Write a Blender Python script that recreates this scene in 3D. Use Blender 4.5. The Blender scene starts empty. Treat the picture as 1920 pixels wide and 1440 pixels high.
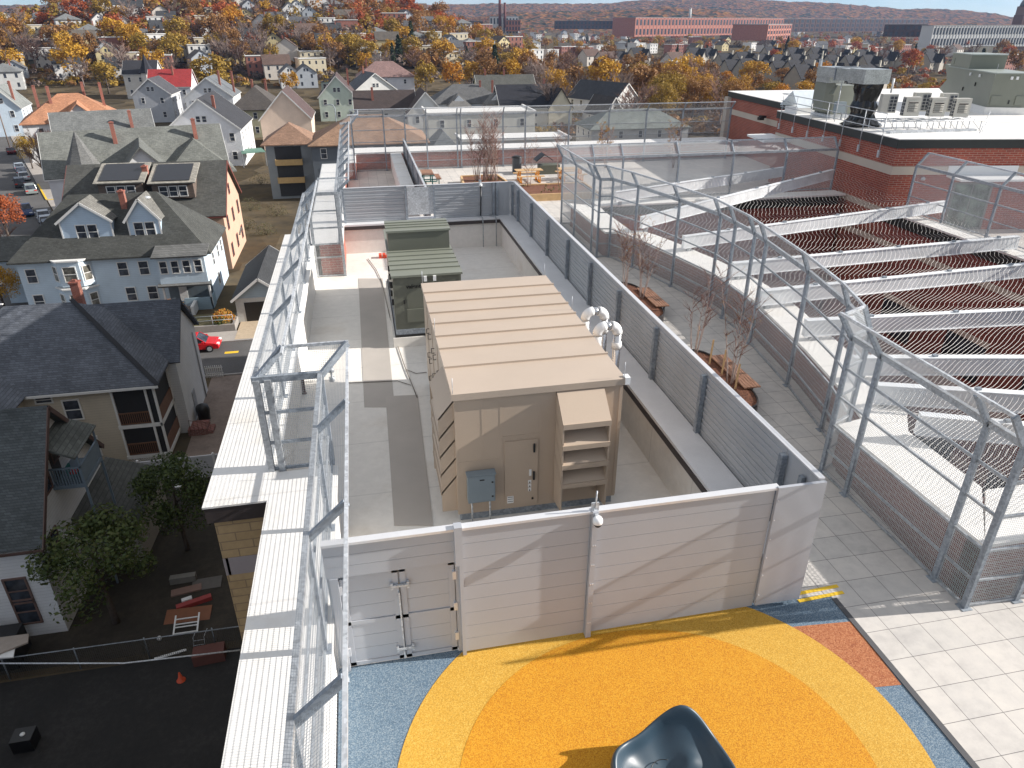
import bpy, math, random
from mathutils import Vector, Matrix
S = bpy.context.scene
COL = S.collection
R = math.radians
# ------------------------------------------------------------------ camera, sky, sun, exposure
CAMZ = 9.4
FPX = 1331.0
PITCH, YAW = 26.994, 11.540
cd = bpy.data.cameras.new('camera'); cam = bpy.data.objects.new('camera', cd); COL.objects.link(cam)
cam.location = (0, 0, CAMZ)
cam.rotation_euler = (R(90 - PITCH), 0, R(-YAW))
cd.sensor_width = 36; cd.sensor_fit = 'HORIZONTAL'; cd.lens = 36 * FPX / 1920
cd.clip_start = .1; cd.clip_end = 12000
S.camera = cam
SUNV = Vector((1, -.10, .48)).normalized()
w = bpy.data.worlds.new('World'); S.world = w; w.use_nodes = True
nt = w.node_tree; bg = nt.nodes['Background']
sky = nt.nodes.new('ShaderNodeTexSky'); sky.sky_type = 'NISHITA'; sky.sun_disc = False
sky.sun_elevation = math.asin(SUNV.z); sky.sun_rotation = math.atan2(SUNV.x, SUNV.y)
sky.altitude = 50; sky.air_density = .6; sky.dust_density = 0; sky.ozone_density = 3.0
_tc = nt.nodes.new('ShaderNodeTexCoord'); _mp = nt.nodes.new('ShaderNodeMapping'); _mp.inputs['Scale'].default_value = (3, 3, 16)
_no = nt.nodes.new('ShaderNodeTexNoise'); _no.inputs['Scale'].default_value = 1.6; _no.inputs['Detail'].default_value = 7; _no.inputs['Roughness'].default_value = .6
_rp = nt.nodes.new('ShaderNodeValToRGB'); _rp.color_ramp.elements[0].position = .44; _rp.color_ramp.elements[1].position = .72; _rp.color_ramp.elements[1].color = (.6, .6, .6, 1)
_mx = nt.nodes.new('ShaderNodeMix'); _mx.data_type = 'RGBA'; _mx.inputs[7].default_value = (9.5, 9.6, 9.7, 1)
nt.links.new(_tc.outputs['Generated'], _mp.inputs[0]); nt.links.new(_mp.outputs[0], _no.inputs[0])
_sx = nt.nodes.new('ShaderNodeSeparateXYZ'); nt.links.new(_tc.outputs['Generated'], _sx.inputs[0]); _mr = nt.nodes.new('ShaderNodeMapRange'); _mr.inputs[1].default_value = .12; _mr.inputs[2].default_value = .6; _mr.inputs[3].default_value = 0; _mr.inputs[4].default_value = .30  # denser cloud overhead, out of view, added to lift the fill light
_ad = nt.nodes.new('ShaderNodeMath'); nt.links.new(_sx.outputs[2], _mr.inputs[0]); nt.links.new(_mr.outputs[0], _ad.inputs[0]); nt.links.new(_no.outputs[0], _ad.inputs[1]); nt.links.new(_ad.outputs[0], _rp.inputs[0])
nt.links.new(_rp.outputs[0], _mx.inputs[0])
nt.links.new(sky.outputs[0], _mx.inputs[6]); nt.links.new(_mx.outputs[2], bg.inputs[0]); bg.inputs[1].default_value = .060
sl = bpy.data.lights.new('sun', 'SUN'); sl.energy = 4.8; sl.angle = R(.5); sl.color = (1, .95, .89)
so = bpy.data.objects.new('sun', sl); COL.objects.link(so)
so.rotation_euler = SUNV.to_track_quat('Z', 'Y').to_euler(); so.location = (60, -6, 60)
S.view_settings.view_transform = 'Standard'; S.view_settings.look = 'None'
S.view_settings.exposure = .80; S.view_settings.gamma = 1
S.render.engine = 'CYCLES'
S.cycles.transparent_max_bounces = 24; S.cycles.max_bounces = 6; S.cycles.volume_bounces = 0
S.render.resolution_x = 1024; S.render.resolution_y = 768

# ------------------------------------------------------------------ pixel (1920x1440) to world
_p, _y = R(PITCH), R(YAW)
_F = Vector((math.sin(_y) * math.cos(_p), math.cos(_y) * math.cos(_p), -math.sin(_p)))
_R = Vector((math.cos(_y), -math.sin(_y), 0)); _U = _R.cross(_F)
def ray(x, y): return _F + _R * ((x - 960) / FPX) + _U * ((720 - y) / FPX)
def P(x, y, z=0.0):
    d = ray(x, y); t = (z - CAMZ) / d.z
    return Vector((d.x * t, d.y * t, z))
def PY(x, y, Y):
    d = ray(x, y); t = Y / d.y
    return Vector((d.x * t, Y, CAMZ + d.z * t))
def PX(x, y, X):
    d = ray(x, y); t = X / d.x
    return Vector((X, d.y * t, CAMZ + d.z * t))
def PD(x, y, dist):                       # at a horizontal distance
    d = ray(x, y); t = dist / math.hypot(d.x, d.y)
    return Vector((d.x * t, d.y * t, CAMZ + d.z * t))
def PROJ(p):
    v = Vector(p) - Vector((0, 0, CAMZ)); f = v.dot(_F)
    return 960 + FPX * v.dot(_R) / f, 720 - FPX * v.dot(_U) / f

# ------------------------------------------------------------------ mesh builder
class MB:
    def __init__(s): s.v = []; s.f = []; s.m = []; s.sm = []
    def add(s, vs, fs, mi=0, smooth=False):
        b = len(s.v); s.v += [Vector(v) for v in vs]
        for f in fs: s.f.append([b + i for i in f]); s.m.append(mi); s.sm.append(smooth)
        return s
    def quad(s, a, b, c, d, mi=0): return s.add([a, b, c, d], [(0, 1, 2, 3)], mi)
    def poly(s, pts, mi=0): return s.add(pts, [tuple(range(len(pts)))], mi)
    def box(s, x0, x1, y0, y1, z0, z1, mi=0):
        if x0 > x1: x0, x1 = x1, x0
        if y0 > y1: y0, y1 = y1, y0
        if z0 > z1: z0, z1 = z1, z0
        return s.add([(x0,y0,z0),(x1,y0,z0),(x1,y1,z0),(x0,y1,z0),(x0,y0,z1),(x1,y0,z1),(x1,y1,z1),(x0,y1,z1)],
            [(0,3,2,1),(4,5,6,7),(0,1,5,4),(1,2,6,5),(2,3,7,6),(3,0,4,7)], mi)
    def bar(s, p, q, w, h, up=(0,0,1), mi=0):
        p = Vector(p); q = Vector(q); d = q - p
        if d.length < 1e-6: return s
        d.normalize(); u = Vector(up)
        if abs(d.dot(u)) > .98: u = Vector((0, 1, 0)) if abs(d.y) < .9 else Vector((1, 0, 0))
        a = d.cross(u).normalized(); b = a.cross(d).normalized()
        a *= w / 2; b *= h / 2
        vs = [p-a-b, p+a-b, p+a+b, p-a+b, q-a-b, q+a-b, q+a+b, q-a+b]
        return s.add(vs, [(0,1,2,3),(7,6,5,4),(0,4,5,1),(1,5,6,2),(2,6,7,3),(3,7,4,0)], mi)
    def tube(s, pts, r, n=8, mi=0, cap=True, smooth=True):
        pts = [Vector(p) for p in pts]; rs = r if isinstance(r, (list, tuple)) else [r] * len(pts)
        b0 = len(s.v); u = None
        for i, p in enumerate(pts):
            d = (pts[min(i+1, len(pts)-1)] - pts[max(i-1, 0)])
            d = d.normalized() if d.length > 1e-9 else Vector((0,0,1))
            if u is None:
                u = d.cross(Vector((0,0,1)) if abs(d.z) < .9 else Vector((1,0,0))).normalized()
            else:
                u = (u - d * u.dot(d)); u = u.normalized() if u.length > 1e-6 else d.orthogonal().normalized()
            v = d.cross(u)
            for k in range(n):
                a = 2 * math.pi * k / n; s.v.append(p + (u * math.cos(a) + v * math.sin(a)) * rs[i])
        for i in range(len(pts) - 1):
            for k in range(n):
                a = b0 + i*n + k; b = b0 + i*n + (k+1) % n
                s.f.append([a, b, b+n, a+n]); s.m.append(mi); s.sm.append(smooth)
        if cap:
            s.f.append([b0 + k for k in range(n)][::-1]); s.m.append(mi); s.sm.append(False)
            e = b0 + (len(pts)-1)*n; s.f.append([e + k for k in range(n)]); s.m.append(mi); s.sm.append(False)
        return s
    def prism(s, poly, z0, z1, mi=0):
        n = len(poly); vs = [(p[0], p[1], z0) for p in poly] + [(p[0], p[1], z1) for p in poly]
        area = sum(poly[i][0]*poly[(i+1)%n][1] - poly[(i+1)%n][0]*poly[i][1] for i in range(n))
        fs = [tuple(range(n))[::-1], tuple(range(n, 2*n))] + [(i, (i+1)%n, n+(i+1)%n, n+i) for i in range(n)]
        if area < 0: fs = [f[::-1] for f in fs]
        return s.add(vs, fs, mi)
    def slab(s, quad, t, mi=0):                      # thick sheet: quad corners, thickness downwards
        q = [Vector(p) for p in quad]; n = (q[1]-q[0]).cross(q[-1]-q[0]).normalized()
        if n.z < 0: q = q[::-1]; n = -n
        k = len(q); vs = q + [p - n * t for p in q]
        fs = [tuple(range(k)), tuple(range(k, 2*k))[::-1]] + [(i, k+i, k+(i+1)%k, (i+1)%k) for i in range(k)]
        return s.add(vs, fs, mi)
    def lathe(s, c, prof, n=16, mi=0, smooth=True):
        c = Vector(c); b0 = len(s.v)
        for r, z in prof:
            for k in range(n):
                a = 2*math.pi*k/n; s.v.append(c + Vector((r*math.cos(a), r*math.sin(a), z)))
        for i in range(len(prof)-1):
            for k in range(n):
                a = b0+i*n+k; b = b0+i*n+(k+1)%n
                s.f.append([a, b, b+n, a+n]); s.m.append(mi); s.sm.append(smooth)
        s.f.append([b0+(len(prof)-1)*n+k for k in range(n)]); s.m.append(mi); s.sm.append(False)
        s.f.append([b0+k for k in range(n)][::-1]); s.m.append(mi); s.sm.append(False)
        return s
    def xf(s, M):
        s.v = [M @ v for v in s.v]; return s
    def mesh(s, name, mats, off=Vector((0,0,0))):
        me = bpy.data.meshes.new(name)
        me.from_pydata([tuple(v - off) for v in s.v], [], s.f)
        for m in (mats if isinstance(mats, (list, tuple)) else [mats]): me.materials.append(m)
        me.polygons.foreach_set('material_index', s.m)
        me.polygons.foreach_set('use_smooth', s.sm)
        uv = me.uv_layers.new(name='UVMap'); uvs = [0.0] * (2 * len(me.loops))
        V = s.v
        for p in me.polygons:                        # metric uv in each face's own plane
            vi = list(p.vertices); o = V[vi[0]]; e = V[vi[1]] - o
            if e.length < 1e-9: e = Vector((1,0,0))
            e = e.normalized(); n = p.normal
            t = Vector(n).cross(e)
            for k, li in enumerate(p.loop_indices):
                d = V[vi[k]] - o; uvs[2*li] = d.dot(e); uvs[2*li+1] = d.dot(t)
        uv.data.foreach_set('uv', uvs)
        me.update(); return me

def wloc(o):
    l = Vector(o.location); p = o.parent
    while p: l = l + Vector(p.location); p = p.parent
    return l
def thing(name, label, cat, loc=(0,0,0), rz=0, group=None):
    o = bpy.data.objects.new(name, None); COL.objects.link(o); o.empty_display_size = .2
    o.location = loc; o.rotation_euler = (0, 0, rz); o['label'] = label; o['category'] = cat
    if group: o['group'] = group
    return o
def part(name, mb, mat, parent, label=None):        # mesh given in world coordinates (unrotated parents)
    off = wloc(parent) if parent else Vector((0,0,0))
    o = bpy.data.objects.new(name, mb.mesh(name, mat, off)); COL.objects.link(o)
    if parent: o.parent = parent
    if label: o['label'] = label
    return o
def lpart(name, mb, mat, parent, label=None):       # mesh already in the parent's space
    o = bpy.data.objects.new(name, mb.mesh(name, mat)); COL.objects.link(o); o.parent = parent
    if label: o['label'] = label
    return o
def solo(name, mb, mat, label, cat, loc=None, group=None):
    loc = Vector(loc) if loc else Vector(mb.v[0])
    o = bpy.data.objects.new(name, mb.mesh(name, mat, loc)); COL.objects.link(o); o.location = loc
    o['label'] = label; o['category'] = cat
    if group: o['group'] = group
    return o
def setting(name, mb, mat, kind='structure'):
    o = bpy.data.objects.new(name, mb.mesh(name, mat)); COL.objects.link(o); o['kind'] = kind; return o
def clone(o, parent=None):
    c = o.copy(); COL.objects.link(c)
    if parent is not None: c.parent = parent
    for ch in o.children: clone(ch, c)
    return c

# ------------------------------------------------------------------ materials
def _new(name):
    m = bpy.data.materials.new(name); m.use_nodes = True
    t = m.node_tree; b = t.nodes['Principled BSDF']; return m, t, b
def node(t, typ, **kw):
    n = t.nodes.new(typ)
    for k, v in kw.items():
        if k.startswith('i_'):
            key = k[2:]; n.inputs[int(key) if key.isdigit() else key].default_value = v
        else: setattr(n, k, v)
    return n
def mix(t, fac, a, b, blend='MIX'):
    n = t.nodes.new('ShaderNodeMix'); n.data_type = 'RGBA'; n.blend_type = blend
    for i, v in ((0, fac), (6, a), (7, b)):
        if hasattr(v, 'is_output'): t.links.new(v, n.inputs[i])
        elif i == 0: n.inputs[0].default_value = v
        else: n.inputs[i].default_value = (*v[:3], 1)
    return n.outputs[2]
def math_(t, op, a, b=0.0):
    n = t.nodes.new('ShaderNodeMath'); n.operation = op
    for i, v in ((0, a), (1, b)):
        if hasattr(v, 'is_output'): t.links.new(v, n.inputs[i])
        else: n.inputs[i].default_value = v
    return n.outputs[0]
def ramp(t, fac, stops):
    n = t.nodes.new('ShaderNodeValToRGB'); t.links.new(fac, n.inputs[0])
    e = n.color_ramp.elements
    while len(e) < len(stops): e.new(.5)
    for i, (p, c) in enumerate(stops):
        e[i].position = p; e[i].color = (*c, 1) if len(c) == 3 else c
    return n.outputs[0]
def coord(t, kind='Object'):
    return t.nodes.new('ShaderNodeTexCoord').outputs[kind]
def noise(t, vec, scale, detail=3, rough=.55):
    n = node(t, 'ShaderNodeTexNoise', i_Scale=scale, i_Detail=detail, i_Roughness=rough); t.links.new(vec, n.inputs['Vector']); return n.outputs['Fac']
def bump(t, b, h, strength=.3, dist=.02):
    n = node(t, 'ShaderNodeBump', i_Strength=strength, i_Distance=dist); t.links.new(h, n.inputs['Height']); t.links.new(n.outputs[0], b.inputs['Normal'])
def sc(c, k): return tuple(min(1, x * k) for x in c)
def plain(name, c, rough=.6, metal=0.0, var=.12, scale=3.0, fine=40.0, bmp=0.0):
    m, t, b = _new(name); v = coord(t)
    f = noise(t, v, scale, 4); g = noise(t, v, fine, 2)
    k = math_(t, 'ADD', math_(t, 'MULTIPLY', f, .7), math_(t, 'MULTIPLY', g, .3))
    col = ramp(t, k, [(.3, sc(c, 1 - var)), (.5, c), (.7, sc(c, 1 + var))])
    t.links.new(col, b.inputs['Base Color'])
    b.inputs['Roughness'].default_value = rough; b.inputs['Metallic'].default_value = metal
    if bmp: bump(t, b, g, bmp, .01)
    return m
def wallvec(t, kz=1.0):                              # (x+y, z) so that lines run round a building
    v = coord(t); s = t.nodes.new('ShaderNodeSeparateXYZ'); t.links.new(v, s.inputs[0])
    c = t.nodes.new('ShaderNodeCombineXYZ'); t.links.new(math_(t, 'ADD', s.outputs[0], s.outputs[1]), c.inputs[0])
    t.links.new(math_(t, 'MULTIPLY', s.outputs[2], kz), c.inputs[1]); return c.outputs[0], v
def brickmat(name, c1, c2, mortar, bw, bh, ms, var=.25, kz=1.0, rough=.85, offset=.5, stain=.15, bmp=.25):
    m, t, b = _new(name); vec, ob = wallvec(t, kz)
    n = node(t, 'ShaderNodeTexBrick', offset=offset, i_Scale=1.0); t.links.new(vec, n.inputs['Vector'])
    n.inputs['Brick Width'].default_value = bw; n.inputs['Row Height'].default_value = bh
    n.inputs['Mortar Size'].default_value = ms; n.inputs['Mortar Smooth'].default_value = .1; n.inputs['Bias'].default_value = 0
    n.inputs['Color1'].default_value = (*c1, 1); n.inputs['Color2'].default_value = (*c2, 1); n.inputs['Mortar'].default_value = (*mortar, 1)
    f = noise(t, ob, .6, 5); g = noise(t, ob, 9, 3)
    k = ramp(t, math_(t, 'ADD', math_(t, 'MULTIPLY', f, .6), math_(t, 'MULTIPLY', g, .4)), [(.35, (1-stain,)*3), (.65, (1+stain,)*3)])
    t.links.new(mix(t, 1.0, n.outputs[0], k, 'MULTIPLY'), b.inputs['Base Color'])
    b.inputs['Roughness'].default_value = rough
    bump(t, b, math_(t, 'SUBTRACT', 1.0, n.outputs['Fac']), bmp, .01)
    return m
def siding(name, c, step=.16, dark=.72, rough=.6):
    m, t, b = _new(name); v = coord(t); s = t.nodes.new('ShaderNodeSeparateXYZ'); t.links.new(v, s.inputs[0])
    fr = math_(t, 'FRACT', math_(t, 'DIVIDE', s.outputs[2], step))
    line = ramp(t, fr, [(0, (dark,)*3), (.12, (1,)*3), (.9, (1,)*3), (1, (.93,)*3)])
    f = ramp(t, noise(t, v, .8, 5), [(.3, (.9,)*3), (.7, (1.04,)*3)])
    col = mix(t, 1.0, mix(t, 1.0, c, line, 'MULTIPLY'), f, 'MULTIPLY')
    t.links.new(col, b.inputs['Base Color']); b.inputs['Roughness'].default_value = rough
    bump(t, b, fr, .35, .02); return m
def shingle(name, c, var=.2):
    return brickmat(name, sc(c, 1 - var), sc(c, 1 + var), sc(c, .6), .3, .1, .010, rough=.95, kz=1.0, stain=.22, bmp=.35)
def speckle(name, stops, scale=70, rough=.9):
    m, t, b = _new(name); v = coord(t)
    n = node(t, 'ShaderNodeTexVoronoi', i_Scale=scale); t.links.new(v, n.inputs['Vector'])
    s = t.nodes.new('ShaderNodeSeparateColor'); t.links.new(n.outputs['Color'], s.inputs[0])
    big = noise(t, v, 1.3, 4)
    col = ramp(t, math_(t, 'ADD', math_(t, 'MULTIPLY', s.outputs[0], .8), math_(t, 'MULTIPLY', big, .25)), stops)
    t.links.new(col, b.inputs['Base Color']); b.inputs['Roughness'].default_value = rough
    bump(t, b, s.outputs[1], .4, .006); return m
def galv(name, c=(.36, .38, .40), metal=.35, rough=.5):
    m, t, b = _new(name); v = coord(t)
    n = node(t, 'ShaderNodeTexVoronoi', i_Scale=22.0); t.links.new(v, n.inputs['Vector'])
    s = t.nodes.new('ShaderNodeSeparateColor'); t.links.new(n.outputs['Color'], s.inputs[0])
    k = math_(t, 'ADD', math_(t, 'MULTIPLY', s.outputs[0], .35), math_(t, 'MULTIPLY', noise(t, v, 2.2, 5), .65))
    t.links.new(ramp(t, k, [(.2, sc(c, .66)), (.5, c), (.8, sc(c, 1.38))]), b.inputs['Base Color'])
    b.inputs['Metallic'].default_value = metal; b.inputs['Roughness'].default_value = rough
    return m
def wiremesh(name, c=(.5, .53, .55), cu=.04, cv=.04, t_=.20):
    m, t, b = _new(name); uv = coord(t, 'UV'); s = t.nodes.new('ShaderNodeSeparateXYZ'); t.links.new(uv, s.inputs[0])
    a = math_(t, 'LESS_THAN', math_(t, 'FRACT', math_(t, 'DIVIDE', s.outputs[0], cu)), t_)
    d = math_(t, 'LESS_THAN', math_(t, 'FRACT', math_(t, 'DIVIDE', s.outputs[1], cv)), t_)
    k = math_(t, 'MAXIMUM', a, d)
    b.inputs['Base Color'].default_value = (*c, 1); b.inputs['Metallic'].default_value = .25; b.inputs['Roughness'].default_value = .5
    tr = t.nodes.new('ShaderNodeBsdfTransparent'); mx = t.nodes.new('ShaderNodeMixShader')
    t.links.new(k, mx.inputs[0]); t.links.new(tr.outputs[0], mx.inputs[1]); t.links.new(b.outputs[0], mx.inputs[2])
    t.links.new(mx.outputs[0], t.nodes['Material Output'].inputs[0]); return m
def leaf(name, cols, rough=.75, trans=.25):
    m, t, b = _new(name)
    g = t.nodes.new('ShaderNodeNewGeometry'); oi = t.nodes.new('ShaderNodeObjectInfo')
    k = math_(t, 'FRACT', math_(t, 'ADD', math_(t, 'MULTIPLY', g.outputs['Random Per Island'], .75), math_(t, 'MULTIPLY', oi.outputs['Random'], .25)))
    n = len(cols); col = ramp(t, k, [(i / max(1, n - 1), c) for i, c in enumerate(cols)])
    t.links.new(col, b.inputs['Base Color']); b.inputs['Roughness'].default_value = rough
    tl = t.nodes.new('ShaderNodeBsdfTranslucent'); t.links.new(col, tl.inputs[0])
    mx = t.nodes.new('ShaderNodeMixShader'); mx.inputs[0].default_value = trans
    t.links.new(b.outputs[0], mx.inputs[1]); t.links.new(tl.outputs[0], mx.inputs[2])
    t.links.new(mx.outputs[0], t.nodes['Material Output'].inputs[0]); return m
def membrane(name, c=(.78, .765, .73), seam=1.9, rough=.55, stain=(.62, .55, .45)):
    m, t, b = _new(name); v = coord(t); s = t.nodes.new('ShaderNodeSeparateXYZ'); t.links.new(v, s.inputs[0])
    ln = ramp(t, math_(t, 'FRACT', math_(t, 'DIVIDE', s.outputs[1], seam)), [(0, (.86,)*3), (.014, (.86,)*3), (.022, (1,)*3)])
    f = noise(t, v, .55, 6, .6); g = noise(t, v, 5, 4)
    col = mix(t, ramp(t, f, [(.56, (0,)*3), (.74, (.55,)*3)]), c, stain)
    col = mix(t, 1.0, col, ln, 'MULTIPLY'); col = mix(t, 1.0, col, ramp(t, g, [(.3, (.93,)*3), (.7, (1.03,)*3)]), 'MULTIPLY')
    t.links.new(col, b.inputs['Base Color']); b.inputs['Roughness'].default_value = rough; bump(t, b, g, .15, .02); return m
def glassy(name, c=(.03, .035, .045), rough=.08):
    m, t, b = _new(name); v = coord(t)
    t.links.new(ramp(t, noise(t, v, 1.5, 2), [(.35, sc(c, .5)), (.65, sc(c, 2.2))]), b.inputs['Base Color'])
    b.inputs['Roughness'].default_value = rough; return m
def ground(name, cols, scale=.12, fine=3.0, rough=.95, bmp=.3):
    m, t, b = _new(name); v = coord(t)
    k = math_(t, 'ADD', math_(t, 'MULTIPLY', noise(t, v, scale, 6, .65), .6), math_(t, 'MULTIPLY', noise(t, v, fine, 5, .7), .4))
    n = len(cols); t.links.new(ramp(t, k, [(.28 + .44 * i / max(1, n-1), c) for i, c in enumerate(cols)]), b.inputs['Base Color'])
    b.inputs['Roughness'].default_value = rough; bump(t, b, noise(t, v, fine * 3, 4), bmp, .05); return m
# ------------------------------------------------------------------ palette
G0 = -17.5
M_galv = galv('galvanized steel'); M_galvd = galv('weathered galvanized steel', (.27, .30, .335), .3, .55)
M_galvl = galv('bright galvanized steel', (.50, .52, .54), .3, .45)
M_mesh = wiremesh('welded wire mesh', t_=.15); M_mesh2 = wiremesh('close welded wire mesh', (.58, .60, .61), t_=.20)
M_alum = plain('painted aluminium panel', (.405, .42, .45), .45, .1, .05, .7)
M_alumd = plain('aluminium screen panel', (.44, .455, .475), .45, .2, .10, .9)
M_alumtrim = plain('aluminium trim', (.68, .68, .69), .35, .3, .05)
M_white = membrane('white roof membrane')
M_cap = membrane('white membrane cap', (.80, .78, .745), 3.05, .5, (.66, .6, .5))
M_well = membrane('grey white roof membrane', (.72, .69, .645), 2.3, .6, (.56, .49, .41))
M_coping = plain('metal coping', (.70, .70, .71), .45, .1, .10, 1.2)
M_brown = plain('dark bronze edge', (.055, .045, .045), .5, .2)
M_fascia = plain('dark green fascia', (.028, .032, .03), .5, .1)
M_tan = brickmat('tan masonry block', (.44, .31, .165), (.50, .36, .20), (.29, .21, .13), .62, .205, .012, stain=.12)
M_band = plain('pale stone band', (.52, .45, .37), .8, 0, .08, .8)
M_bandp = plain('mauve stone band', (.36, .32, .33), .8, 0, .08, .8)
M_brick = brickmat('red brick', (.36, .075, .045), (.26, .052, .036), (.38, .25, .19), .32, .105, .012, stain=.2)
M_brickd = brickmat('red brick with painted shade', (.27, .055, .042), (.20, .042, .035), (.24, .14, .11), .32, .105, .012, stain=.2)  # darker copy of the red brick, courtyard shade put into its colour
M_brickp = brickmat('parapet brick', (.22, .085, .065), (.17, .062, .05), (.30, .24, .22), .32, .105, .012, stain=.2)
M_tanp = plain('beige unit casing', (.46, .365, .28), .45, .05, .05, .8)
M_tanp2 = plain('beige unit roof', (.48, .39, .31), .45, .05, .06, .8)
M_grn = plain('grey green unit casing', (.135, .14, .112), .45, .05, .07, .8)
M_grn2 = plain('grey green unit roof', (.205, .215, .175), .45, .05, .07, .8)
M_black = plain('black plastic', (.012, .012, .013), .4)
M_dark = plain('dark print and painted shade', (.02, .02, .022), .7)  # near black for print, and painted shade in porches and balconies
M_whitep = plain('white plastic', (.78, .78, .77), .35, 0, .04)
M_egrey = plain('grey blue enclosure', (.21, .255, .285), .45, .05, .05)
M_pvc = plain('white pipe jacket', (.80, .80, .79), .35, 0, .04)
M_shiny = plain('polished jacket', (.62, .62, .63), .22, .85, .1, 6)
M_wood = plain('slatted hardwood', (.30, .155, .095), .6, 0, .25, 4, 30)
M_pine = plain('light timber', (.58, .38, .19), .6, 0, .2, 3, 30)
M_glass = glassy('dark window glass')
M_glass2 = glassy('curtained window glass', (.10, .095, .08), .12)
M_redp = plain('red plastic', (.55, .03, .02), .45)
M_yel = plain('yellow safety paint', (.72, .46, .02), .6, 0, .12, 6)
M_pad = siding('walkway pad', (.47, .43, .39), .09, .9)
def pavermat():
    m, t, b = _new('concrete pavers'); v = coord(t)
    mp = t.nodes.new('ShaderNodeMapping'); mp.inputs['Location'].default_value = (-8.23, -7.57, 0); t.links.new(v, mp.inputs[0])
    n = node(t, 'ShaderNodeTexBrick', offset=0.0, i_Scale=1.0); t.links.new(mp.outputs[0], n.inputs['Vector'])
    n.inputs['Brick Width'].default_value = .61; n.inputs['Row Height'].default_value = .61
    n.inputs['Mortar Size'].default_value = .006; n.inputs['Mortar Smooth'].default_value = .2; n.inputs['Bias'].default_value = 0
    n.inputs['Color1'].default_value = (.50, .475, .445, 1); n.inputs['Color2'].default_value = (.56, .525, .485, 1); n.inputs['Mortar'].default_value = (.16, .15, .145, 1)
    f = noise(t, v, .5, 6, .6); g = noise(t, v, 3.2, 5, .65)
    k = ramp(t, math_(t, 'ADD', math_(t, 'MULTIPLY', f, .5), math_(t, 'MULTIPLY', g, .5)), [(.36, (.8, .8, .81)), (.5, (.97,)*3), (.64, (1.08, 1.07, 1.05))])
    t.links.new(mix(t, 1.0, n.outputs[0], k, 'MULTIPLY'), b.inputs['Base Color']); b.inputs['Roughness'].default_value = .85
    bump(t, b, math_(t, 'SUBTRACT', 1.0, n.outputs['Fac']), .3, .01); return m
M_paver = pavermat()
M_rblue = speckle('blue rubber granules', [(.0, (.045, .075, .115)), (.35, (.09, .145, .205)), (.6, (.13, .19, .25)), (1, (.26, .31, .34))], 85)
M_ryel = speckle('yellow rubber granules', [(.0, (.34, .18, .02)), (.4, (.52, .28, .03)), (.7, (.58, .33, .045)), (1, (.62, .42, .10))], 85)
M_rora = speckle('orange rubber granules', [(.0, (.33, .11, .003)), (.35, (.50, .20, .005)), (.65, (.58, .26, .008)), (1, (.62, .34, .03))], 85)
M_rbrn = speckle('terracotta rubber granules', [(.0, (.20, .05, .02)), (.5, (.36, .12, .045)), (1, (.48, .22, .10))], 62)

# ------------------------------------------------------------------ school roof: floors
m = MB(); m.prism([(-2.35, 8.62), (6.28, 8.62), (6.28, 33.4), (-2.35, 33.4)], -.6, -.3); setting('roof_floor', m, M_well)
m = MB(); m.box(-1.12, 7.72, -6, 8.62, -.3, -.004); setting('play_surface', m, M_rblue)
m = MB(); m.poly([(5.4, 8.06, 0), (6.4, 6.62, 0), (7.66, 6.50, 0), (7.715, 7.86, 0)][::-1]); setting('play_surface', m, M_rbrn)
def disc(cx, cy, r, ph, z):
    pts = []
    for i in range(120):
        a = 2 * math.pi * i / 120; q = r + .05 * math.sin(2 * a + ph) + .03 * math.sin(3 * a)
        pts.append((min(7.7, cx + q * math.cos(a)), min(8.6, cy + q * math.sin(a)), z))
    return pts
m = MB(); m.poly(disc(3.42, 5.75, 3.80, .6, .004)); setting('play_surface', m, M_ryel)
m = MB(); m.poly(disc(3.42, 5.62, 2.92, 1.4, .008)); setting('play_surface', m, M_rora)
FC = [(9.9, 12.19), (10.6, 12.55), (11.0, 13.9), (11.5, 16.39), (11.92, 19.36), (12.05, 20.3), (12.07, 21.66), (12.05, 22.8), (11.63, 25.23), (10.99, 27.94), (10.46, 29.54), (9.92, 29.64), (9.9, 33.25), (9.9, 35.65)]
m = MB()
m.prism([(7.72, -6), (24, -6), (24, 7.76), (9.9, 7.76)] + [(x + .35, y) for x, y in FC[:-1]] + [(10.25, 35.65), (25.5, 35.65), (25.5, 43), (28, 44), (30.5, 53.3), (-.4, 53.3), (-1.05, 49.6), (-1.05, 34.3), (6.96, 34.3), (6.96, 8.56), (7.72, 8.56)], -.25, 0)
setting('terrace_paving', m, M_paver)
m = MB(); m.prism([(25.9, 8), (46, 8), (46, 30.6), (25.9, 30.6)], -.25, 0); setting('terrace_paving', m, M_paver)
m = MB(); m.bar((7.74, 8.42, .006), (7.69, -4, .006), .1, .012); setting('paving_edge', m, plain('dark rubber edge', (.075, .075, .08), .8))
m = MB()
for y in (8.70, 8.53): m.bar((7.06, y - .04, .004), (8.0, y, .004), .075, .006)
solo('painted_stripe', m, M_yel, 'pair of yellow painted stripes on the pavers beside the end of the grey screen wall', 'floor marking')

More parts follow.
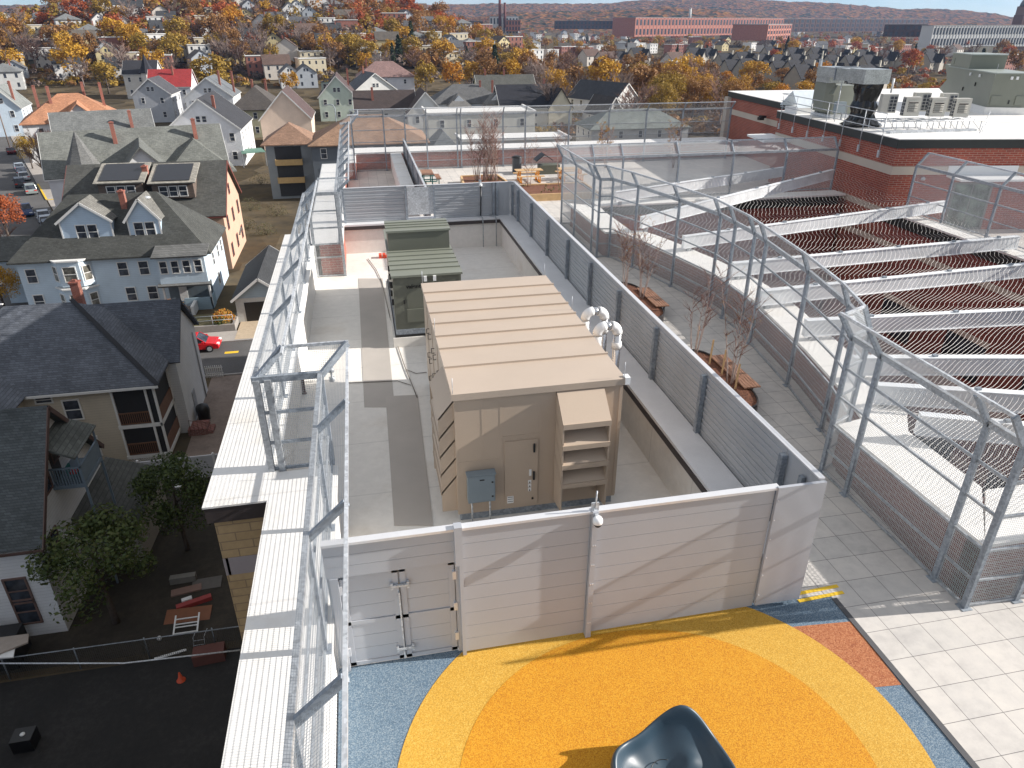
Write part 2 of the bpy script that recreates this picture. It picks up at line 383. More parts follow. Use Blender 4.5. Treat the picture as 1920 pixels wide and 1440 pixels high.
# ------------------------------------------------------------------ school building (walls, parapets, courtyard)
school = thing('school_building', 'school with white roof ledges, tan block street wall and a roof terrace around a courtyard', 'building', (0, 0, G0))
m = MB()
m.box(-2.3, -1.9, -6, 12.15, G0, .72); m.box(-3.5, -2.0, 12.15, 12.55, G0, .72); m.box(-3.5, -3.1, 12.55, 32.0, G0, .72); m.box(-3.1, -2.5, 31.6, 32.0, G0, .72)
m.box(-2.5, -2.1, 32.0, 49.6, G0, .72); m.box(-1.4, -1.0, 49.6, 56, G0, .72); m.box(-2.1, -1.4, 49.3, 49.6, G0, .72)
m.box(-1.0, 29, 55.6, 56, G0, .72)
part('street_wall', m, M_tan, school)
m = MB()
for z0, z1 in ((-.72, -.28), (-4.6, -4.2), (-8.6, -8.2), (-12.6, -12.2)):
    m.box(-2.303, -2.2, -6, 12.1, z0, z1); m.box(-3.45, -2.303, 12.147, 12.3, z0, z1); m.box(-3.503, -3.4, 12.147, 31.9, z0, z1)
part('stone_band', m, M_bandp, school)
m = MB(); ft = .70
m.box(-2.40, -2.30, -6, 12.04, ft, 1.06); m.box(-3.60, -2.30, 12.04, 12.15, ft, 1.06); m.box(-3.60, -3.50, 12.15, 32.1, ft, 1.06); m.box(-3.5, -2.6, 32.0, 32.1, ft, 1.06); m.box(-2.6, -2.5, 32.1, 49.7, ft, 1.06)
part('roof_edge', m, M_brown, school)
m = MB()
m.prism([(-2.42, -6), (-1.08, -6), (-1.08, 13.0), (-2.28, 13.0), (-2.28, 30.2), (-1.08, 30.2), (-1.08, 49.75), (-.4, 49.75), (-.4, 53.35), (29, 53.35), (29, 56), (-1.5, 56), (-1.5, 49.75), (-2.62, 49.75), (-2.62, 32.12), (-3.62, 32.12), (-3.62, 12.02), (-2.42, 12.02)], 1.06, 1.1)
part('parapet_cap', m, M_cap, school)
m = MB()                                                            # inner parapet bodies
m.box(-2.2, -1.15, -6, 8.62, -.3, 1.06); m.box(-2.2, -1.15, 8.62, 12.95, -.6, 1.06); m.box(-2.9, -2.34, 12.95, 30.3, -.6, 1.06)
part('parapet_wall', m, M_white, school)
m = MB(); m.box(-2.1, -1.12, 30.24, 49.7, -.6, 1.06); m.box(-1.0, -.44, 49.72, 53.4, -.3, 1.06); m.box(-.44, 29, 53.4, 55.6, -.3, 1.06)
part('parapet_wall', m, M_brick, school)
m = MB(); m.box(6.28, 6.84, 8.7, 34.22, -.6, 1.0); m.box(-2.3, 6.28, 33.4, 34.22, -.6, 1.0)
part('well_wall', m, M_well, school)
m = MB(); m.box(6.2, 6.92, 8.68, 34.3, 1.0, 1.08); m.box(-2.3, 6.2, 33.3, 34.3, 1.0, 1.08)
part('coping', m, M_coping, school)
m = MB(); m.box(6.185, 6.28, 8.7, 33.385, .84, .995); m.box(-2.3, 6.28, 33.285, 33.4, .84, .995)
part('coping_edge', m, M_brown, school)
def offc(d): return [(x + d, y) for x, y in FC]
m = MB()                                                            # curved parapet round the courtyard
inner = offc(.42); outer = [(x + 1.75, y) for x, y in FC]
inner[0] = (10.3, 8.15); outer[0] = (11.2, 9.4)
inner[-1] = (10.3, 35.3); outer[-1] = (11.6, 34.4)
body = inner + outer[::-1]
def strip(mb, a, b, z0, z1, mi=0):
    for i in range(len(a) - 1):
        p, q, r_, s_ = a[i], a[i+1], b[i+1], b[i]
        mb.prism([p, q, r_, s_], z0, z1, mi)
strip(m, [(10.3, 8.15), (10.3, 12.4)] + offc(.42)[1:-1] + [(10.3, 35.3)], [(11.2, 9.4), (11.2, 12.0)] + [(x + 1.2, y) for x, y in FC[1:-1]] + [(11.2, 34.6)], -.25, 1.04)
part('courtyard_parapet', m, M_brickp, school)
m = MB()
strip(m, [(10.22, 8.05), (10.22, 12.4)] + offc(.36)[1:-1] + [(10.22, 35.4)], [(11.55, 9.6), (11.6, 11.8)] + [(x + 1.55, y) for x, y in FC[1:-1]] + [(11.55, 34.5)], 1.04, 1.12)
m.box(25.1, 26.0, 12, 31.2, 1.04, 1.12); m.box(11.5, 25.5, 34.5, 35.6, 1.04, 1.12); m.prism([(10.22, 8.05), (24, 8.05), (24, 9.5), (11.55, 9.5)], 1.045, 1.122)
part('parapet_cap', m, M_cap, school)
m = MB(); m.prism([(10.3, 8.15), (24, 8.15), (24, 8.5), (10.3, 8.5)], -.25, 1.04); m.prism([(11.1, 9.0), (24, 9.0), (24, 9.4), (11.2, 9.4)], G0, 1.04)
m.box(25.9, 26.0, 12, 30.6, -.25, 1.04)
part('courtyard_parapet', m, M_brickp, school)
m = MB(); m.box(25.1, 25.5, 12, 31.2, .58, 1.035); m.box(11.0, 25.1, 34.5, 34.7, .58, 1.035)
part('roof_edge', m, M_fascia, school)
m = MB(); m.box(25.2, 25.9, 9, 31.2, G0, .58); m.box(10.5, 25.4, 34.6, 35.4, G0, .58)
for i in range(1, len(FC) - 2):
    (a, b), (c, d) = FC[i], FC[i+1]; m.prism([(a + 1.15, b), (c + 1.15, d), (c + 1.35, d), (a + 1.35, b)], G0, 1.0)
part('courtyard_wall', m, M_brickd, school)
m = MB(); m.box(25.16, 25.2, 9, 34.55, -.55, -.28); m.box(11, 25.16, 34.55, 34.6, -8.4, -8.0); m.box(25.16, 25.2, 9, 34.55, -8.4, -8.1)
part('stone_band', m, M_band, school)
for y0 in (27.2, 22.9, 18.6, 14.2):
    for zb in (-4.6, -9.4):
        m = MB(); m.box(25.15, 25.2, y0, y0 + 2.2, zb, zb + 1.7); o = part('window', m, M_glass, school)
        m = MB(); m.box(25.12, 25.2, y0 - .1, y0 + 2.3, zb + 1.7, zb + 1.93); part('lintel', m, M_band, o)
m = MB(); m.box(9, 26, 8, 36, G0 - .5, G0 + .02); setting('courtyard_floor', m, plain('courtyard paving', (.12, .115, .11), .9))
# walkway pads on the low roof
for q in ([(672, 522), (717, 522), (740, 763), (683, 763)], [(723, 743), (783, 740), (812, 985), (739, 985)]):
    zz = -.288 if q[0][0] < 700 else -.283; pts = [P(x, y, zz) for x, y in q]; m = MB(); m.slab(pts, .01)
    solo('walkway_pad', m, M_pad, ['long grey ribbed walkway pad on the low roof behind the green unit', 'grey ribbed walkway pad on the low roof beside the beige unit'][q[0][0] > 700], 'walkway pad')
# lightning cable on the low roof
cab = [P(x, y, -.27) for x, y in [(690, 485), (705, 505), (717, 530), (722, 555), (730, 590), (737, 615), (748, 655), (760, 690), (773, 722), (782, 745)]]
m = MB(); m.tube(cab, .014, 5); m.tube([P(x, y, -.27) for x, y in [(762, 693), (780, 700), (800, 698)]], .012, 5); m.tube([P(x, y, -.27) for x, y in [(652, 718), (700, 716), (745, 714), (770, 722)]], .012, 5)
solo('grounding_cable', m, plain('weathered cable', (.16, .14, .12), .7), 'thin grey grounding cable snaking along the white low roof', 'cable')
m = MB()
for dx, dz in ((0, 0), (.16, 0), (0, .09), (.3, 0), (.17, .09)):
    p = P(711, 485, -.3); m.box(p.x + dx, p.x + dx + .13, p.y, p.y + .3, -.3 + dz, -.215 + dz)
solo('brick_pile', m, plain('bright red blocks', (.62, .07, .03), .7), 'small stack of bright red blocks beside the green unit', 'blocks')
for i, (x, y, t_) in enumerate(((623, 714, 'short grey roof vent with a round cap behind the left mesh fence'), (571, 738, 'short brown standpipe on the low roof seen through the mesh fence'))):
    p = P(x, y, -.3); m = MB()
    if i == 0: m.lathe(p, [(.09, 0), (.09, .12), (.035, .13), (.035, .3), (.1, .31), (.1, .4), (.05, .46)], 12)
    else: m.lathe(p, [(.08, 0), (.05, .05), (.045, .5), (.06, .5), (.05, .55)], 10)
    solo('roof_vent', m, [M_galv, plain('brown pipe', (.09, .04, .03), .6)][i], t_, 'roof vent')
# pipes hanging into the rear corner of the well
for k, (x, t_) in enumerate(((5.36, 'thin conduit bent over the rear roof edge, near the camera pole'), (6.0, 'thin conduit bent over the rear roof edge, close to the corner'))):
    m = MB(); m.tube([(x - .2, 33.75, 1.12), (x, 33.45, 1.14), (x, 33.2, 1.1), (x, 33.14, .9), (x, 33.12, -.25)], .025, 6)
    solo('conduit', m, M_galv, t_, 'conduit')
# ------------------------------------------------------------------ wire mesh fences
def fence(name, label, pts, posts, zb, zk, zt, lean, rails, cat='fence', post_w=.09, base=True, arms=True, mm=None):
    mm = mm or M_mesh
    """pts: plan polyline; posts: list of (x,y); lean: plan vector of the inclined top"""
    t = thing(name, label, cat, (pts[0][0], pts[0][1], zb))
    L = Vector((lean[0], lean[1], 0))
    for (x, y) in posts:
        m = MB(); m.box(x - post_w/2, x + post_w/2, y - post_w*.65, y + post_w*.65, zb, zk)
        m.box(x - .1, x + .1, y - .1, y + .1, zb, zb + .015)
        part('post', m, M_galvd, t)
        if arms:
            m = MB(); m.bar((x, y, zk - .04), Vector((x, y, zt)) + L, .06, .11); part('arm', m, M_galvd, t)
    mr = MB(); mt = MB()
    for a, b in zip(pts[:-1], pts[1:]):
        for z in rails: mr.bar((a[0], a[1], z), (b[0], b[1], z), .04, .05)
        mr.bar((a[0], a[1], zk), (b[0], b[1], zk), .08, .12)
        if arms: mt.bar(Vector((a[0], a[1], zt)) + L, Vector((b[0], b[1], zt)) + L, .05, .06)
        m = MB(); m.quad((a[0], a[1], zb + .05), (b[0], b[1], zb + .05), (b[0], b[1], zk - .05), (a[0], a[1], zk - .05)); part('mesh_panel', m, mm, t)
        if arms:
            m = MB(); k = .06
            m.quad(Vector((a[0], a[1], zk)) + L * k, Vector((b[0], b[1], zk)) + L * k, Vector((b[0], b[1], zt)) + L, Vector((a[0], a[1], zt)) + L); part('top_mesh', m, mm, t)
    part('rail', mr, M_galv, t)
    if arms: part('top_rail', mt, M_galvl, t)
    return t
rl = lambda zb, zk: [zb + .03, zb + .7, zb + 1.42]
F1y = [0.0, 2.2, 5.1, 8.0, 10.9, 13.1]
fence('mesh_fence', 'grey mesh fence with inward leaning top along the near end of the white ledge', [(-1.2, y) for y in F1y], [(-1.2, y) for y in F1y[:-1]], 1.1, 3.2, 3.7, (.58, 0), rl(1.1, 3.2))
t = thing('mesh_fence', 'short mesh fence panel facing the camera where the left ledge steps outward', 'fence', (-2.45, 13.1, 1.1))
m = MB()
for z in (1.13, 1.75, 2.45): m.bar((-2.45, 13.1, z), (-1.2, 13.1, z), .05, .06)
m.bar((-2.5, 13.1, 3.2), (-1.15, 13.1, 3.2), .10, .13); part('rail', m, M_galvd, t)
for x in (-2.42, -2.2):
    m = MB(); m.box(x - .06, x + .06, 13.02, 13.16, .95, 3.2); part('post', m, M_galv, t)
m = MB(); m.box(-1.25, -1.14, 13.03, 13.17, 1.1, 3.2); part('post', m, M_galvd, t)
for x in (-2.45, -1.2):
    m = MB(); m.bar((x, 13.1, 3.16), (x + .58, 13.45 if x < -2 else 13.4, 3.7), .08, .13); part('arm', m, M_galvd, t)
m = MB(); m.bar((-1.87, 13.45, 3.7), (-.6, 13.45, 3.7), .05, .06); part('top_rail', m, M_galvl, t)
m = MB(); m.quad((-2.4, 13.1, 1.15), (-1.2, 13.1, 1.15), (-1.2, 13.1, 3.15), (-2.4, 13.1, 3.15)); part('mesh_panel', m, M_mesh, t)
m = MB(); m.quad((-2.4, 13.12, 3.22), (-1.2, 13.12, 3.22), (-.62, 13.45, 3.7), (-1.87, 13.45, 3.7)); part('top_mesh', m, M_mesh, t)
F2y = [13.1] + [round(P(x, y, 3.2).y, 2) for x, y in ((507, 596), (527, 523), (540, 466), (550.5, 421.6), (560, 384))] + [27.9, 30.2]
F2y = sorted(set(F2y)); F2y = [F2y[0]] + [y for y in F2y[1:-1] if y < 29.6] + [30.2]
fence('mesh_fence', 'long grey mesh fence with inward leaning top along the outermost white ledge', [(-2.45, y) for y in F2y], [(-2.45, y) for y in F2y[1:]], 1.1, 3.2, 3.7, (.58, 0), rl(1.1, 3.2))
t = thing('mesh_fence', 'ladder like mesh fence end panel beside the far end of the white well', 'fence', (-2.3, 30.2, -.3))
m = MB()
for z in (-.25, .55, 1.12, 1.8, 2.5): m.bar((-2.3, 30.15, z), (-1.15, 30.15, z), .05, .06)
m.bar((-2.45, 30.15, 3.2), (-1.1, 30.15, 3.2), .10, .13); part('rail', m, M_galv, t)
for x in (-2.3, -1.15):
    m = MB(); m.box(x - .06, x + .06, 30.08, 30.22, -.3, 3.2); part('post', m, M_galv, t)
m = MB(); m.quad((-2.25, 30.13, -.2), (-1.2, 30.13, -.2), (-1.2, 30.13, 3.15), (-2.25, 30.13, 3.15)); part('mesh_panel', m, M_mesh, t)
m = MB(); m.bar((-1.87, 30.7, 3.7), (-.6, 30.7, 3.7), .05, .06); part('top_rail', m, M_galvl, t)
m = MB(); m.quad((-2.4, 30.2, 3.22), (-1.2, 30.2, 3.22), (-.62, 30.7, 3.7), (-1.87, 30.7, 3.7)); part('top_mesh', m, M_mesh, t)
F3y = [30.2, 32.9, 35.6, 38.3, 41.0, 43.7, 46.4, 49.5]
fence('mesh_fence', 'grey mesh fence with leaning top running on beyond the corrugated rear screen', [(-1.2, y) for y in F3y], [(-1.2, y) for y in F3y], 1.1, 3.2, 3.7, (.58, 0), rl(1.1, 3.2))
m_ = [(-1.2, 49.5), (-.5, 49.7), (-.5, 52.6)]
fence('mesh_fence', 'last short mesh fence piece stepping inward at the far left corner of the terrace', m_, m_[1:], 0, 3.6, 4.1, (.5, 0), [.05, .6, 1.3, 2.0, 2.8])
bx = [-.5, .2, 2.1, 5.5, 5.75, 9.4, 10.3, 10.9, 13.2, 16.2, 19.4, 22.4, 25.4, 28.4]
bx = [-.5] + [round(PY(x, 222, 52.6).x, 2) for x in (718, 758, 798, 856, 863, 943, 985, 1067, 1142, 1212, 1280)] + [27.6]
fence('mesh_fence', 'tall grey mesh fence closing the far side of the rear terrace, houses showing through', [(x, 52.6) for x in bx], [(x, 52.6) for x in bx], 0, 3.65, 4.15, (0, -.5), [.05, .6, 1.25, 1.95, 2.75])
# courtyard fences
ZK = 3.42; ZT = 4.0
fence('mesh_fence', 'straight mesh fence on the brick wall beside the pavers, nearest of the terrace fences', [(9.9, 7.76), (9.9, 8.51), (9.9, 11.26), (9.9, 12.19)], [(9.9, 7.76), (9.9, 8.51), (9.9, 11.26), (9.9, 12.19)], 0, ZK, ZT, (-.42, 0), [.04, .62, 1.28, 2.0, 2.7], post_w=.08, mm=M_mesh2)
fence('mesh_fence', 'mesh fence turning the corner towards the right edge over pale pavers', [(9.9, 7.76), (10.95, 7.74), (13.4, 7.7), (16, 7.66)], [(10.95, 7.74), (13.4, 7.7), (16, 7.66)], 0, ZK, ZT, (0, -.42), [.04, .62, 1.28, 2.0, 2.7], post_w=.08, mm=M_mesh2)
def lerp(a, b, k): return (a[0] + (b[0]-a[0])*k, a[1] + (b[1]-a[1])*k)
cv = [(9.9, 12.19), (10.55, 12.5), (11.0, 13.91), (11.5, 16.39), (11.92, 19.36), (12.05, 20.3), (12.08, 21.66), (12.1, 22.8), (11.63, 25.23), (10.99, 27.94), (10.46, 29.54)]
fence('mesh_fence', 'curved mesh fence with slanted top panels sweeping past the birch planters', cv, cv[1:], 0, ZK, ZT, (-.33, -.05), [.04, .62, 1.28, 2.0, 2.7], post_w=.08, mm=M_mesh2)
cv2 = [(10.46, 29.54), (9.92, 29.64), (9.91, 30.45), (9.9, 33.25), (9.9, 35.65)]
fence('mesh_fence', 'far end of the terrace fence stepping out to a pointed glassy corner', cv2, cv2[1:], 0, ZK, ZT, (-.33, 0), [.04, .62, 1.28, 2.0, 2.7], post_w=.08, mm=M_mesh2)
rx = [9.9] + [round(PY(x, y, 35.65).x, 2) for x, y in ((1115, 297), (1169, 297), (1274, 290), (1377, 285), (1477, 282))] + [25.3]
fence('mesh_fence', 'mesh fence along the courtyard far side, running into the brick building', [(x, 35.65) for x in rx], [(x, 35.65) for x in rx[1:]], 0, 3.28, 3.85, (0, .5), [.04, 1.2], post_w=.08, mm=M_mesh2)
ry = [30.5, 28.1, 25.45, 22.8, 20.1, 17.4]
fence('mesh_fence', 'mesh fence on the farthest white courtyard ledge, before the glazed door', [(26.05, y) for y in ry], [(26.05, y) for y in ry], .1, 3.28, 3.85, (.5, 0), [1.2, 1.85, 2.55], post_w=.08, mm=M_mesh2)

# ------------------------------------------------------------------ screen walls round the roof units
def planks(mb, x0, x1, y0, y1, z0, z1, n, gap=.006, mi=0):
    h = (z1 - z0) / n
    for i in range(n): mb.box(x0, x1, y0, y1, z0 + i*h + gap, z0 + (i+1)*h, mi)
t = thing('screen_wall', 'pale grey metal screen wall with double doors facing the play surface', 'screen wall', (3, 8.5, 0))
for x0, x1 in ((.93, 2.98), (3.09, 6.13)):
    m = MB(); planks(m, x0, x1, 8.5, 8.55, .06, 2.6, 9); part('panel', m, M_alum, t)
m = MB(); m.box(6.15, 7.02, 8.44, 8.5, .12, 2.66); part('end_panel', m, M_alum, t)
m = MB(); planks(m, -1.1, .84, 8.52, 8.58, 1.97, 2.6, 3); part('header_panel', m, M_alum, t)
m = MB(); m.box(-1.1, 6.2, 8.47, 8.60, 2.6, 2.645); part('top_trim', m, M_alumtrim, t)
m = MB(); m.box(3.0, 3.09, 8.42, 8.56, .02, 2.66); m.box(.84, .96, 8.42, 8.56, 1.97, 2.70); m.box(.90, .96, 8.45, 8.56, .03, 1.97); m.box(.84, .90, 8.56, 8.7, .03, 1.97); m.box(-1.05, -.93, 8.5, 8.64, .03, 1.97)
part('cover_strip', m, M_alum, t)
m = MB()
for z in (.35, .8, 1.2, 1.6, 2.0, 2.4): m.box(3.02, 3.04, 8.412, 8.42, z, z + .02); m.box(3.055, 3.075, 8.412, 8.42, z, z + .02); m.box(6.17, 6.19, 8.432, 8.44, z, z + .02)
part('rivet', m, M_alumtrim, t)
for x0, x1, hx in ((-.92, -.045, -.92), (-.02, .825, .825)):
    m = MB(); w_ = x1 - x0
    for zz in (.05, .93, 1.88): m.box(x0, x1, 8.58, 8.63, zz, zz + .07)
    m.box(x0, x0 + .09, 8.58, 8.63, .05, 1.95); m.box(x1 - .09, x1, 8.58, 8.63, .05, 1.95)
    planks(m, x0 + .09, x1 - .09, 8.6, 8.63, .12, .93, 3); planks(m, x0 + .09, x1 - .09, 8.6, 8.63, 1.0, 1.88, 3)
    d = part('door', m, M_alum, t)
    m = MB()
    for z in (.3, .95, 1.6): m.box(hx - .03, hx + .03, 8.55, 8.6, z, z + .16)
    part('hinge', m, M_alumtrim, d)
    if x0 < -.5:
        m = MB()
        for z in (.28, 1.62): m.box(-.16, .12, 8.53, 8.565, z, z + .035); m.box(-.17, -.13, 8.54, 8.58, z - .05, z + .07); m.box(.08, .12, 8.54, 8.58, z - .05, z + .07)
        m.box(-.06, -.035, 8.54, 8.58, .08, 1.5)
        part('latch', m, M_galvl, d)
m = MB(); m.box(-1.1, .9, 8.62, 8.66, .05, 1.97); part('door_backing', m, M_alumd, t)

t = thing('screen_wall', 'long grey corrugated screen wall with steel posts beside the birch planters', 'screen wall', (7, 20, 0))
m = MB(); ys = [8.56, 9.6, 11.9, 14.2, 16.6, 19.0, 21.4, 23.8, 26.2, 28.6, 31.0, 33.75]
ys = [8.56, 9.55] + [round(PX(x, y, 6.93).y, 2) for x, y in ((1321.7, 706), (1232, 616), (1162, 548), (1109, 494), (1066, 450), (1027.8, 411), (997, 381), (972, 356))]
ys = [y for y in ys if y < 33.4] + [33.7]
for a, b in zip(ys[1:-1], ys[2:]):
    m = MB(); h_ = .29
    for i in range(9):
        z0 = .06 + i * h_ * .985; m.box(6.985, 7.03, a + .01, b - .01, z0, z0 + h_ * .985 - .006)
        m.box(6.965, 6.985, a + .01, b - .01, z0 + .10, z0 + .155); m.box(6.968, 6.985, a + .01, b - .01, z0 + .22, z0 + .27)
    part('panel', m, M_alumd, t)
m = MB(); m.box(6.98, 7.03, 8.56, 9.53, .06, 2.63); part('end_panel', m, M_alumd, t)
m = MB(); m.box(6.95, 7.06, 8.56, 33.75, 2.635, 2.665); part('top_trim', m, M_alumtrim, t)
for y in ys[1:]:
    m = MB(); m.box(6.85, 6.96, y - .06, y + .06, .9, 2.52); m.box(6.84, 6.85, y - .03, y + .03, 1.5, 1.62); m.box(6.84, 6.85, y - .03, y + .03, 2.2, 2.32); part('post', m, M_galvd, t)
m = MB(); m.box(6.88, 6.96, 8.9, 9.0, .1, 2.45); part('post', m, M_galvd, t)

t = thing('screen_wall', 'grey corrugated screen wall with a plain galvanized middle panel behind the green unit', 'screen wall', (3, 33.75, 0))
for a, b in ((-1.05, 1.86), (3.14, 5.95)):
    m = MB()
    for i in range(9):
        z0 = .2 + i * .271; m.box(a, b, 33.78, 33.83, z0, z0 + .265); m.box(a, b, 33.75, 33.78, z0 + .09, z0 + .14); m.box(a, b, 33.755, 33.78, z0 + .19, z0 + .235)
    part('panel', m, M_alumd, t)
m = MB(); m.box(1.9, 3.1, 33.68, 33.72, 1.32, 2.58); part('cover_panel', m, M_galvl, t)
m = MB(); m.box(5.98, 7.0, 33.78, 33.83, .2, 2.63); part('end_panel', m, M_alumd, t)
m = MB(); m.box(-1.05, 7.0, 33.74, 33.86, 2.635, 2.66); part('top_trim', m, M_alumtrim, t)
for x in (-1.02, 1.84, 3.14, 5.98, 6.15):
    m = MB(); m.box(x - .05, x + .05, 33.66, 33.76, .9, 2.66); part('post', m, M_galvd, t)

def dome_cam(label, p, face):
    t = thing('security_camera', label, 'security camera', p); p = Vector(p)
    m = MB(); m.bar(p + Vector((0, .12, .05)), p, .05, .05); m.bar(p + Vector((-.06, .12, .12)), p + Vector((.06, .12, .12)), .03, .14); m.tube([p + Vector((0, .1, .1)), p + Vector((.01, .1, .42))], .012, 6); part('bracket', m, M_galvl, t)
    m = MB(); m.lathe(p + Vector((0, -.04, -.06)), [(.02, .09), (.06, .085), (.078, .05), (.08, 0), (.072, -.02)], 16); part('housing', m, M_whitep, t)
    m = MB(); m.lathe(p + Vector((0, -.05, -.08)), [(.062, 0), (.058, -.03), (.04, -.055), (.01, -.066)], 14); part('lens_dome', m, M_black, t)
dome_cam('white dome security camera clamped to the top edge of the front screen wall', (3.05, 8.38, 2.60), 0)
dome_cam('white dome security camera on the rear corrugated screen, cable hanging below', (5.35, 33.62, 2.62), 0)
m = MB(); m.tube([(5.38, 33.7, 2.5), (5.36, 33.7, 1.6), (5.34, 33.7, 1.1)], .03, 6); solo('cable', m, M_black, 'black cable hanging from the camera on the rear corrugated screen', 'cable')

# ------------------------------------------------------------------ beige air handling unit
AX0, AX1, AY0, AY1, AZ = 1.35, 4.88, 12.4, 19.2, 2.85
t = thing('air_handling_unit', 'large beige rooftop air handling unit with ribbed flat roof and louvred hood', 'air handler', ((AX0+AX1)/2, 15.8, -.3))
m = MB(); m.box(AX0, AX1, AY0, AY1, -.1, AZ - .12)
for x in (AX0, 1.9, 2.28, 3.12, 3.4): m.box(x, x + .05, AY0 - .004, AY0, -.05, AZ - .14)
m.box(AX1 - .06, AX1 + .008, AY0 - .012, AY0 + .05, -.05, AZ - .14)
m.box(1.4, 2.28, AY0 - .008, AY0, 1.2, 1.23); m.box(2.33, 3.12, AY0 - .008, AY0, 1.72, 1.75)
for y in (14.2, 15.5, 16.8, 18.1): m.box(AX0 - .012, AX0, y, y + .05, -.05, AZ - .14); m.box(AX1, AX1 + .012, y, y + .05, -.05, AZ - .14)
part('casing', m, M_tanp, t)
m = MB(); m.box(AX0 + .05, AX1 - .05, AY0 + .05, AY1 - .05, -.3, -.1); part('base_rail', m, M_galvd, t)
m = MB(); m.box(AX0 - .04, AX1 + .05, AY0 - .05, AY1 + .04, AZ - .12, AZ)
seam = [P(x, y, AZ).y for x, y in ((797, 550), (803, 568), (808, 588), (814, 608), (820, 631.7), (826, 655), (837, 690))]
for y in seam: m.box(AX0 - .05, AX1 + .06, y - .025, y + .025, AZ, AZ + .045)
m.box(AX0 - .05, AX1 + .06, AY0 - .06, AY0 + .0, AZ - .13, AZ + .015)
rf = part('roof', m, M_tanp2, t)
m = MB()
for x, y in ((AX0 - .02, AY0 - .02), (AX1 + .02, AY0), (AX0, AY1), (AX1, AY1), (AX0 - .03, 15.6), (AX1 + .03, 16.4)): m.tube([(x, y, AZ), (x, y, AZ + .36)], .007, 5)
part('lightning_rod', m, M_galvl, rf)
m = MB(); m.box(AX1 + .02, AX1 + .13, AY0 - .08, AY0 + .1, AZ - .12, AZ + .04); part('corner_cap', m, M_whitep, rf)
# intake hood at the front
hx0, hx1, hy = 3.46, 4.47, 11.82
m = MB()
m.slab([(hx0, AY0 - .02, 2.70), (hx1, AY0 - .02, 2.70), (hx1, hy, 2.22), (hx0, hy, 2.22)], .03)
m.bar((hx0, hy, 2.17), (hx1, hy, 2.17), .04, .12)
for z in (1.72, 1.25, .78):
    m.slab([(hx0, AY0 - .05, z + .42), (hx1, AY0 - .05, z + .42), (hx1, hy, z), (hx0, hy, z)], .03); m.bar((hx0, hy - .005, z - .045), (hx1, hy - .005, z - .045), .04, .11)
for x in (hx0, hx1 - .03): m.add([(x, AY0, 2.70), (x, hy, 2.2), (x, hy, .1), (x, AY0, .0), (x + .03, AY0, 2.70), (x + .03, hy, 2.2), (x + .03, hy, .1), (x + .03, AY0, .0)], [(0,1,2,3), (7,6,5,4), (0,4,5,1), (1,5,6,2), (2,6,7,3), (3,7,4,0)])
part('intake_hood', m, M_tanp, t)
# hood on the left flank
m = MB(); lx = 1.02
m.slab([(AX0, 12.5, 2.66), (AX0, 14.2, 2.66), (lx, 14.2, 2.25), (lx, 12.5, 2.25)], .03)
m.add([(AX0, 12.5, 2.66), (lx, 12.5, 2.25), (lx, 12.5, -.05), (AX0, 12.5, -.05)], [(0, 1, 2, 3)])
for z in (1.8, 1.35, .9, .45): m.slab([(AX0, 12.5, z + .4), (AX0, 14.2, z + .4), (lx, 14.2, z), (lx, 12.5, z)], .03); m.bar((lx, 12.5, z - .03), (lx, 14.2, z - .03), .03, .07)
m.add([(AX0, 14.2, 2.66), (lx, 14.2, 2.25), (lx, 14.2, -.05), (AX0, 14.2, -.05)], [(3, 2, 1, 0)])
part('side_hood', m, M_tanp, t)
m = MB(); m.box(2.37, 3.09, AY0 - .03, AY0, .0, 1.62); d = part('access_door', m, M_tanp, t)
m = MB()
for z in (1.32, .62): m.box(2.98, 3.02, AY0 - .07, AY0 - .03, z, z + .2)
m.box(2.96, 3.0, AY0 - .05, AY0 - .03, .1, .14); part('handle', m, M_black, d)
m = MB(); m.box(2.90, 2.95, AY0 - .04, AY0 - .03, .72, .88)
for z in (.32, .42, .52): m.box(2.88, 2.95, AY0 - .036, AY0 - .03, z, z + .085)
m.box(2.42, 2.56, AY0 - .036, AY0 - .03, .06, .24); part('sticker', m, M_whitep, d)
m = MB()
for k, z in enumerate((.33, .43, .53)): m.add([(2.895, AY0 - .038, z), (2.935, AY0 - .038, z), (2.915, AY0 - .038, z + .05)], [(0, 1, 2)])
for z in (.10, .16, .21): m.box(2.43, 2.55, AY0 - .038, AY0 - .036, z, z + .012)
part('sticker_print', m, M_dark, d)
m = MB()
for y in (14.6, 15.0, 15.9, 16.3, 17.2, 17.6):
    for z in (.6, 1.3, 2.0): m.tube([(AX0 - .01, y, z), (AX0 - .08, y, z), (AX0 - .08, y, z + .13), (AX0 - .01, y, z + .13)], .012, 5)
part('side_handle', m, M_black, t)
m = MB(); m.box(AX0 - .14, AX0, 14.35, 14.55, 1.55, 1.8); part('junction_box', m, M_brown, t)
c_ = thing('electrical_box', 'grey blue electrical enclosure on two conduits on the front of the beige unit', 'electrical box', (1.85, AY0, -.3))
for x in (1.64, 2.03): m = MB(); m.tube([(x, AY0 - .09, -.3), (x, AY0 - .09, .31)], .022, 6); part('conduit', m, M_galvl, c_)
m = MB(); m.box(1.55, 2.13, AY0 - .2, AY0 - .015, .3, .98); m.box(1.53, 2.15, AY0 - .22, AY0 - .015, .98, 1.0); m.box(1.565, 2.115, AY0 - .212, AY0 - .2, .315, .965); part('cabinet', m, M_egrey, c_)
m = MB(); m.box(2.05, 2.085, AY0 - .225, AY0 - .21, .42, .45); m.box(2.05, 2.085, AY0 - .225, AY0 - .21, .78, .81); m.box(1.80, 1.90, AY0 - .222, AY0 - .21, .86, .885); part('lock', m, M_black, c_)
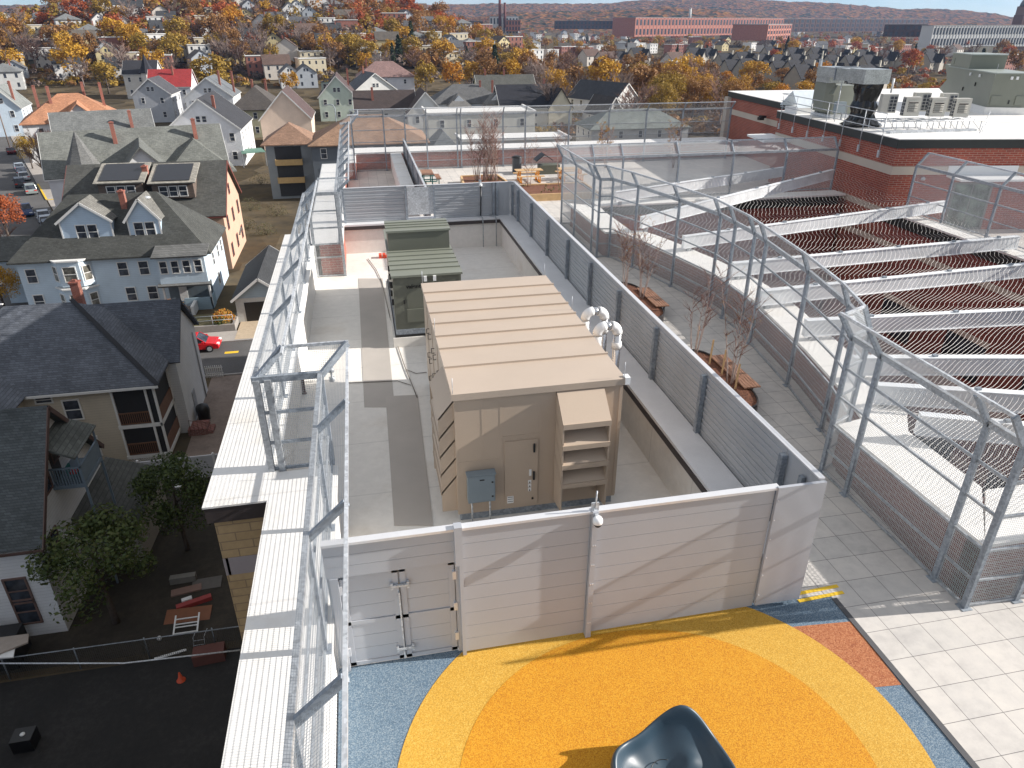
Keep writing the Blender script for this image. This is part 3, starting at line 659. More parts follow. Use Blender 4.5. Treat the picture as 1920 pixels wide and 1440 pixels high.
# white insulated pipes
def elbow(mb, c, r): mb.lathe(Vector(c) - Vector((0, 0, 0)), [(0.02, -r), (r*.75, -r*.7), (r, 0), (r*.75, r*.7), (0.02, r)], 12)
t = thing('insulated_pipe', 'two looped white insulated pipes with polished joints leaving the beige unit', 'pipe', (5.4, 16, -.3))
for py, zz, lab in ((16.45, 2.42, 0), (15.42, 2.42, 1)):
    m = MB()
    arc = lambda c, r, a0, a1: [(c[0] + r*math.cos(R(a)), py, c[2] + r*math.sin(R(a))) for a in range(a0, a1 + (15 if a1 > a0 else -15), 15 if a1 > a0 else -15)]
    m.tube([(5.06, py, zz - .1), (5.2, py, zz - .1), (5.3, py, zz - .04)], .115, 12)
    m.tube([(5.3, py, zz - .25), (5.3, py, zz + .08)], .12, 12)
    m.tube(arc((5.5, 0, zz + .12), .2, 180, 95), .125, 12); m.tube(arc((5.62, 0, zz + .12), .2, 85, 0), .125, 12)
    part('pipe_jacket', m, M_pvc, t)
    m = MB(); m.tube([(4.86, py, zz - .1), (5.08, py, zz - .1)], .1, 12); m.tube([(5.49, py, zz + .32), (5.63, py, zz + .32)], .105, 12)
    m.tube([(5.82, py, zz + .1), (5.82, py, -.28)], .1, 12); m.tube([(5.3, py, zz - .24), (5.3, py, -.28)], .1, 12)
    part('polished_joint', m, M_shiny, t)
    m = MB(); m.tube([(5.82, py, zz - .12), (5.82, py, zz - .3)], .125, 12); part('pipe_jacket', m, M_pvc, t)

# ------------------------------------------------------------------ grey green unit
t = thing('air_handling_unit', 'grey green rooftop air handling unit with a raised rear section behind the beige unit', 'air handler', (1.7, 25, -.3))
gx0, gx1, gy0, gym, gy1 = .61, 2.82, 22.15, 25.6, 28.0
m = MB(); m.box(gx0, gx1, gy0, gy1, .3, 2.1); m.box(gx0 + .02, gx1 - .02, 24.95, 26.35, 2.1, 2.82)
for x in (gx0 + .02, gx0 + .42, 1.72, 2.0, gx1 - .07): m.box(x, x + .05, gy0 - .012, gy0, .35, 2.05)
m.box(1.0, 1.66, gy0 - .05, gy0, .55, 1.0)
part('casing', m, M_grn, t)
m = MB(); m.box(gx0 - .05, gx1 + .05, gy0 - .06, gy1, 2.1, 2.17)
for y in (22.7, 23.2, 23.7, 24.2, 24.7): m.box(gx0 - .05, gx1 + .05, y - .025, y + .025, 2.17, 2.21)
m.box(gx0 - .03, gx1 + .03, 24.9, 26.4, 2.82, 2.89)
for y in (25.3, 25.65, 26.0): m.box(gx0 - .03, gx1 + .03, y - .025, y + .025, 2.89, 2.93)
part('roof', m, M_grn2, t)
m = MB(); m.box(gx0 - .02, gx1 + .02, gy0 - .02, gy1, .12, .3); part('base_rail', m, M_galvd, t)
m = MB(); m.box(gx0 - .06, gx1 + .06, gy0 - .06, gy1 + .05, .04, .12); part('gasket', m, M_black, t)
m = MB(); m.box(gx0 - .12, gx1 + .12, gy0 - .1, gy1 + .1, -.3, .04); part('curb', m, M_well, t)
for x in (1.6, 1.9): m = MB(); m.box(x, x + .1, gy0 - .12, gy0 - .06, 1.95, 2.12); part('lamp', m, M_whitep, t)
m = MB()
for y in (22.6, 23.5, 24.4): m.box(gx0 - .07, gx0, y, y + .06, 1.0, 1.2); m.box(gx0 - .07, gx0, y, y + .06, 1.6, 1.8)
m.box(gx0 + .3, gx0 + .34, gy0 - .05, gy0, 1.2, 1.32); m.box(2.5, 2.54, gy0 - .05, gy0, 1.5, 1.62); part('handle', m, M_black, t)
def text(s, size, M_, mat, parent, name, bold=.0, ext=.004):
    cu = bpy.data.curves.new(name, 'FONT'); cu.body = s; cu.size = size; cu.extrude = ext; cu.offset = bold; cu.align_x = 'LEFT'
    o = bpy.data.objects.new(name, cu); COL.objects.link(o)
    dg = bpy.context.evaluated_depsgraph_get(); me = bpy.data.meshes.new_from_object(o.evaluated_get(dg)); bpy.data.objects.remove(o); bpy.data.curves.remove(cu)
    me.transform(M_); me.materials.clear(); me.materials.append(mat)
    if parent: me.transform(Matrix.Translation(-wloc(parent)))
    q = bpy.data.objects.new(name, me); COL.objects.link(q); q.parent = parent; return q
text('valent', .17, Matrix.Translation((1.02, gy0 - .02, 1.72)) @ Matrix.Rotation(R(90), 4, 'X') @ Matrix.Scale(1.15, 4, (1, 0, 0)), M_black, t, 'lettering', .006)
# ------------------------------------------------------------------ moulded play seat
def seat():
    t = thing('play_seat', 'dark blue moulded plastic bucket seat with a high wavy rim on the orange circle', 'play equipment', (3.35, 5.45, 0))
    n, k = 72, 26; m = MB(); vs = []; fs = []
    def rim(a):
        d = math.degrees(a) % 360
        def g(c, w): return math.exp(-(((d - c + 180) % 360 - 180) / w) ** 2)
        h_ = .42 + .40 * g(63, 24) + .16 * g(152, 20) + .10 * g(250, 40) + .05 * g(345, 30) + .10 * g(105, 30)
        r_ = .80 + .12 * g(50, 35) + .06 * g(150, 22) + .05 * g(330, 40) - .05 * g(110, 18)
        return r_, h_
    prof = [(1.0, .0, 0), (1.02, .25, 0), (1.035, .6, 0), (1.03, .85, 0), (1.01, .96, 0), (.975, 1.0, 0), (.94, .97, 0), (.90, .86, 0), (.85, .7, 0)]
    inn = [(.78, .50), (.70, .40), (.60, .34), (.48, .31), (.36, .29), (.24, .275), (.12, .27), (.02, .27)]
    def bumps(x, y, z):
        q = lambda cx, cy, s: math.exp(-((x-cx)**2 + (y-cy)**2) / s**2)
        z += .17 * q(.33, .25, .17) - .05 * q(.33, .18, .08)
        z += .20 * q(-.42, .02, .19) - .20 * q(-.40, -.08, .075)
        return z
    for i in range(n):
        a = 2 * math.pi * i / n; r_, h_ = rim(a)
        for f, z, _ in prof: vs.append((r_*f*math.cos(a), r_*f*math.sin(a), h_*z))
        base = h_ * .7
        for f, z in inn:
            k_ = max(0, (f - .3) / .55); zz = .16 + (base - .16) * k_ ** 1.7
            x, y = r_*f*math.cos(a), r_*f*math.sin(a); vs.append((x, y, max(.06, bumps(x, y, zz))))
    c = len(prof) + len(inn)
    for i in range(n):
        for j in range(c - 1):
            a = i*c + j; b = ((i+1) % n)*c + j; fs.append((a, b, b+1, a+1))
    m.add([Vector(v) + Vector((3.35, 5.45, 0)) for v in vs], fs, 0, True)
    o = part('shell', m, plain('dark blue moulded plastic', (.026, .05, .072), .42, 0, .12, 2), t)
    s = o.modifiers.new('smooth', 'SUBSURF'); s.levels = 1; s.render_levels = 1
    m = MB()
    def loop(cx, cy, r, a0, a1, z): return [(3.35 + cx + r*math.cos(R(a)), 5.45 + cy + r*math.sin(R(a)), z) for a in range(a0, a1, 8)]
    m.tube(loop(-.05, .22, .2, 60, 260, .285), .006, 5); part('groove', m, M_black, t)
seat()

# ------------------------------------------------------------------ planters, benches and young birches
M_soil = speckle('bark mulch', [(0, (.05, .02, .01)), (.5, (.14, .05, .025)), (1, (.22, .09, .045))], 28)
M_corten = plain('dark steel planter', (.05, .045, .045), .6, .3)
M_bark = plain('birch bark', (.42, .33, .29), .8, 0, .35, 8)
M_twig = plain('reddish twigs', (.22, .115, .09), .8)
L_gold = leaf('gold leaves', [(.42, .22, .02), (.55, .32, .04), (.36, .14, .02)])
def planter(label, cx, cy, lx, ly, z=.42, rz=0, soil=M_soil, n=28, sq=3.0, group=None):
    t = thing('planter', label, 'planter', (cx, cy, 0), 0, group)
    def ring(k):
        out = []
        for i in range(n):
            a = 2*math.pi*i/n; c, s = math.cos(a), math.sin(a); e = 2/sq
            x = lx*k*math.copysign(abs(c)**e, c); y = ly*k*math.copysign(abs(s)**e, s)
            out.append((cx + x*math.cos(rz) - y*math.sin(rz), cy + x*math.sin(rz) + y*math.cos(rz)))
        return out
    a, b = ring(1), ring(.97 if lx > .4 else .94); m = MB()
    vs = [(x, y, 0) for x, y in a] + [(x, y, z) for x, y in a] + [(x, y, z) for x, y in b] + [(x, y, z - .07) for x, y in b]
    fs = []
    for i in range(n):
        j = (i+1) % n
        for q in range(3): fs.append((q*n+i, q*n+j, (q+1)*n+j, (q+1)*n+i))
    m.add(vs, fs); part('edging', m, M_corten, t)
    m = MB(); m.add([(x, y, z - .06 + random.uniform(0, .015)) for x, y in b] + [(cx, cy, z - .01)], [(i, (i+1) % n, n) for i in range(n)]); part('mulch', m, soil, t)
    return t
def bench(label, a, b, w, z=.44):
    t = thing('bench', label, 'bench', (a[0], a[1], 0), 0, 'benches on the terrace'); a = Vector((*a, z)); b = Vector((*b, z)); n = (b - a).normalized().cross(Vector((0,0,1)))
    m = MB()
    for i in range(5): o = n * (w * (i + .5) / 5); m.bar(a + o, b + o, w/5 - .012, .04)
    part('seat', m, M_wood, t)
    m = MB()
    for k in (.12, .88): q = a + (b - a)*k; m.bar(q + n*.05 - Vector((0,0,.03)), q + n*(w - .05) - Vector((0,0,.03)), .05, .05); m.bar(q + n*.1 - Vector((0,0,.03)), Vector(((q + n*.1).x, (q + n*.1).y, 0)), .05, .05); m.bar(q + n*(w - .1) - Vector((0,0,.03)), Vector(((q + n*(w-.1)).x, (q + n*(w-.1)).y, 0)), .05, .05)
    part('support', m, M_corten, t)
def birch(label, x, y, z, h, stems, seed, leaves=0, spread=.16, group='bare young birches'):
    rnd = random.Random(seed); t = thing('birch_tree', label, 'tree', (x, y, z), 0, group)
    mt = MB(); mw = MB(); ml = MB()
    for s in range(stems):
        a = rnd.uniform(0, 6.28); r0 = rnd.uniform(.02, .12); lean = rnd.uniform(.4, 1.2) * spread
        hh = h * rnd.uniform(.75, 1); p = Vector((x + r0*math.cos(a), y + r0*math.sin(a), z)); pts = [p]
        d = Vector((math.cos(a)*lean, math.sin(a)*lean, 1)).normalized()
        for i in range(7):
            d = (d + Vector((rnd.uniform(-.09, .09), rnd.uniform(-.09, .09), .04))).normalized(); p = p + d * hh / 7; pts.append(p)
        mt.tube(pts, [.024 - .0028*i for i in range(8)], 5)
        for i in range(15):
            k = rnd.uniform(.3, 1) * 6.9; j = int(k); q = pts[j].lerp(pts[min(7, j+1)], k - j); b = rnd.uniform(0, 6.28)
            e = Vector((math.cos(b), math.sin(b), rnd.uniform(.6, 1.6))).normalized(); l = rnd.uniform(.25, .6) * h / 3
            q2 = q + e * l; mw.tube([q, q + e*l*.5 + Vector((rnd.uniform(-.03,.03),)*3), q2], [.009, .007, .003], 3)
            for u in range(2):
                b += rnd.uniform(.5, 1.5); e2 = (e + Vector((math.cos(b), math.sin(b), .5)) * .7).normalized(); q3 = q + e*l*rnd.uniform(.3, .8); q4 = q3 + e2*l*.55; mw.tube([q3, q4], [.006, .003], 3)
                for v in range(leaves if rnd.random() < .35 else 0):
                    c = q4 + Vector((rnd.uniform(-.08,.08), rnd.uniform(-.08,.08), rnd.uniform(-.1,.05))); s_ = rnd.uniform(.02, .04)
                    ml.add([c + Vector((-s_, 0, 0)), c + Vector((0, s_*.6, -s_*.4)), c + Vector((s_, 0, s_*.3)), c + Vector((0, -s_*.6, s_*.4))], [(0,1,2,3)])
    part('trunk', mt, M_bark, t); part('twigs', mw, M_twig, t)
    if ml.v: part('leaves', ml, L_gold, t)
    return t
planter('oval dark planter of brown mulch with birches, nearer of the two by the curved fence', 9.12, 16.6, .86, 1.95, .42)
planter('oval dark planter of brown mulch with birches, farther of the two by the curved fence', 9.12, 23.1, .86, 1.95, .42)
bench('slatted brown bench along the nearer oval birch planter', (9.72, 15.7), (9.72, 17.85), .5)
bench('slatted brown bench along the farther oval birch planter', (9.72, 22.1), (9.72, 24.1), .5)
for (px, py, h_, st, sd, lv, tx) in ((1300, 668, 2.9, 4, 1, 0, 'bare multi stemmed birch at the far end of the nearer oval planter'), (1366, 718, 3.0, 4, 2, 5, 'bare birch with a few gold leaves at the near end of the nearer oval planter'),
        (1172, 545, 2.9, 4, 3, 4, 'bare birch with a few leaves at the far end of the farther oval planter'), (1203, 560, 3.0, 5, 4, 4, 'bare multi stemmed birch beside the bench at the farther oval planter')):
    p = P(px, py, .38); birch(tx, p.x, p.y, .38, h_, st, sd, lv)
for i, (px, py) in enumerate(((1304, 655), (1330, 682), (1353, 702), (1378, 730))):
    p = P(px, py, .38); m = MB(); m.bar((p.x, p.y, .36), (p.x + .03, p.y, 1.15), .04, .04)
    solo('tree_stake', m, M_pine, ['wooden tree stake at the far tip of the nearer birch planter', 'wooden tree stake second from the far tip of the nearer birch planter', 'wooden tree stake beside the bench of the nearer birch planter', 'wooden tree stake at the near tip of the nearer birch planter'][i], 'stake', None, 'tree stakes')

# rear terrace: low wall with white cap, metal divider, furniture, planting bed
t = thing('divider_wall', 'low brick wall with a seamed white cap beside the rear terrace divider', 'wall', (2.6, 46, 0))
m = MB(); m.box(2.12, 2.62, 41.4, 53.3, 0, .98); part('brick_wall', m, M_brick, t)
m = MB(); m.box(2.0, 2.1, 41.4, 53.3, 0, 1.0); part('facing', m, M_white, t)
m = MB(); m.box(2.02, 2.78, 41.3, 53.4, 1.0, 1.08)
for y in (42.0, 44.3, 46.6, 48.9, 51.2): m.box(2.01, 2.79, y, y + .06, 1.08, 1.095)
part('cap', m, M_cap, t)
t = thing('divider_fence', 'tall corrugated metal divider running back along the capped brick wall', 'fence', (3.0, 45, 0))
m = MB()
y = 34.6
while y < 53: m.box(2.98, 3.02, y, y + .09, .1, 2.0); m.box(3.0, 3.05, y + .09, y + .2, .1, 2.0); y += .2
part('panel', m, M_galv, t)
m = MB(); m.bar((3.0, 34.5, 2.03), (3.0, 53.2, 2.03), .1, .06); part('top_rail', m, M_galvl, t)
for y in (36.5, 40.5, 44.5, 48.5, 52.5):
    m = MB(); m.box(2.9, 2.98, y - .05, y + .05, 0, 2.0); part('post', m, M_galvd, t)
def picnic(label, cx, cy, rz, top, frame, slat, group='picnic tables on the rear terrace'):
    t = thing('picnic_table', label, 'picnic table', (cx, cy, 0), rz, group)
    m = MB()
    for i in range(7): y0 = -.38 + i*.11; m.box(-.9, .9, y0, y0 + .095, .72, .76)
    lpart('tabletop', m, top, t)
    for s in (-1, 1):
        m = MB()
        for i in range(3): y0 = s*.68 - .16 + i*.11; m.box(-.9, .9, y0, y0 + .095, .42, .46)
        lpart('seat', m, top, t)
    for s in (-.62, .62):
        m = MB(); m.box(s - .035, s + .035, -.75, .75, .36, .42); m.box(s - .035, s + .035, -.3, -.23, 0, .72); m.box(s - .035, s + .035, .23, .3, 0, .72); m.box(s - .035, s + .035, -.7, .7, 0, .06); m.box(s - .03, s + .03, -.72, -.66, .06, .4); m.box(s - .03, s + .03, .66, .72, .06, .4)
        lpart('frame', m, frame, t)
M_teal = plain('teal painted steel', (.02, .17, .16), .4, .2); M_oran = plain('orange painted steel', (.72, .29, .02), .5)
picnic('slatted picnic table on a teal frame beside the metal divider', 4.05, 47.4, R(90), M_wood, M_teal, 7)
picnic('light timber picnic table on orange frame, behind the bare birch clump', 10.7, 46.9, 0, M_pine, M_oran, 7)
picnic('light timber picnic table on orange frame, nearer the pointed fence corner', 13.6, 46.9, 0, M_pine, M_oran, 7)
t = thing('planting_bed', 'raised timber edged bed of red mulch and low green plants on the rear terrace', 'planter', (9, 44.5, 0))
m = MB()
pts = [(6.3, 47.6), (6.05, 44.2), (6.5, 41.2), (13.6, 41.0), (13.6, 44.0), (9.0, 44.0), (8.7, 47.6)]
for a, b in zip(pts, pts[1:] + pts[:1]): m.bar((*a, .2), (*b, .2), .12, .42)
part('edging', m, M_pine, t)
m = MB(); m.prism(pts, .02, .34); part('mulch', m, M_soil, t)
L_grn = leaf('low green plants', [(.05, .08, .02), (.09, .12, .03), (.13, .10, .03)])
rnd = random.Random(9); m = MB()
for i in range(900):
    x, y = rnd.uniform(6.4, 13.4), rnd.uniform(41.2, 47.4)
    if x > 8.7 and y > 43.8: continue
    if math.sin(x*2.1)*math.cos(y*1.7) < .1: continue
    c = Vector((x, y, .36)); a = rnd.uniform(0, 6.28); s_ = rnd.uniform(.06, .14); d = Vector((math.cos(a)*s_, math.sin(a)*s_, rnd.uniform(.05, .16)))
    m.add([c, c + d, c + d*.6 + Vector((-d.y*.5, d.x*.5, .05))], [(0, 1, 2)])
part('ground_plants', m, L_grn, t)['kind'] = 'stuff'
k = 0
for (px, py, h_, st) in ((905, 336, 4.2, 7), (893, 337, 3.6, 6), (918, 338, 3.8, 6), (930, 337, 3.2, 5)):
    k += 1; p = P(px, py, .34); birch(['tall reddish bare birch in the middle of the rear bed clump', 'reddish bare birch at the left side of the rear bed clump', 'reddish bare birch at the right side of the rear bed clump', 'short reddish bare birch nearest the picnic tables in the rear bed'][k-1], p.x, min(p.y, 46), .34, h_, st + 3, 20 + k, 0, .22)
for (px, py, h_, tx) in ((977, 337, 3.0, 'slim bare birch in front of the first orange picnic table'), (1028, 332, 3.4, 'slim bare birch in front of the second orange picnic table')):
    p = P(px, py, .34); birch(tx, p.x, min(p.y, 43.6), .34, h_, 3, 30 + px, 2, .18)
for (px, py, tx) in ((1135, 296, 'gold leaved birch behind the courtyard fence, left of two'), (1262, 296, 'gold leaved birch beside the brick building, right of two')):
    p = P(px, 312, .1); birch(tx, p.x, p.y, 0, 3.4, 5, px, 16, .2)
t = thing('litter_bin', 'dark grey round litter bin near the orange picnic tables', 'bin', (10.6, 50.2, 0))
m = MB(); m.lathe((10.6, 50.2, 0), [(.3, 0), (.33, .05), (.33, .95), (.36, .97), (.36, 1.0), (.2, 1.0)], 18); part('body', m, plain('grey bin', (.09, .10, .115), .5), t)
m = MB(); m.lathe((10.6, 50.2, 1.0), [(.37, 0), (.36, .06), (.2, .12), (.02, .13)], 18); part('lid', m, M_black, t)
t = thing('storage_box', 'dark box with open black lid between the picnic tables', 'box', (12.4, 49.4, 0))
m = MB(); m.box(12.0, 13.4, 49.0, 49.9, 0, .6); part('body', m, plain('olive box', (.10, .105, .08), .6), t)
m = MB(); m.slab([(11.7, 49.0, .9), (12.3, 49.0, 1.35), (12.3, 50, 1.35), (11.7, 50, .9)], .05); m.slab([(12.3, 49.0, 1.35), (12.9, 49.0, .95), (12.9, 50, .95), (12.3, 50, 1.35)], .05); part('lid', m, M_black, t)

# ------------------------------------------------------------------ courtyard beams and net
M_beam = plain('galvanized beam', (.72, .735, .745), .5, .1, .18, 1.4, 14)
BE = [((1154, 360, 1.8), (1472, 313, 2.3)), ((1203, 407, 1.8), (1562, 318, 2.3)), ((1282, 443, 1.75), (1773, 377, 1.95)), ((1373, 493, 1.75), (1905, 443, 1.75)), ((1427, 545, 1.75), (1915, 496, 1.7)), ((1511, 600, 1.75), (1920, 581, 1.7)), ((1600, 669, 1.75), (1920, 671.5, 1.7)), ((1645, 720, 1.7), (1920, 737, 1.7)), ((1725, 776, 1.7), (1920, 795, 1.7))]
beams = []
for i, (a, b) in enumerate(BE):
    p, q = P(*a), P(*b)
    if i >= 3: d = (q - p); q = p + d * ((25.6 - p.x) / d.x); q.z = b[2]
    if i == 8: q = p + (q - p) * .75
    beams.append((p, q))
    m = MB(); lo = Vector((0, 0, .24)); m.bar(p, q, .22, .025); m.bar(p - lo*2, q - lo*2, .22, .025); m.bar(p - lo, q - lo, .16, .46)
    n = 5
    t = thing('steel_beam', ['galvanized steel beam farthest across the courtyard, nearest the far fence', 'galvanized beam ending at the brick building corner fence', 'long galvanized beam ending in front of the glazed door', 'galvanized beam fourth from the far side of the courtyard net', 'galvanized beam crossing the middle of the netted courtyard', 'galvanized beam just behind the tilted fence top panel', 'galvanized beam third from the near end of the courtyard net', 'galvanized beam second from the near end of the courtyard net', 'short galvanized beam nearest the camera under the net'][i], 'beam', p, 0, 'steel beams over the courtyard')
    part('beam', m, M_beam, t)
    m = MB()
    for k in (.15, .35, .55, .75, .92):
        c = p.lerp(q, k); m.box(c.x - .06, c.x + .06, c.y - .05, c.y + .05, c.z + .01, c.z + .07)
    part('net_clamp', m, M_galvd, t)
    m = MB(); c = p + (q - p).normalized() * .3; m.box(c.x - .08, c.x + .08, c.y - .08, c.y + .08, 1.12, p.z - .5); part('bearing', m, M_galv, t)
# net: wavy strands slung over the beams
def netz(x, y):                                     # height of the net above a plan point: beams hold it up, it sags between
    prev = None
    ys = []
    for p, q in beams:
        k = (x - p.x) / (q.x - p.x); ys.append((p.y + (q.y - p.y) * k, p.z + (q.z - p.z) * max(0, min(1, k))))
    ys.sort()
    if y <= ys[0][0]: return ys[0][1] + .02
    for (y0, z0), (y1, z1) in zip(ys, ys[1:]):
        if y0 <= y <= y1:
            k = (y - y0) / max(.01, y1 - y0); return z0 + (z1 - z0)*k + .03 - .30 * 4 * k * (1 - k)
    return ys[-1][1] + .02
def cx0(y):                                         # inner edge of the curved wall
    for (a, b), (c, d) in zip(cv, cv[1:]):
        if b <= y <= d: return a + (c - a) * (y - b) / (d - b) + .25
    return 10.3
m = MB(); rnd = random.Random(5)
COT = [(8, 2.1), (12, 1.85), (17, 1.5), (22, .9), (27, .62), (32, .45), (36, .4)]
def cot(y):
    for (a, b), (c, d) in zip(COT, COT[1:]):
        if y <= c: return b + (d - b) * max(0, (y - a) / (c - a))
    return .4
x0 = -26.0; i = 0
while x0 < 25.4:
    x = x0; y = 8.3; pts = []; ph = rnd.uniform(-.25, .25)
    while y < 35.5:
        s_ = .16; x += cot(y) * s_; y += s_
        xx = x + .09 * math.sin(y * 2.2 + x * .5) + .05 * math.sin(y * 4.7 + x * 1.1 + ph) + .015 * math.sin(y*13 + i)
        ok = cx0(y) < xx < 25.6
        if ok: pts.append((xx, y, netz(xx, y)))
        if (not ok or y >= 35.5) and len(pts) > 1: m.tube(pts, .0042, 3, cap=False, smooth=False)
        if not ok: pts = []
    x0 += .19; i += 1
solo('safety_net', m, plain('white net cord', (.62, .60, .57), .7), 'wavy white safety net slung over the courtyard beams', 'net')

# ------------------------------------------------------------------ brick roof building
t = thing('brick_building', 'red brick rooftop building with white roof, dark fascia and pale stone band', 'building', (25.4, 31.3, 0))
BC = [(25.4, 31.3), (26.2, 43.6), (28.9, 43.5), (29.9, 57.6), (60, 56), (60, 26.4), (40, 28.6)]
def wallstrip(mb, pts, z0, z1, off, closed=False):
    for a, b in zip(pts, pts[1:]):
        a = Vector((*a, 0)); b = Vector((*b, 0)); d = (b - a).normalized(); n = Vector((-d.y, d.x, 0))
        mb.bar(a - d*off + Vector((0, 0, (z0+z1)/2)) + n*0, b + d*off + Vector((0, 0, (z0+z1)/2)), off*2, z1 - z0)
m = MB(); m.prism(BC, -.25, 4.0); m.prism([(25.4, 31.3), (26.2, 43.6), (30, 43.5), (30, 31)], G0, -.25); part('wall', m, M_brick, t)
edge = [BC[6], BC[0], BC[1], BC[2], BC[3]]
m = MB(); wallstrip(m, edge, 2.72, 3.12, .02); m.bar((25.4, 31.3, .96), (25.65, 35.4, .96), .05, .3); part('stone_band', m, M_band, t)
m = MB(); wallstrip(m, edge, 3.98, 4.38, .09); part('roof_edge', m, M_fascia, t)
m = MB(); m.prism([(25.33, 31.2), (26.1, 43.7), (28.8, 43.6), (29.8, 57.7), (60, 56), (60, 26.3), (40, 28.5)], 4.38, 4.42); part('roof', m, M_cap, t)
m = MB(); m.box(29.55, 29.95, 57.1, 57.7, -.2, 4.0); part('corner_pier', m, M_band, t)
# door in the front wall
def fw(u, z, out=0.0):                              # point on the front wall
    a = Vector((25.4, 31.3, 0)); d = (Vector((40, 28.6, 0)) - a).normalized(); n = Vector((d.y, -d.x, 0)); return a + d*u + n*out + Vector((0, 0, z))
def fbox(mb, u0, u1, z0, z1, o0, o1, mi=0):
    v = [fw(u0, z0, o0), fw(u1, z0, o0), fw(u1, z0, o1), fw(u0, z0, o1), fw(u0, z1, o0), fw(u1, z1, o0), fw(u1, z1, o1), fw(u0, z1, o1)]
    mb.add(v, [(0,1,2,3), (7,6,5,4), (0,4,5,1), (1,5,6,2), (2,6,7,3), (3,7,4,0)], mi)
m = MB(); fbox(m, 3.25, 5.25, 0, 2.35, -.05, .03); d = part('door', m, plain('door frame grey', (.20, .21, .20), .5, .2), t)
for u0, u1 in ((3.38, 4.2), (4.3, 5.12)):
    m = MB(); fbox(m, u0, u1, .12, 2.25, .03, .05); part('pane', m, glassy('green tinted glass', (.10, .13, .11), .15), d)
m = MB(); fbox(m, 2.75, 6.2, 2.62, 2.72, 0, 1.25); fbox(m, 2.75, 6.2, 2.72, 3.15, 0, .06); part('canopy', m, M_whitep, t)
m = MB(); m.lathe(fw(1.6, 2.55, .08), [(.02, -.08), (.1, -.06), (.1, .04), (.03, .08)], 12); part('light', m, M_galvl, t)
m = MB(); fbox(m, 2.3, 2.55, 1.0, 1.35, .02, .06); part('notice', m, M_whitep, t)
m = MB(); q = PX(1399, 202, 28.98); m.box(29.0 - .3, 29.0 + .1, 50.0, 50.4, 3.2, 3.35); m.box(28.6, 28.95, 50.02, 50.38, 3.05, 3.25); part('wall_light', m, M_black, t)
m = MB(); m.slab([(24.2, 41.5, 2.95), (26.1, 41.5, 2.95), (26.3, 44.3, 2.95), (24.6, 44.3, 2.95)], .12); part('canopy', m, M_whitep, t)
t = thing('guard_rail', 'galvanized three bar guard rail fixed to the brick building roof edge', 'railing', (25.5, 32, 3.6))
tops = [P(x, y, 5.45) for x, y in ((1470, 176), (1490, 180.5), (1512, 186), (1536, 190.5), (1562, 195.5), (1588, 200), (1614, 204.5))]
a = Vector((25.72, 39.2, 0)); b = Vector((25.33, 33.6, 0))
m = MB()
for z in (5.45, 5.05, 4.72): m.tube([(26.0, 43.2, z), (25.22, 32.3, z)], .022, 6)
m.tube([(26.0, 43.2, 5.45), (27.2, 43.4, 5.45)], .022, 6); part('rail', m, M_galvl, t)
for k in range(7):
    y = 32.3 + (43.2 - 32.3) * (k / 6) * .98; x = 25.22 + (26.0 - 25.22) * (k / 6) * .98
    m = MB(); m.tube([(x, y, 3.45), (x, y, 5.45)], .02, 6); m.box(x - .05, x + .02, y - .06, y + .06, 3.4, 3.75); part('post', m, M_galvl, t)
ZR = 4.42
p = P(1512, 205, ZR)
t = thing('roof_hatch', 'white roof hatch with a bluish translucent lid behind the guard rail', 'roof hatch', (27.2, 42, ZR))
m = MB(); m.box(26.2, 28.4, 41.6, 43.0, ZR, ZR + .35); part('curb', m, M_whitep, t)
m = MB(); m.slab([(26.3, 42.6, ZR + 1.25), (27.9, 42.6, ZR + 1.25), (28.3, 43.3, ZR + .4), (26.0, 43.3, ZR + .4)], .06); m.slab([(26.2, 41.6, ZR + .35), (28.4, 41.6, ZR + .35), (27.9, 42.6, ZR + 1.25), (26.3, 42.6, ZR + 1.25)], .05); part('lid', m, plain('translucent plastic', (.62, .68, .72), .3), t)
m = MB(); m.tube([(26.9, 40.6, ZR), (26.9, 40.6, ZR + .3), (26.6, 40.7, ZR + .5), (26.6, 40.7, ZR + 2.9)], .05, 8); m.box(26.55, 26.66, 40.6, 40.8, ZR + 2.6, ZR + 3.1)
solo('antenna_mast', m, M_galvl, 'thin galvanized antenna mast on a bent pipe beside the roof hatch', 'mast')
t = thing('electrical_box', 'small grey blue electrical box on the brick building roof edge', 'electrical box', (27.0, 38.8, ZR))
m = MB(); m.box(26.75, 27.35, 38.6, 38.9, ZR + .35, ZR + .95); part('cabinet', m, M_egrey, t)
m = MB(); m.box(26.8, 26.86, 38.7, 38.8, ZR, ZR + .35); m.box(27.25, 27.31, 38.7, 38.8, ZR, ZR + .35); part('leg', m, M_galv, t)
t = thing('ducted_unit', 'grey green roof unit with silver ducts, one riser wrapped in black plastic', 'air handler', (28.2, 38, ZR))
m = MB(); m.box(26.9, 28.4, 39.3, 40.9, ZR + .2, ZR + 1.75); m.slab([(26.7, 39.1, ZR + 1.3), (26.9, 39.1, ZR + 1.8), (26.9, 41.0, ZR + 1.8), (26.7, 41.0, ZR + 1.3)], .05)
m.prism([(26.5, 39.6), (26.9, 39.3), (26.9, 40.9), (26.5, 40.7)], ZR + .35, ZR + 1.9)
part('casing', m, M_grn2, t)
Md = galv('silver duct', (.42, .44, .43), .5, .35)
for bx in ((26.45, 27.4, 39.3, 40.6, 1.9, 2.2), (26.4, 27.6, 38.4, 40.6, 2.2, 2.72), (26.1, 27.4, 36.75, 38.3, 2.15, 2.75), (25.75, 27.25, 35.3, 36.65, 2.12, 2.82)):
    m = MB(); m.box(bx[0], bx[1], bx[2], bx[3], ZR + bx[4], ZR + bx[5]); part('duct', m, Md, t)
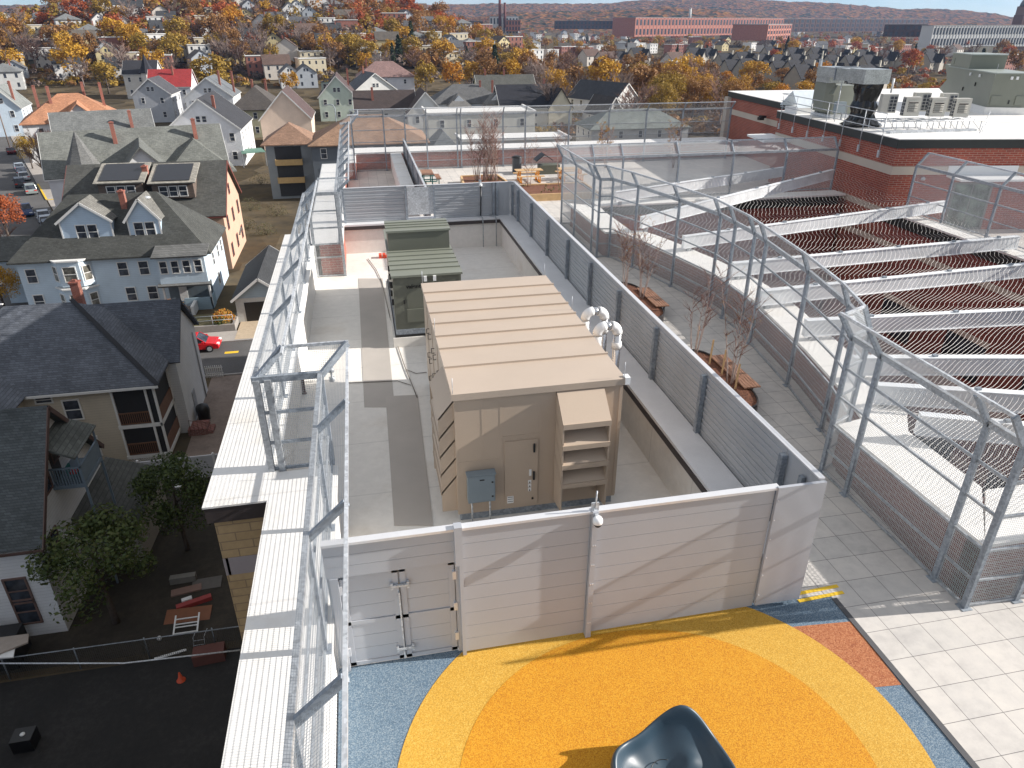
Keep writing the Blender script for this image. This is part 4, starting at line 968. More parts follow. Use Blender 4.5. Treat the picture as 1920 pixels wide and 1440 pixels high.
for y in (38.35, 36.7): m = MB(); m.box(26.05, 27.55, y - .04, y + .04, ZR + 2.1, ZR + 2.8); part('flange', m, M_galvd, t)
rnd = random.Random(3); m = MB(); prof = [(.80, 0), (.92, .1), (.60, .35), (.54, .65), (.60, .95), (.52, 1.25), (.58, 1.6), (.62, 1.9), (.66, 2.12)]
n = 22; vs = []; fs = []
for j, (r_, z_) in enumerate(prof):
    for i in range(n):
        a = 2*math.pi*i/n; k = 1/max(abs(math.cos(a)), abs(math.sin(a))); k = min(k, 1.3); q = r_*k*(1 + rnd.uniform(-.09, .09)); vs.append((26.5 + q*math.cos(a)*.95, 35.9 + q*math.sin(a)*.8, ZR + z_ + (rnd.uniform(-.06, .06) if 0 < j < 8 else 0)))
for j in range(len(prof)-1):
    for i in range(n): fs.append((j*n+i, j*n+(i+1)%n, (j+1)*n+(i+1)%n, (j+1)*n+i))
m.add(vs, fs, 0, False); part('wrapped_duct', m, plain('black plastic wrap', (.008, .008, .009), .16), t)
m = MB(); m.box(26.8, 28.5, 39.1, 41.1, ZR, ZR + .2); part('curb', m, M_galvl, t)
m = MB(); m.tube([(26.3, 37.9, ZR), (26.3, 37.9, ZR + 2.1)], .025, 6); part('pipe', m, M_galvl, t)
m = MB(); m.tube([(27.4, 35.2, ZR + 1.7), (27.4, 35.2, ZR + 2.4)], .05, 8); part('vent_pipe', m, M_whitep, t)
# condensers on a pipe stand
M_cond = plain('cream condenser casing', (.55, .53, .47), .45, .05, .05); M_coil = brickmat('condenser grille', (.05, .055, .065), (.06, .065, .08), (.40, .40, .38), .22, .2, .02, offset=0, bmp=.1)
CP = [(1704, 217, 0, 'end'), (1661, 211, 1, 'grille'), (1752, 218, 0, 'mid'), (1797, 219, 0, 'right'), (1722, 208, 1, 'b1'), (1772, 209, 1, 'b2')]
cl = ['cream condenser with louvred front, left of the three front ones', 'cream condenser turned sideways showing its dark grille, leftmost of the row', 'cream condenser with louvred front, middle of the three front ones', 'cream condenser with louvred front, right of the three front ones', 'cream condenser with dark grille half hidden behind the left and middle front ones', 'cream condenser with dark grille half hidden behind the middle and right front ones']
for i, (px, py, g_, _) in enumerate(CP):
    dist = (33.6 if not g_ else 34.6); q = PY(px, py, dist + .0); x, y, z = q.x, q.y, ZR + .62
    q0 = PY(px, py, y); z = q0.z
    t = thing('condenser_unit', cl[i], 'condenser', (x, y, z), R(-10), 'cream condensers on the brick building roof'); t.scale = (.86, .86, .80)
    m = MB(); m.box(-.46, .46, -.2, .2, 0, 1.12); lpart('casing', m, M_cond, t)
    if not g_:
        m = MB()
        for k in range(5): m.slab([(-.28, -.2, .36 + k*.1), (.28, -.2, .36 + k*.1), (.28, -.27, .29 + k*.1), (-.28, -.27, .29 + k*.1)], .012)
        m.box(-.32, .32, -.29, -.2, .83, .9); lpart('louvre', m, M_cond, t)
        m = MB(); m.box(-.28, .28, -.206, -.2, .25, .85); lpart('louvre_shade', m, M_brown, t)  # dark plate: shade between the slats put into its colour
        m = MB(); m.box(-.47, -.46, -.16, .18, .06, 1.06); lpart('coil', m, M_coil, t)
    else:
        m = MB(); m.box(-.05, .42, -.206, -.2, .08, 1.04); lpart('coil', m, M_coil, t)
t = thing('pipe_stand', 'tangle of thin white pipe frames carrying the cream condensers', 'pipe frame', (29, 33, ZR))
m = MB(); q0, q1 = PY(1650, 222, 33.9), PY(1828, 226, 33.4); q0.z = q1.z = q0.z - .1
for k in range(9):
    c = q0.lerp(q1, k / 8)
    for dy in (-.45, .75): m.tube([(c.x, c.y + dy, ZR), (c.x, c.y + dy, q0.z)], .022, 5)
    m.tube([(c.x, c.y - .5, q0.z), (c.x, c.y + .8, q0.z)], .022, 5); m.tube([(c.x, c.y - .45, ZR + .05), (c.x + .35, c.y + .75, q0.z)], .016, 4)
for dy in (-.5, .1, .8): m.tube([q0 + Vector((-.2, dy, 0)), q1 + Vector((.3, dy, 0))], .025, 5)
m.tube([q1 + Vector((.3, -.5, 0)), q1 + Vector((-.6, -1.2, -.8))], .02, 5); m.tube([q1 + Vector((.3, -.5, .4)), q1 + Vector((-.9, -1.4, -.7))], .02, 5)
m.box(q0.x, q1.x - .2, q0.y - 1.0, q0.y - .7, ZR, ZR + .1)
part('frame', m, M_galvl, t)
t = thing('air_handling_unit', 'long grey green roof unit with stepped top and triangular rain hoods at its left end', 'air handler', (40, 44, ZR))
a = P(1722, 178, ZR + .5); b = P(1858, 200, ZR + .5); c = P(1903, 199, ZR + .5)
W0, W1 = PY(1738, 195, 45.0), PY(1855, 200, 41.0)
x0, y0, x1, y1 = 40.2, 46.3, 37.4, 39.3
u = Vector((x1 - x0, y1 - y0, 0)).normalized(); n = Vector((-u.y, u.x, 0)); o_ = Vector((x0, y0, ZR)); Ln = math.hypot(x1 - x0, y1 - y0)
def ub(mb, l0, l1, w0, w1, z0, z1):
    v = [o_ + u*l + n*w_ + Vector((0, 0, z)) for z in (z0, z1) for l, w_ in ((l0, w0), (l1, w0), (l1, w1), (l0, w1))]
    mb.add(v, [(0,1,2,3), (7,6,5,4), (0,4,5,1), (1,5,6,2), (2,6,7,3), (3,7,4,0)])
m = MB(); ub(m, 0, Ln, 0, 2.1, .4, 2.25); ub(m, 0, 3.3, .0, 2.1, 2.25, 3.1)
for z in (.6, 1.5):
    v = [o_ + n*w_ + Vector((0, 0, zz)) + u*l for w_ in (0, 2.1) for l, zz in ((0, z), (0, z + .85), (-1.0, z + .9 if z > 1.2 else z + .2))]
    m.add(v, [(0, 1, 2), (5, 4, 3), (0, 3, 4, 1), (1, 4, 5, 2), (2, 5, 3, 0)])
part('casing', m, M_grn2, t)
m = MB(); ub(m, -.05, Ln + .05, -.05, 2.15, 2.25, 2.31); ub(m, -.03, 3.35, -.03, 2.13, 3.1, 3.16); part('roof', m, plain('pale green metal', (.30, .33, .30), .45, .1), t)
m = MB()
for l in (3.9, 5.4): m = MB(); ub(m, l, l + .12, -.1, -.02, 1.95, 2.12); part('lamp', m, M_whitep, t)
for w_ in (.85, 1.15): m = MB(); ub(m, Ln, Ln + .1, w_, w_ + .12, 1.95, 2.12); part('lamp', m, M_whitep, t)
m = MB()
for l, z in ((3.2, 1.0), (5.0, 1.4)): ub(m, l, l + .08, -.06, 0, z, z + .22)
ub(m, Ln, Ln + .05, 1.1, 1.16, .6, .8); part('handle', m, M_black, t)
m = MB(); ub(m, Ln, Ln + .06, .1, .65, .55, 1.05); ub(m, Ln, Ln + .06, 1.45, 2.0, .55, 1.05); ub(m, .25, .6, -.03, 0, 2.45, 2.85); part('access_panel', m, M_grn2, t)
m = MB(); ub(m, -.1, Ln + .1, -.1, 2.2, 0, .4); part('curb', m, M_cap, t)
m = MB()
for l, w_ in ((0, 0), (3.3, 0), (0, 2.1), (3.3, 2.1)): q = o_ + u*l + n*w_; m.tube([q + Vector((0, 0, 3.1)), q + Vector((0, 0, 3.55))], .012, 4)
for l in (Ln,): q = o_ + u*l; m.tube([q + Vector((0, 0, 2.2)), q + Vector((0, 0, 2.8))], .012, 4); q = q + n*2.1; m.tube([q + Vector((0, 0, 2.2)), q + Vector((0, 0, 2.8))], .012, 4)
part('lightning_rod', m, M_galvl, t)
# ------------------------------------------------------------------ street level
M_asph = ground('asphalt', [(.055, .053, .052), (.085, .082, .08), (.12, .115, .11)], .25, 6)
M_asphd = ground('dark worn asphalt', [(.010, .0098, .0098), (.02, .019, .018), (.045, .042, .04)], .3, 4)
M_walk = ground('concrete walk', [(.22, .20, .18), (.33, .30, .27), (.40, .37, .33)], .4, 5)
M_walkr = ground('reddish old concrete', [(.13, .10, .085), (.22, .17, .14), (.28, .23, .19)], .6, 4)
M_dirt = ground('dirt yard', [(.018, .015, .011), (.036, .03, .022), (.07, .055, .04)], .35, 3)
M_grass = ground('lawn', [(.018, .035, .010), (.03, .055, .015), (.05, .07, .02)], .5, 9)
M_town = ground('town ground', [(.05, .045, .035), (.085, .075, .06), (.12, .10, .075), (.07, .07, .04)], .05, .8)
def sheet(name, pts, z, mat):
    m = MB(); m.poly([(x, y, z) for x, y in pts])
    if Vector(m.v[1] - m.v[0]).cross(m.v[2] - m.v[0]).z < 0: m.f = [f[::-1] for f in m.f]
    return setting(name, m, mat)
sheet('road', [(-120, 58.3), (40, 58.3), (40, 65.6), (-120, 65.6)], G0 + .012, M_asph)
SD = Vector((-.404, .915, 0)).normalized(); SN = Vector((SD.y, -SD.x, 0)); SO = Vector((-47.5, 122, 0))   # the side street's right kerb
def st(l, w_): q = SO + SD*l + SN*w_; return (q.x, q.y)
sheet('road', [st(-61, 0), st(160, 0), st(160, -10), st(-61, -10)], G0 + .016, M_asph)
m = MB()
for a, b in (((-120, 65.7), (40, 65.7)), ((-120, 58.2), (40, 58.2))): m.bar((*a, G0 + .06), (*b, G0 + .06), .16, .14)
m.bar((*st(-54, .1), G0 + .06), (*st(4, .1), G0 + .06), .16, .14); m.bar((*st(14, .1), G0 + .06), (*st(160, .1), G0 + .06), .16, .14)
setting('kerb', m, plain('granite kerb', (.34, .32, .30), .8, 0, .15))
m = MB()
for a, b in ((st(14, .12), st(30, .12)), (st(13.6, .2), st(13.0, 9))): m.bar((*a, G0 + .14), (*b, G0 + .14), .28, .03)
setting('kerb_paint', m, M_yel)
sheet('pavement', [(-120, 65.8), (-8, 65.8), (-8, 68.2), (-120, 68.2)], G0 + .10, M_walk)
sheet('pavement', [st(-52, .2), st(4, .2), st(4, 2.2), st(-52, 2.2)], G0 + .11, M_walk)
sheet('pavement', [st(14, .2), st(160, .2), st(160, 2.2), st(14, 2.2)], G0 + .11, M_walk)
sheet('driveway', [st(4.5, .2), st(13.5, .2), st(13.5, 16), st(4.5, 16)], G0 + .10, M_walk)
sheet('path', [(-13.9, 42.6), (-10.4, 42.6), (-11.2, 58.1), (-14.2, 58.1)], G0 + .02, M_walkr)
sheet('lawn', [(-11.3, 42.6), (-7.0, 42.6), (-7.0, 51), (-11.7, 51)], G0 + .028, M_grass)
sheet('path', [(-11.2, 51.2), (-10.4, 51.2), (-10.8, 58), (-11.6, 58)], G0 + .05, plain('brick paving', (.30, .17, .11), .9, 0, .2, 5))
sheet('yard', [(-30, 27.4), (-3.6, 27.4), (-3.6, 42.4), (-30, 42.4)], G0 + .01, M_dirt)
sheet('parking_lot', [(-40, 5), (-2.4, 5), (-2.4, 26.9), (-40, 26.9)], G0 + .02, M_asphd)
sheet('driveway', [(-13.4, 65.9), (-8.6, 65.9), (-8.6, 71.6), (-13.4, 71.6)], G0 + .11, plain('tan concrete', (.42, .33, .23), .9, 0, .15))
p = P(432, 661, G0 + .014)
m = MB(); m.box(p.x - .5, p.x + .7, p.y - .2, p.y + .25, G0 + .016, G0 + .02); solo('road_marking', m, M_yel, 'small yellow paint mark on the street beside the white roof edge', 'road marking')

# ------------------------------------------------------------------ houses
_mc = {}
def wallm(c):
    k = ('w', c)
    if k not in _mc: _mc[k] = siding('siding %d' % len(_mc), c, .19)
    return _mc[k]
def roofm(c):
    k = ('r', c)
    if k not in _mc: _mc[k] = shingle('shingles %d' % len(_mc), c)
    return _mc[k]
M_trim = plain('white painted trim', (.72, .71, .68), .5, 0, .05)
M_chim = brickmat('chimney brick', (.33, .10, .065), (.26, .075, .05), (.30, .2, .16), .24, .08, .01)
M_solar = plain('dark solar panel', (.022, .024, .03), .35, .1)
_win = {}
def window_to(parent, pos, rz, w_, h_, trim, glass=None, nm='window', simple=False):
    """a window (frame with its pane as sub-part) facing local -Y, set in the parent's space"""
    glass = glass or M_glass; k = (round(w_, 2), round(h_, 2), trim.name, glass.name)
    if k not in _win:
        m = MB(); f = .09; d = .07
        for x0, x1, z0, z1 in ((-w_/2 - f, w_/2 + f, h_/2, h_/2 + f), (-w_/2 - f, w_/2 + f, -h_/2 - f, -h_/2), (-w_/2 - f, -w_/2, -h_/2, h_/2), (w_/2, w_/2 + f, -h_/2, h_/2), (-w_/2, w_/2, -.03, .03)): m.box(x0, x1, -d, 0, z0, z1)
        me = m.mesh('window', trim); m = MB(); m.box(-w_/2, w_/2, -.03, 0, -h_/2, h_/2); _win[k] = (me, m.mesh('pane', glass))
    a, b = _win[k]
    o = bpy.data.objects.new(nm, a if not simple else b); COL.objects.link(o); o.parent = parent; o.location = pos; o.rotation_euler = (0, 0, rz)
    if not simple:
        q = bpy.data.objects.new('pane', b); COL.objects.link(q); q.parent = o
    return o
def gable_roof(mb, w_, d, ze, zr, axis, ov=.4, t=.16, mi=0):
    a, b = (w_/2, d/2) if axis == 'gy' else (d/2, w_/2)        # a: half span, b: half length
    k = (zr - ze) / a; e = ze - ov * k * .8; A = a + ov*.8; B = b + ov
    for s in (-1, 1):
        q = [(0, -B, zr + t), (s*A, -B, e + t), (s*A, B, e + t), (0, B, zr + t)]
        if axis == 'gx': q = [(y, x, z) for x, y, z in q]
        mb.slab(q, t, mi)
def gable_wall(mb, w_, d, z0, ze, zr, axis):
    if axis == 'gy':
        prof = [(-w_/2, z0), (w_/2, z0), (w_/2, ze), (0, zr), (-w_/2, ze)]; f = lambda x, z, s: (x, s*d/2, z)
    else:
        prof = [(-d/2, z0), (d/2, z0), (d/2, ze), (0, zr), (-d/2, ze)]; f = lambda y, z, s: (s*w_/2, y, z)
    vs = [f(x, z, -1) for x, z in prof] + [f(x, z, 1) for x, z in prof]
    fs = [(0,1,2,3,4), (9,8,7,6,5)] + [(i, i+5, (i+1) % 5 + 5, (i+1) % 5) for i in range(5)]
    if axis == 'gx': fs = [fc[::-1] for fc in fs]
    mb.add(vs, fs)
def hip_roof(mb, w_, d, ze, zr, ov=.45, t=.16, mi=0):
    A, B = w_/2 + ov, d/2 + ov; k = (zr - ze) / (min(w_, d)/2); e = ze - ov*k*.5
    r_ = max(w_, d)/2 - min(w_, d)/2
    P_ = [(-A, -B, e), (A, -B, e), (A, B, e), (-A, B, e)]
    if w_ >= d: T = [(-r_, 0, zr), (r_, 0, zr)]; F = [(0, 1, 5, 4), (1, 2, 5), (2, 3, 4, 5), (3, 0, 4)]
    else: T = [(0, -r_, zr), (0, r_, zr)]; F = [(0, 1, 4), (1, 2, 5, 4), (2, 3, 5), (3, 0, 4, 5)]
    vs = P_ + T; mb.add([(x, y, z + t) for x, y, z in vs] + [(x, y, z) for x, y, z in P_], F + [(0, 6, 7, 1), (1, 7, 8, 2), (2, 8, 9, 3), (3, 9, 6, 0), (6, 9, 8, 7)], mi)
def chimney(parent, x, y, z0, z1, w_=.55, mat=None):
    m = MB(); m.box(x - w_/2, x + w_/2, y - w_/2, y + w_/2, z0, z1 - .12); m.box(x - w_/2 - .06, x + w_/2 + .06, y - w_/2 - .06, y + w_/2 + .06, z1 - .12, z1); m.box(x - .13, x + .13, y - .13, y + .13, z1, z1 + .12)
    return lpart('chimney', m, mat or M_chim, parent)
def rake_trim(parent, w_, d, ze, zr, axis, ov=.4, mat=None):
    m = MB(); a, b = (w_/2, d/2) if axis == 'gy' else (d/2, w_/2); k = (zr - ze)/a
    for sy in (-1, 1):
        for s in (-1, 1):
            p = Vector((0, sy*(b + ov + .02), zr + .02)); q = Vector((s*(a + ov*.8), sy*(b + ov + .02), ze - ov*k*.8 + .02))
            if axis == 'gx': p = Vector((p.y, p.x, p.z)); q = Vector((q.y, q.x, q.z))
            m.bar(p, q, .05, .24)
    for s in (-1, 1):
        p = Vector((s*(a + ov*.8 + .02), -b - ov, ze - ov*k*.8)); q = Vector((s*(a + ov*.8 + .02), b + ov, ze - ov*k*.8))
        if axis == 'gx': p = Vector((p.y, p.x, p.z)); q = Vector((q.y, q.x, q.z))
        m.bar(p, q, .06, .14)
    return lpart('trim', m, mat or M_trim, parent)
LAND = []                                           # landmarks for labels: (name, x, y in the picture)
def house(label, short, cx, cy, w_, d, ze, zr, kind, wc, rc, rz=0, z0=None, floors=2, cols=3, side=None, trim=None, name='house', simple=False, chim=(), cat='house', group=None, ov=.4, gable_win=True, glass=None, facing=None):
    """axis aligned in its own space, the -Y face towards the camera; kind gx / gy / hip / flat"""
    z0 = G0 if z0 is None else z0
    t = thing(name, label, cat, (cx, cy, z0), R(rz), group); H = ze - z0; Z = zr - z0; tm = trim or M_trim
    wm = wc if not isinstance(wc, tuple) else wallm(wc); rm = rc if not isinstance(rc, tuple) else roofm(rc)
    m = MB()
    if kind in ('gx', 'gy'): gable_wall(m, w_, d, 0, H, Z - .02, kind)
    else: m.box(-w_/2, w_/2, -d/2, d/2, 0, H)
    lpart('wall', m, wm, t)
    m = MB()
    if kind in ('gx', 'gy'): gable_roof(m, w_, d, H, Z, kind, ov)
    elif kind == 'hip': hip_roof(m, w_, d, H, Z, ov + .1)
    else:
        m.box(-w_/2 - .15, w_/2 + .15, -d/2 - .15, d/2 + .15, H, H + .12); m.box(-w_/2 - .25, w_/2 + .25, -d/2 - .25, -d/2 + .1, H + .12, H + .45)
        m.box(-w_/2 - .25, -w_/2 + .1, -d/2 + .1, d/2 + .2, H + .12, H + .45); m.box(w_/2 - .1, w_/2 + .25, -d/2 + .1, d/2 + .2, H + .12, H + .45)
    rf = lpart('roof', m, rm, t)
    if kind in ('gx', 'gy') and not simple: rake_trim(t, w_, d, H, Z, kind, ov, tm)
    fl = H / floors; ww, wh = (.85, min(1.5, fl*.5))
    side = side or (1 if cx < 0 else -1)
    if facing is not None: faces = facing
    else: faces = (('f', w_, cols), ('s', d, max(2, int(d/4))))
    for fc, ln, n in faces:
        for f in range(floors):
            z = fl*f + fl*.56
            for i in range(n):
                u = -ln/2 + ln*(i + .5)/n
                if fc == 'f': window_to(t, (u, -d/2, z), 0, ww, wh, tm, glass, simple=simple)
                else: window_to(t, (side*w_/2, u, z), R(90)*side, ww, wh, tm, glass, simple=simple)
    if gable_win and Z - H > 2.2:
        z = H + (Z - H)*.34
        if kind == 'gy':
            for u in ((-.6, .6) if w_ > 8 else (0,)): window_to(t, (u, -d/2, z), 0, .75, 1.1, tm, glass, simple=simple)
        elif kind == 'gx': window_to(t, (side*w_/2, 0, z), R(90)*side, .75, 1.1, tm, glass, simple=simple)
    for x, y, z1 in chim: chimney(rf, x, y, min(H, Z) - .5, z1 - z0)
    if short:
        q = PROJ((cx, cy, (ze + zr)/2)); LAND.append((short, q[0], q[1]))
    t['_z0'] = z0
    return t
def dormer(parent, x, y, z, w_, h_, dep, kind, wc, rc, wins=2, rise=1.2):
    """front at (x, y), sill z, in the house's space, facing -Y; runs back dep"""
    r_ = thing_child = parent
    m = MB(); wm = wallm(wc) if isinstance(wc, tuple) else wc; rm = roofm(rc) if isinstance(rc, tuple) else rc
    if kind == 'gable':
        pr = [(-w_/2, 0), (w_/2, 0), (w_/2, h_), (0, h_ + rise), (-w_/2, h_)]
        vs = [(x + a, y, z + b) for a, b in pr] + [(x + a, y + dep, z + b) for a, b in pr]
        m.add(vs, [(0,1,2,3,4), (9,8,7,6,5)] + [(i, i+5, (i+1)%5+5, (i+1)%5) for i in range(5)]); o = lpart('dormer', m, wm, parent)
        m = MB(); e = .3
        for s in (-1, 1): m.slab([(x, y - .3, z + h_ + rise + .14), (x + s*(w_/2 + e), y - .3, z + h_ - e*rise/(w_/2) + .14), (x + s*(w_/2 + e), y + dep, z + h_ - e*rise/(w_/2) + .14), (x, y + dep, z + h_ + rise + .14)], .14)
        lpart('dormer_roof', m, rm, o)
        m = MB()
        for s in (-1, 1): m.bar((x, y - .32, z + h_ + rise + .02), (x + s*(w_/2 + e), y - .32, z + h_ - e*rise/(w_/2) + .02), .05, .22)
        for s in (-1, 1): m.box(x + s*w_/2 - .07, x + s*w_/2 + .07, y - .03, y, z, z + h_)
        lpart('trim', m, M_trim, o)
    else:
        m.box(x - w_/2, x + w_/2, y, y + dep, z, z + h_); o = lpart('dormer', m, wm, parent)
        m = MB(); m.slab([(x - w_/2 - .35, y - .4, z + h_ + .12), (x + w_/2 + .35, y - .4, z + h_ + .12), (x + w_/2 + .35, y + dep, z + h_ + rise), (x - w_/2 - .35, y + dep, z + h_ + rise)], .14); lpart('dormer_roof', m, rm, o)
    for i in range(wins):
        u = x + (i - (wins - 1)/2) * (min(.95, w_*.8/wins) + .12)
        window_to(o, (u, y, z + h_*.48), 0, min(.8, w_*.6/wins), h_*.62, M_trim)
    return o

# --- white house at the lower left, gable end towards the school
wh = house('white clapboard house at the lower left with dark roof and brown framed windows', 'white clapboard house', -23.4, 33.9, 14.0, 8.4, -11.8, -7.2, 'gx', (.80, .81, .83), (.075, .085, .088), cols=3, side=1, trim=plain('brown window trim', (.10, .06, .05), .6), facing=(), gable_win=False, ov=.45)
M_btrim = plain('brown and cream window frame', (.16, .10, .085), .6)
H1z = G0
for y, z in ((-1.6, -10.2), (.1, -9.4), (-2.6, -13.3), (1.2, -14.6)): window_to(wh, (7.0, y, z - H1z), R(90), .8, 1.35, M_btrim)
for x, z in ((5.6, -14.6), (2.4, -14.6), (5.6, -15.9)): window_to(wh, (x, -4.2, z - H1z), 0, .85, 1.4, M_btrim)
m = MB(); m.box(7.0, 8.5, -1.1, 1.5, 6.3, 6.5)
b_ = lpart('porch', m, plain('blue grey paint', (.17, .22, .27), .6, 0, .1), wh)
Mbg = b_.data.materials[0]
m = MB(); m.slab([(6.9, -1.3, 9.0), (8.6, -1.5, 8.25), (8.6, 1.7, 8.25), (6.9, 1.7, 9.0)], .12); lpart('porch_roof', m, roofm((.085, .09, .08)), b_)
m = MB(); m.box(8.42, 8.5, -1.1, 1.5, 7.42, 7.5); m.box(7.0, 8.5, -1.1, -1.02, 7.42, 7.5)
for i in range(12): m.box(7.0 + i*.125, 7.05 + i*.125, -1.09, -1.04, 6.5, 7.42)
m.box(8.42, 8.48, -1.1, 1.5, 6.55, 7.42)
for y in (-1.08, 1.42): m.box(8.42, 8.5, y, y + .09, 6.5, 8.3)
lpart('railing', m, Mbg, b_)
m = MB()
for y in (-1.08, 1.42): m.box(8.4, 8.5, y, y + .1, 0, 6.3)
lpart('post', m, Mbg, b_)
m = MB(); m.box(7.0, 7.04, -.6, .25, 6.5, 8.5); lpart('door', m, M_brown, b_)
t = thing('patio_chair', 'small turquoise chair with red cushions on the blue grey balcony', 'chair', (-15.4, 33.2, -11.0))
m = MB(); m.box(-15.65, -15.2, 33.0, 33.45, -10.6, -10.55); m.box(-15.7, -15.62, 33.0, 33.45, -10.6, -10.1)
for x in (-15.62, -15.25):
    for y in (33.03, 33.4): m.box(x, x + .04, y, y + .04, -11.0, -10.6)
part('frame', m, plain('turquoise plastic', (.05, .25, .24), .5), t)
m = MB(); m.box(-15.6, -15.25, 33.05, 33.4, -10.55, -10.46); part('cushion', m, M_redp, t)
shed = thing('lean_to', 'low grey roofed lean-to against the white clapboard house', 'shed', (-14.6, 36.5, G0))
m = MB(); m.slab([(-16.4, 33.4, -13.4), (-13.6, 34.2, -14.7), (-13.4, 39.6, -14.7), (-16.4, 39.4, -13.4)], .15); part('roof', m, roofm((.075, .077, .07)), shed)
m = MB(); m.prism([(-16.4, 33.8), (-13.9, 34.5), (-13.7, 39.3), (-16.4, 39.2)], G0, -14.8); part('wall', m, wallm((.40, .38, .35)), shed)
solo('wall_lamp', MB().tube([(-16.38, 30.2, -12.2), (-16.1, 30.2, -12.2), (-15.95, 30.35, -11.9)], .03, 5), M_black, 'small black pipe lamp on the gable of the white clapboard house', 'lamp')

# --- tan two storey house with the big dark hip roof
th = house('tan two storey house with big dark shingled hip roof and corner porches', 'tan house', -22.3, 50.6, 14.8, 10.6, -11.6, -7.7, 'hip', (.58, .51, .40), (.105, .115, .135), facing=(), ov=.35, chim=((1.2, 3.6, -7.2),))
m = MB(); gable_wall(m, 6.4, 6.8, 0, 5.9, 8.7, 'gx'); m.xf(Matrix.Translation((5.0, 1.6, 0))); lpart('wall', m, wallm((.66, .66, .65)), th)
m = MB(); gable_roof(m, 6.4, 6.8, 5.9, 9.0, 'gx', .35); m.xf(Matrix.Translation((5.0, 1.6, 0))); r2 = lpart('roof', m, roofm((.085, .095, .115)), th)
m = MB(); gable_roof(m, 11, 9, 5.9, 9.0, 'gy', .35); m.xf(Matrix.Translation((-5.6, -5.0, 0))); lpart('roof', m, roofm((.105, .115, .135)), th)
m = MB(); m.box(-11, -.3, -9.2, -4, 0, 5.9); lpart('wall', m, wallm((.58, .51, .40)), th)
m = MB(); A, B = Vector((7.95, -5.75, 5.78)), Vector((2.1, 0, 10.0)); m.bar(A + Vector((0,0,.14)), B + Vector((0,0,.16)), .32, .03)
A2 = Vector((-.2, -5.75, 5.78)); m.bar(A2 + Vector((0,0,.14)), Vector((-5.6, -.5, 9.1)) + Vector((0,0,.14)), .32, .03); lpart('hip_cap', m, plain('dark ridge shingles', (.022, .023, .027), .9), th)
m = MB(); m.bar((-.3, -5.78, 5.78), (7.95, -5.78, 5.78), .06, .16); m.bar((-2.1, 0, 10.12), (-9, 0, 10.12), .18, .05); lpart('trim', m, M_trim, th)
for x, z, w_, h_ in ((2.4, 4.45, .9, 1.35), (2.8, 1.6, .9, 1.4), (.9, 5.35, .9, .4)): window_to(th, (x, -5.3, z), 0, w_, h_, M_trim)
m = MB()                                            # two-floor porch: its inside shade painted as dark sheets
m.box(5.0, 7.42, -5.32, -5.26, 2.95, 5.75); m.box(5.0, 7.42, -5.32, -5.26, .55, 2.7); m.box(7.4, 7.46, -5.3, -1.9, 2.95, 5.7); m.box(7.4, 7.46, -5.3, -1.9, .55, 2.7); lpart('porch_shade', m, M_dark, th)
m = MB()
for z in (2.7, .35): m.box(4.8, 7.55, -5.42, -5.26, z, z + .25); m.box(7.4, 7.56, -5.3, -1.8, z, z + .25)
for x in (4.85, 6.9): m.box(x, x + .14, -5.4, -5.28, .5, 5.8)
m.box(7.42, 7.56, -5.42, -5.28, .5, 5.8); m.box(7.42, 7.56, -1.95, -1.8, .5, 5.8); lpart('porch_post', m, M_trim, th)
m = MB()
for z in (2.95, .6):
    m.box(5.0, 6.9, -5.40, -5.34, z + .85, z + .93); m.box(5.0, 6.9, -5.40, -5.34, z + .05, z + .12)
    for i in range(15): m.box(5.0 + i*.13, 5.05 + i*.13, -5.39, -5.35, z + .1, z + .87)
    m.box(7.47, 7.52, -5.2, -1.95, z + .05, z + .95)
lpart('railing', m, plain('brown railing', (.17, .085, .05), .65), th)
m = MB()
for i in range(16): m.bar((5.0 + i*.15, -5.4, .02), (5.25 + i*.15, -5.4, .34), .03, .02, up=(0,1,0)); m.bar((5.25 + i*.15, -5.41, .02), (5.0 + i*.15, -5.41, .34), .03, .02, up=(0,1,0))
lpart('lattice', m, M_trim, th)
for x, y in ((-.9, 50.2 - 50.6 + 2.4), (-4.2, -1.6)):
    m = MB(); zz = 9.9 - abs(y)*.74; m.tube([(x, y, zz - .3), (x, y, zz + .75)], .06, 8); lpart('vent_pipe', m, M_black, th)
m = MB(); m.box(8.21, 8.25, .3, 1.1, .2, 2.2); m.tube([(8.26, 3.9, 0), (8.26, 3.9, 5.6)], .05, 6); lpart('downpipe', m, M_galv, th)
t = thing('entry_step', 'brick step with thin rusty handrail beside the tan house porch', 'steps', (-13.6, 48.6, G0))
m = MB(); m.box(-14.2, -12.9, 48.2, 49.6, G0, G0 + .5); m.box(-13.0, -12.5, 48.3, 49.3, G0, G0 + .25); part('step', m, M_brickp, t)
m = MB()
for k in range(6): x = -14.0 + k*.28; m.tube([(x, 48.2, G0 + .3), (x, 48.2, G0 + 1.3 - k*.07)], .015, 4)
m.tube([(-14.0, 48.2, G0 + 1.3), (-12.6, 48.2, G0 + .95)], .02, 4); part('handrail', m, plain('rusty iron', (.10, .045, .03), .8), t)
solo('covered_grill', MB().lathe((-13.5, 50.6, G0), [(.42, 0), (.45, .5), (.5, .9), (.42, 1.2), (.1, 1.35)], 10), M_black, 'black covered grill by the side wall of the tan house', 'grill')
t = thing('white_fence', 'grey white vinyl privacy fence between the yard and the brick path', 'fence', (-14.5, 42.4, G0))
m = MB(); x = -18.2
while x < -9.0: m.box(x, x + .17, 42.38, 42.42, G0 + .08, G0 + 1.65); x += .18
m.box(-18.2, -9, 42.36, 42.44, G0 + 1.55, G0 + 1.72); m.box(-18.2, -9, 42.36, 42.44, G0 + .05, G0 + .2); part('panel', m, plain('white vinyl', (.55, .55, .57), .4, 0, .04), t)
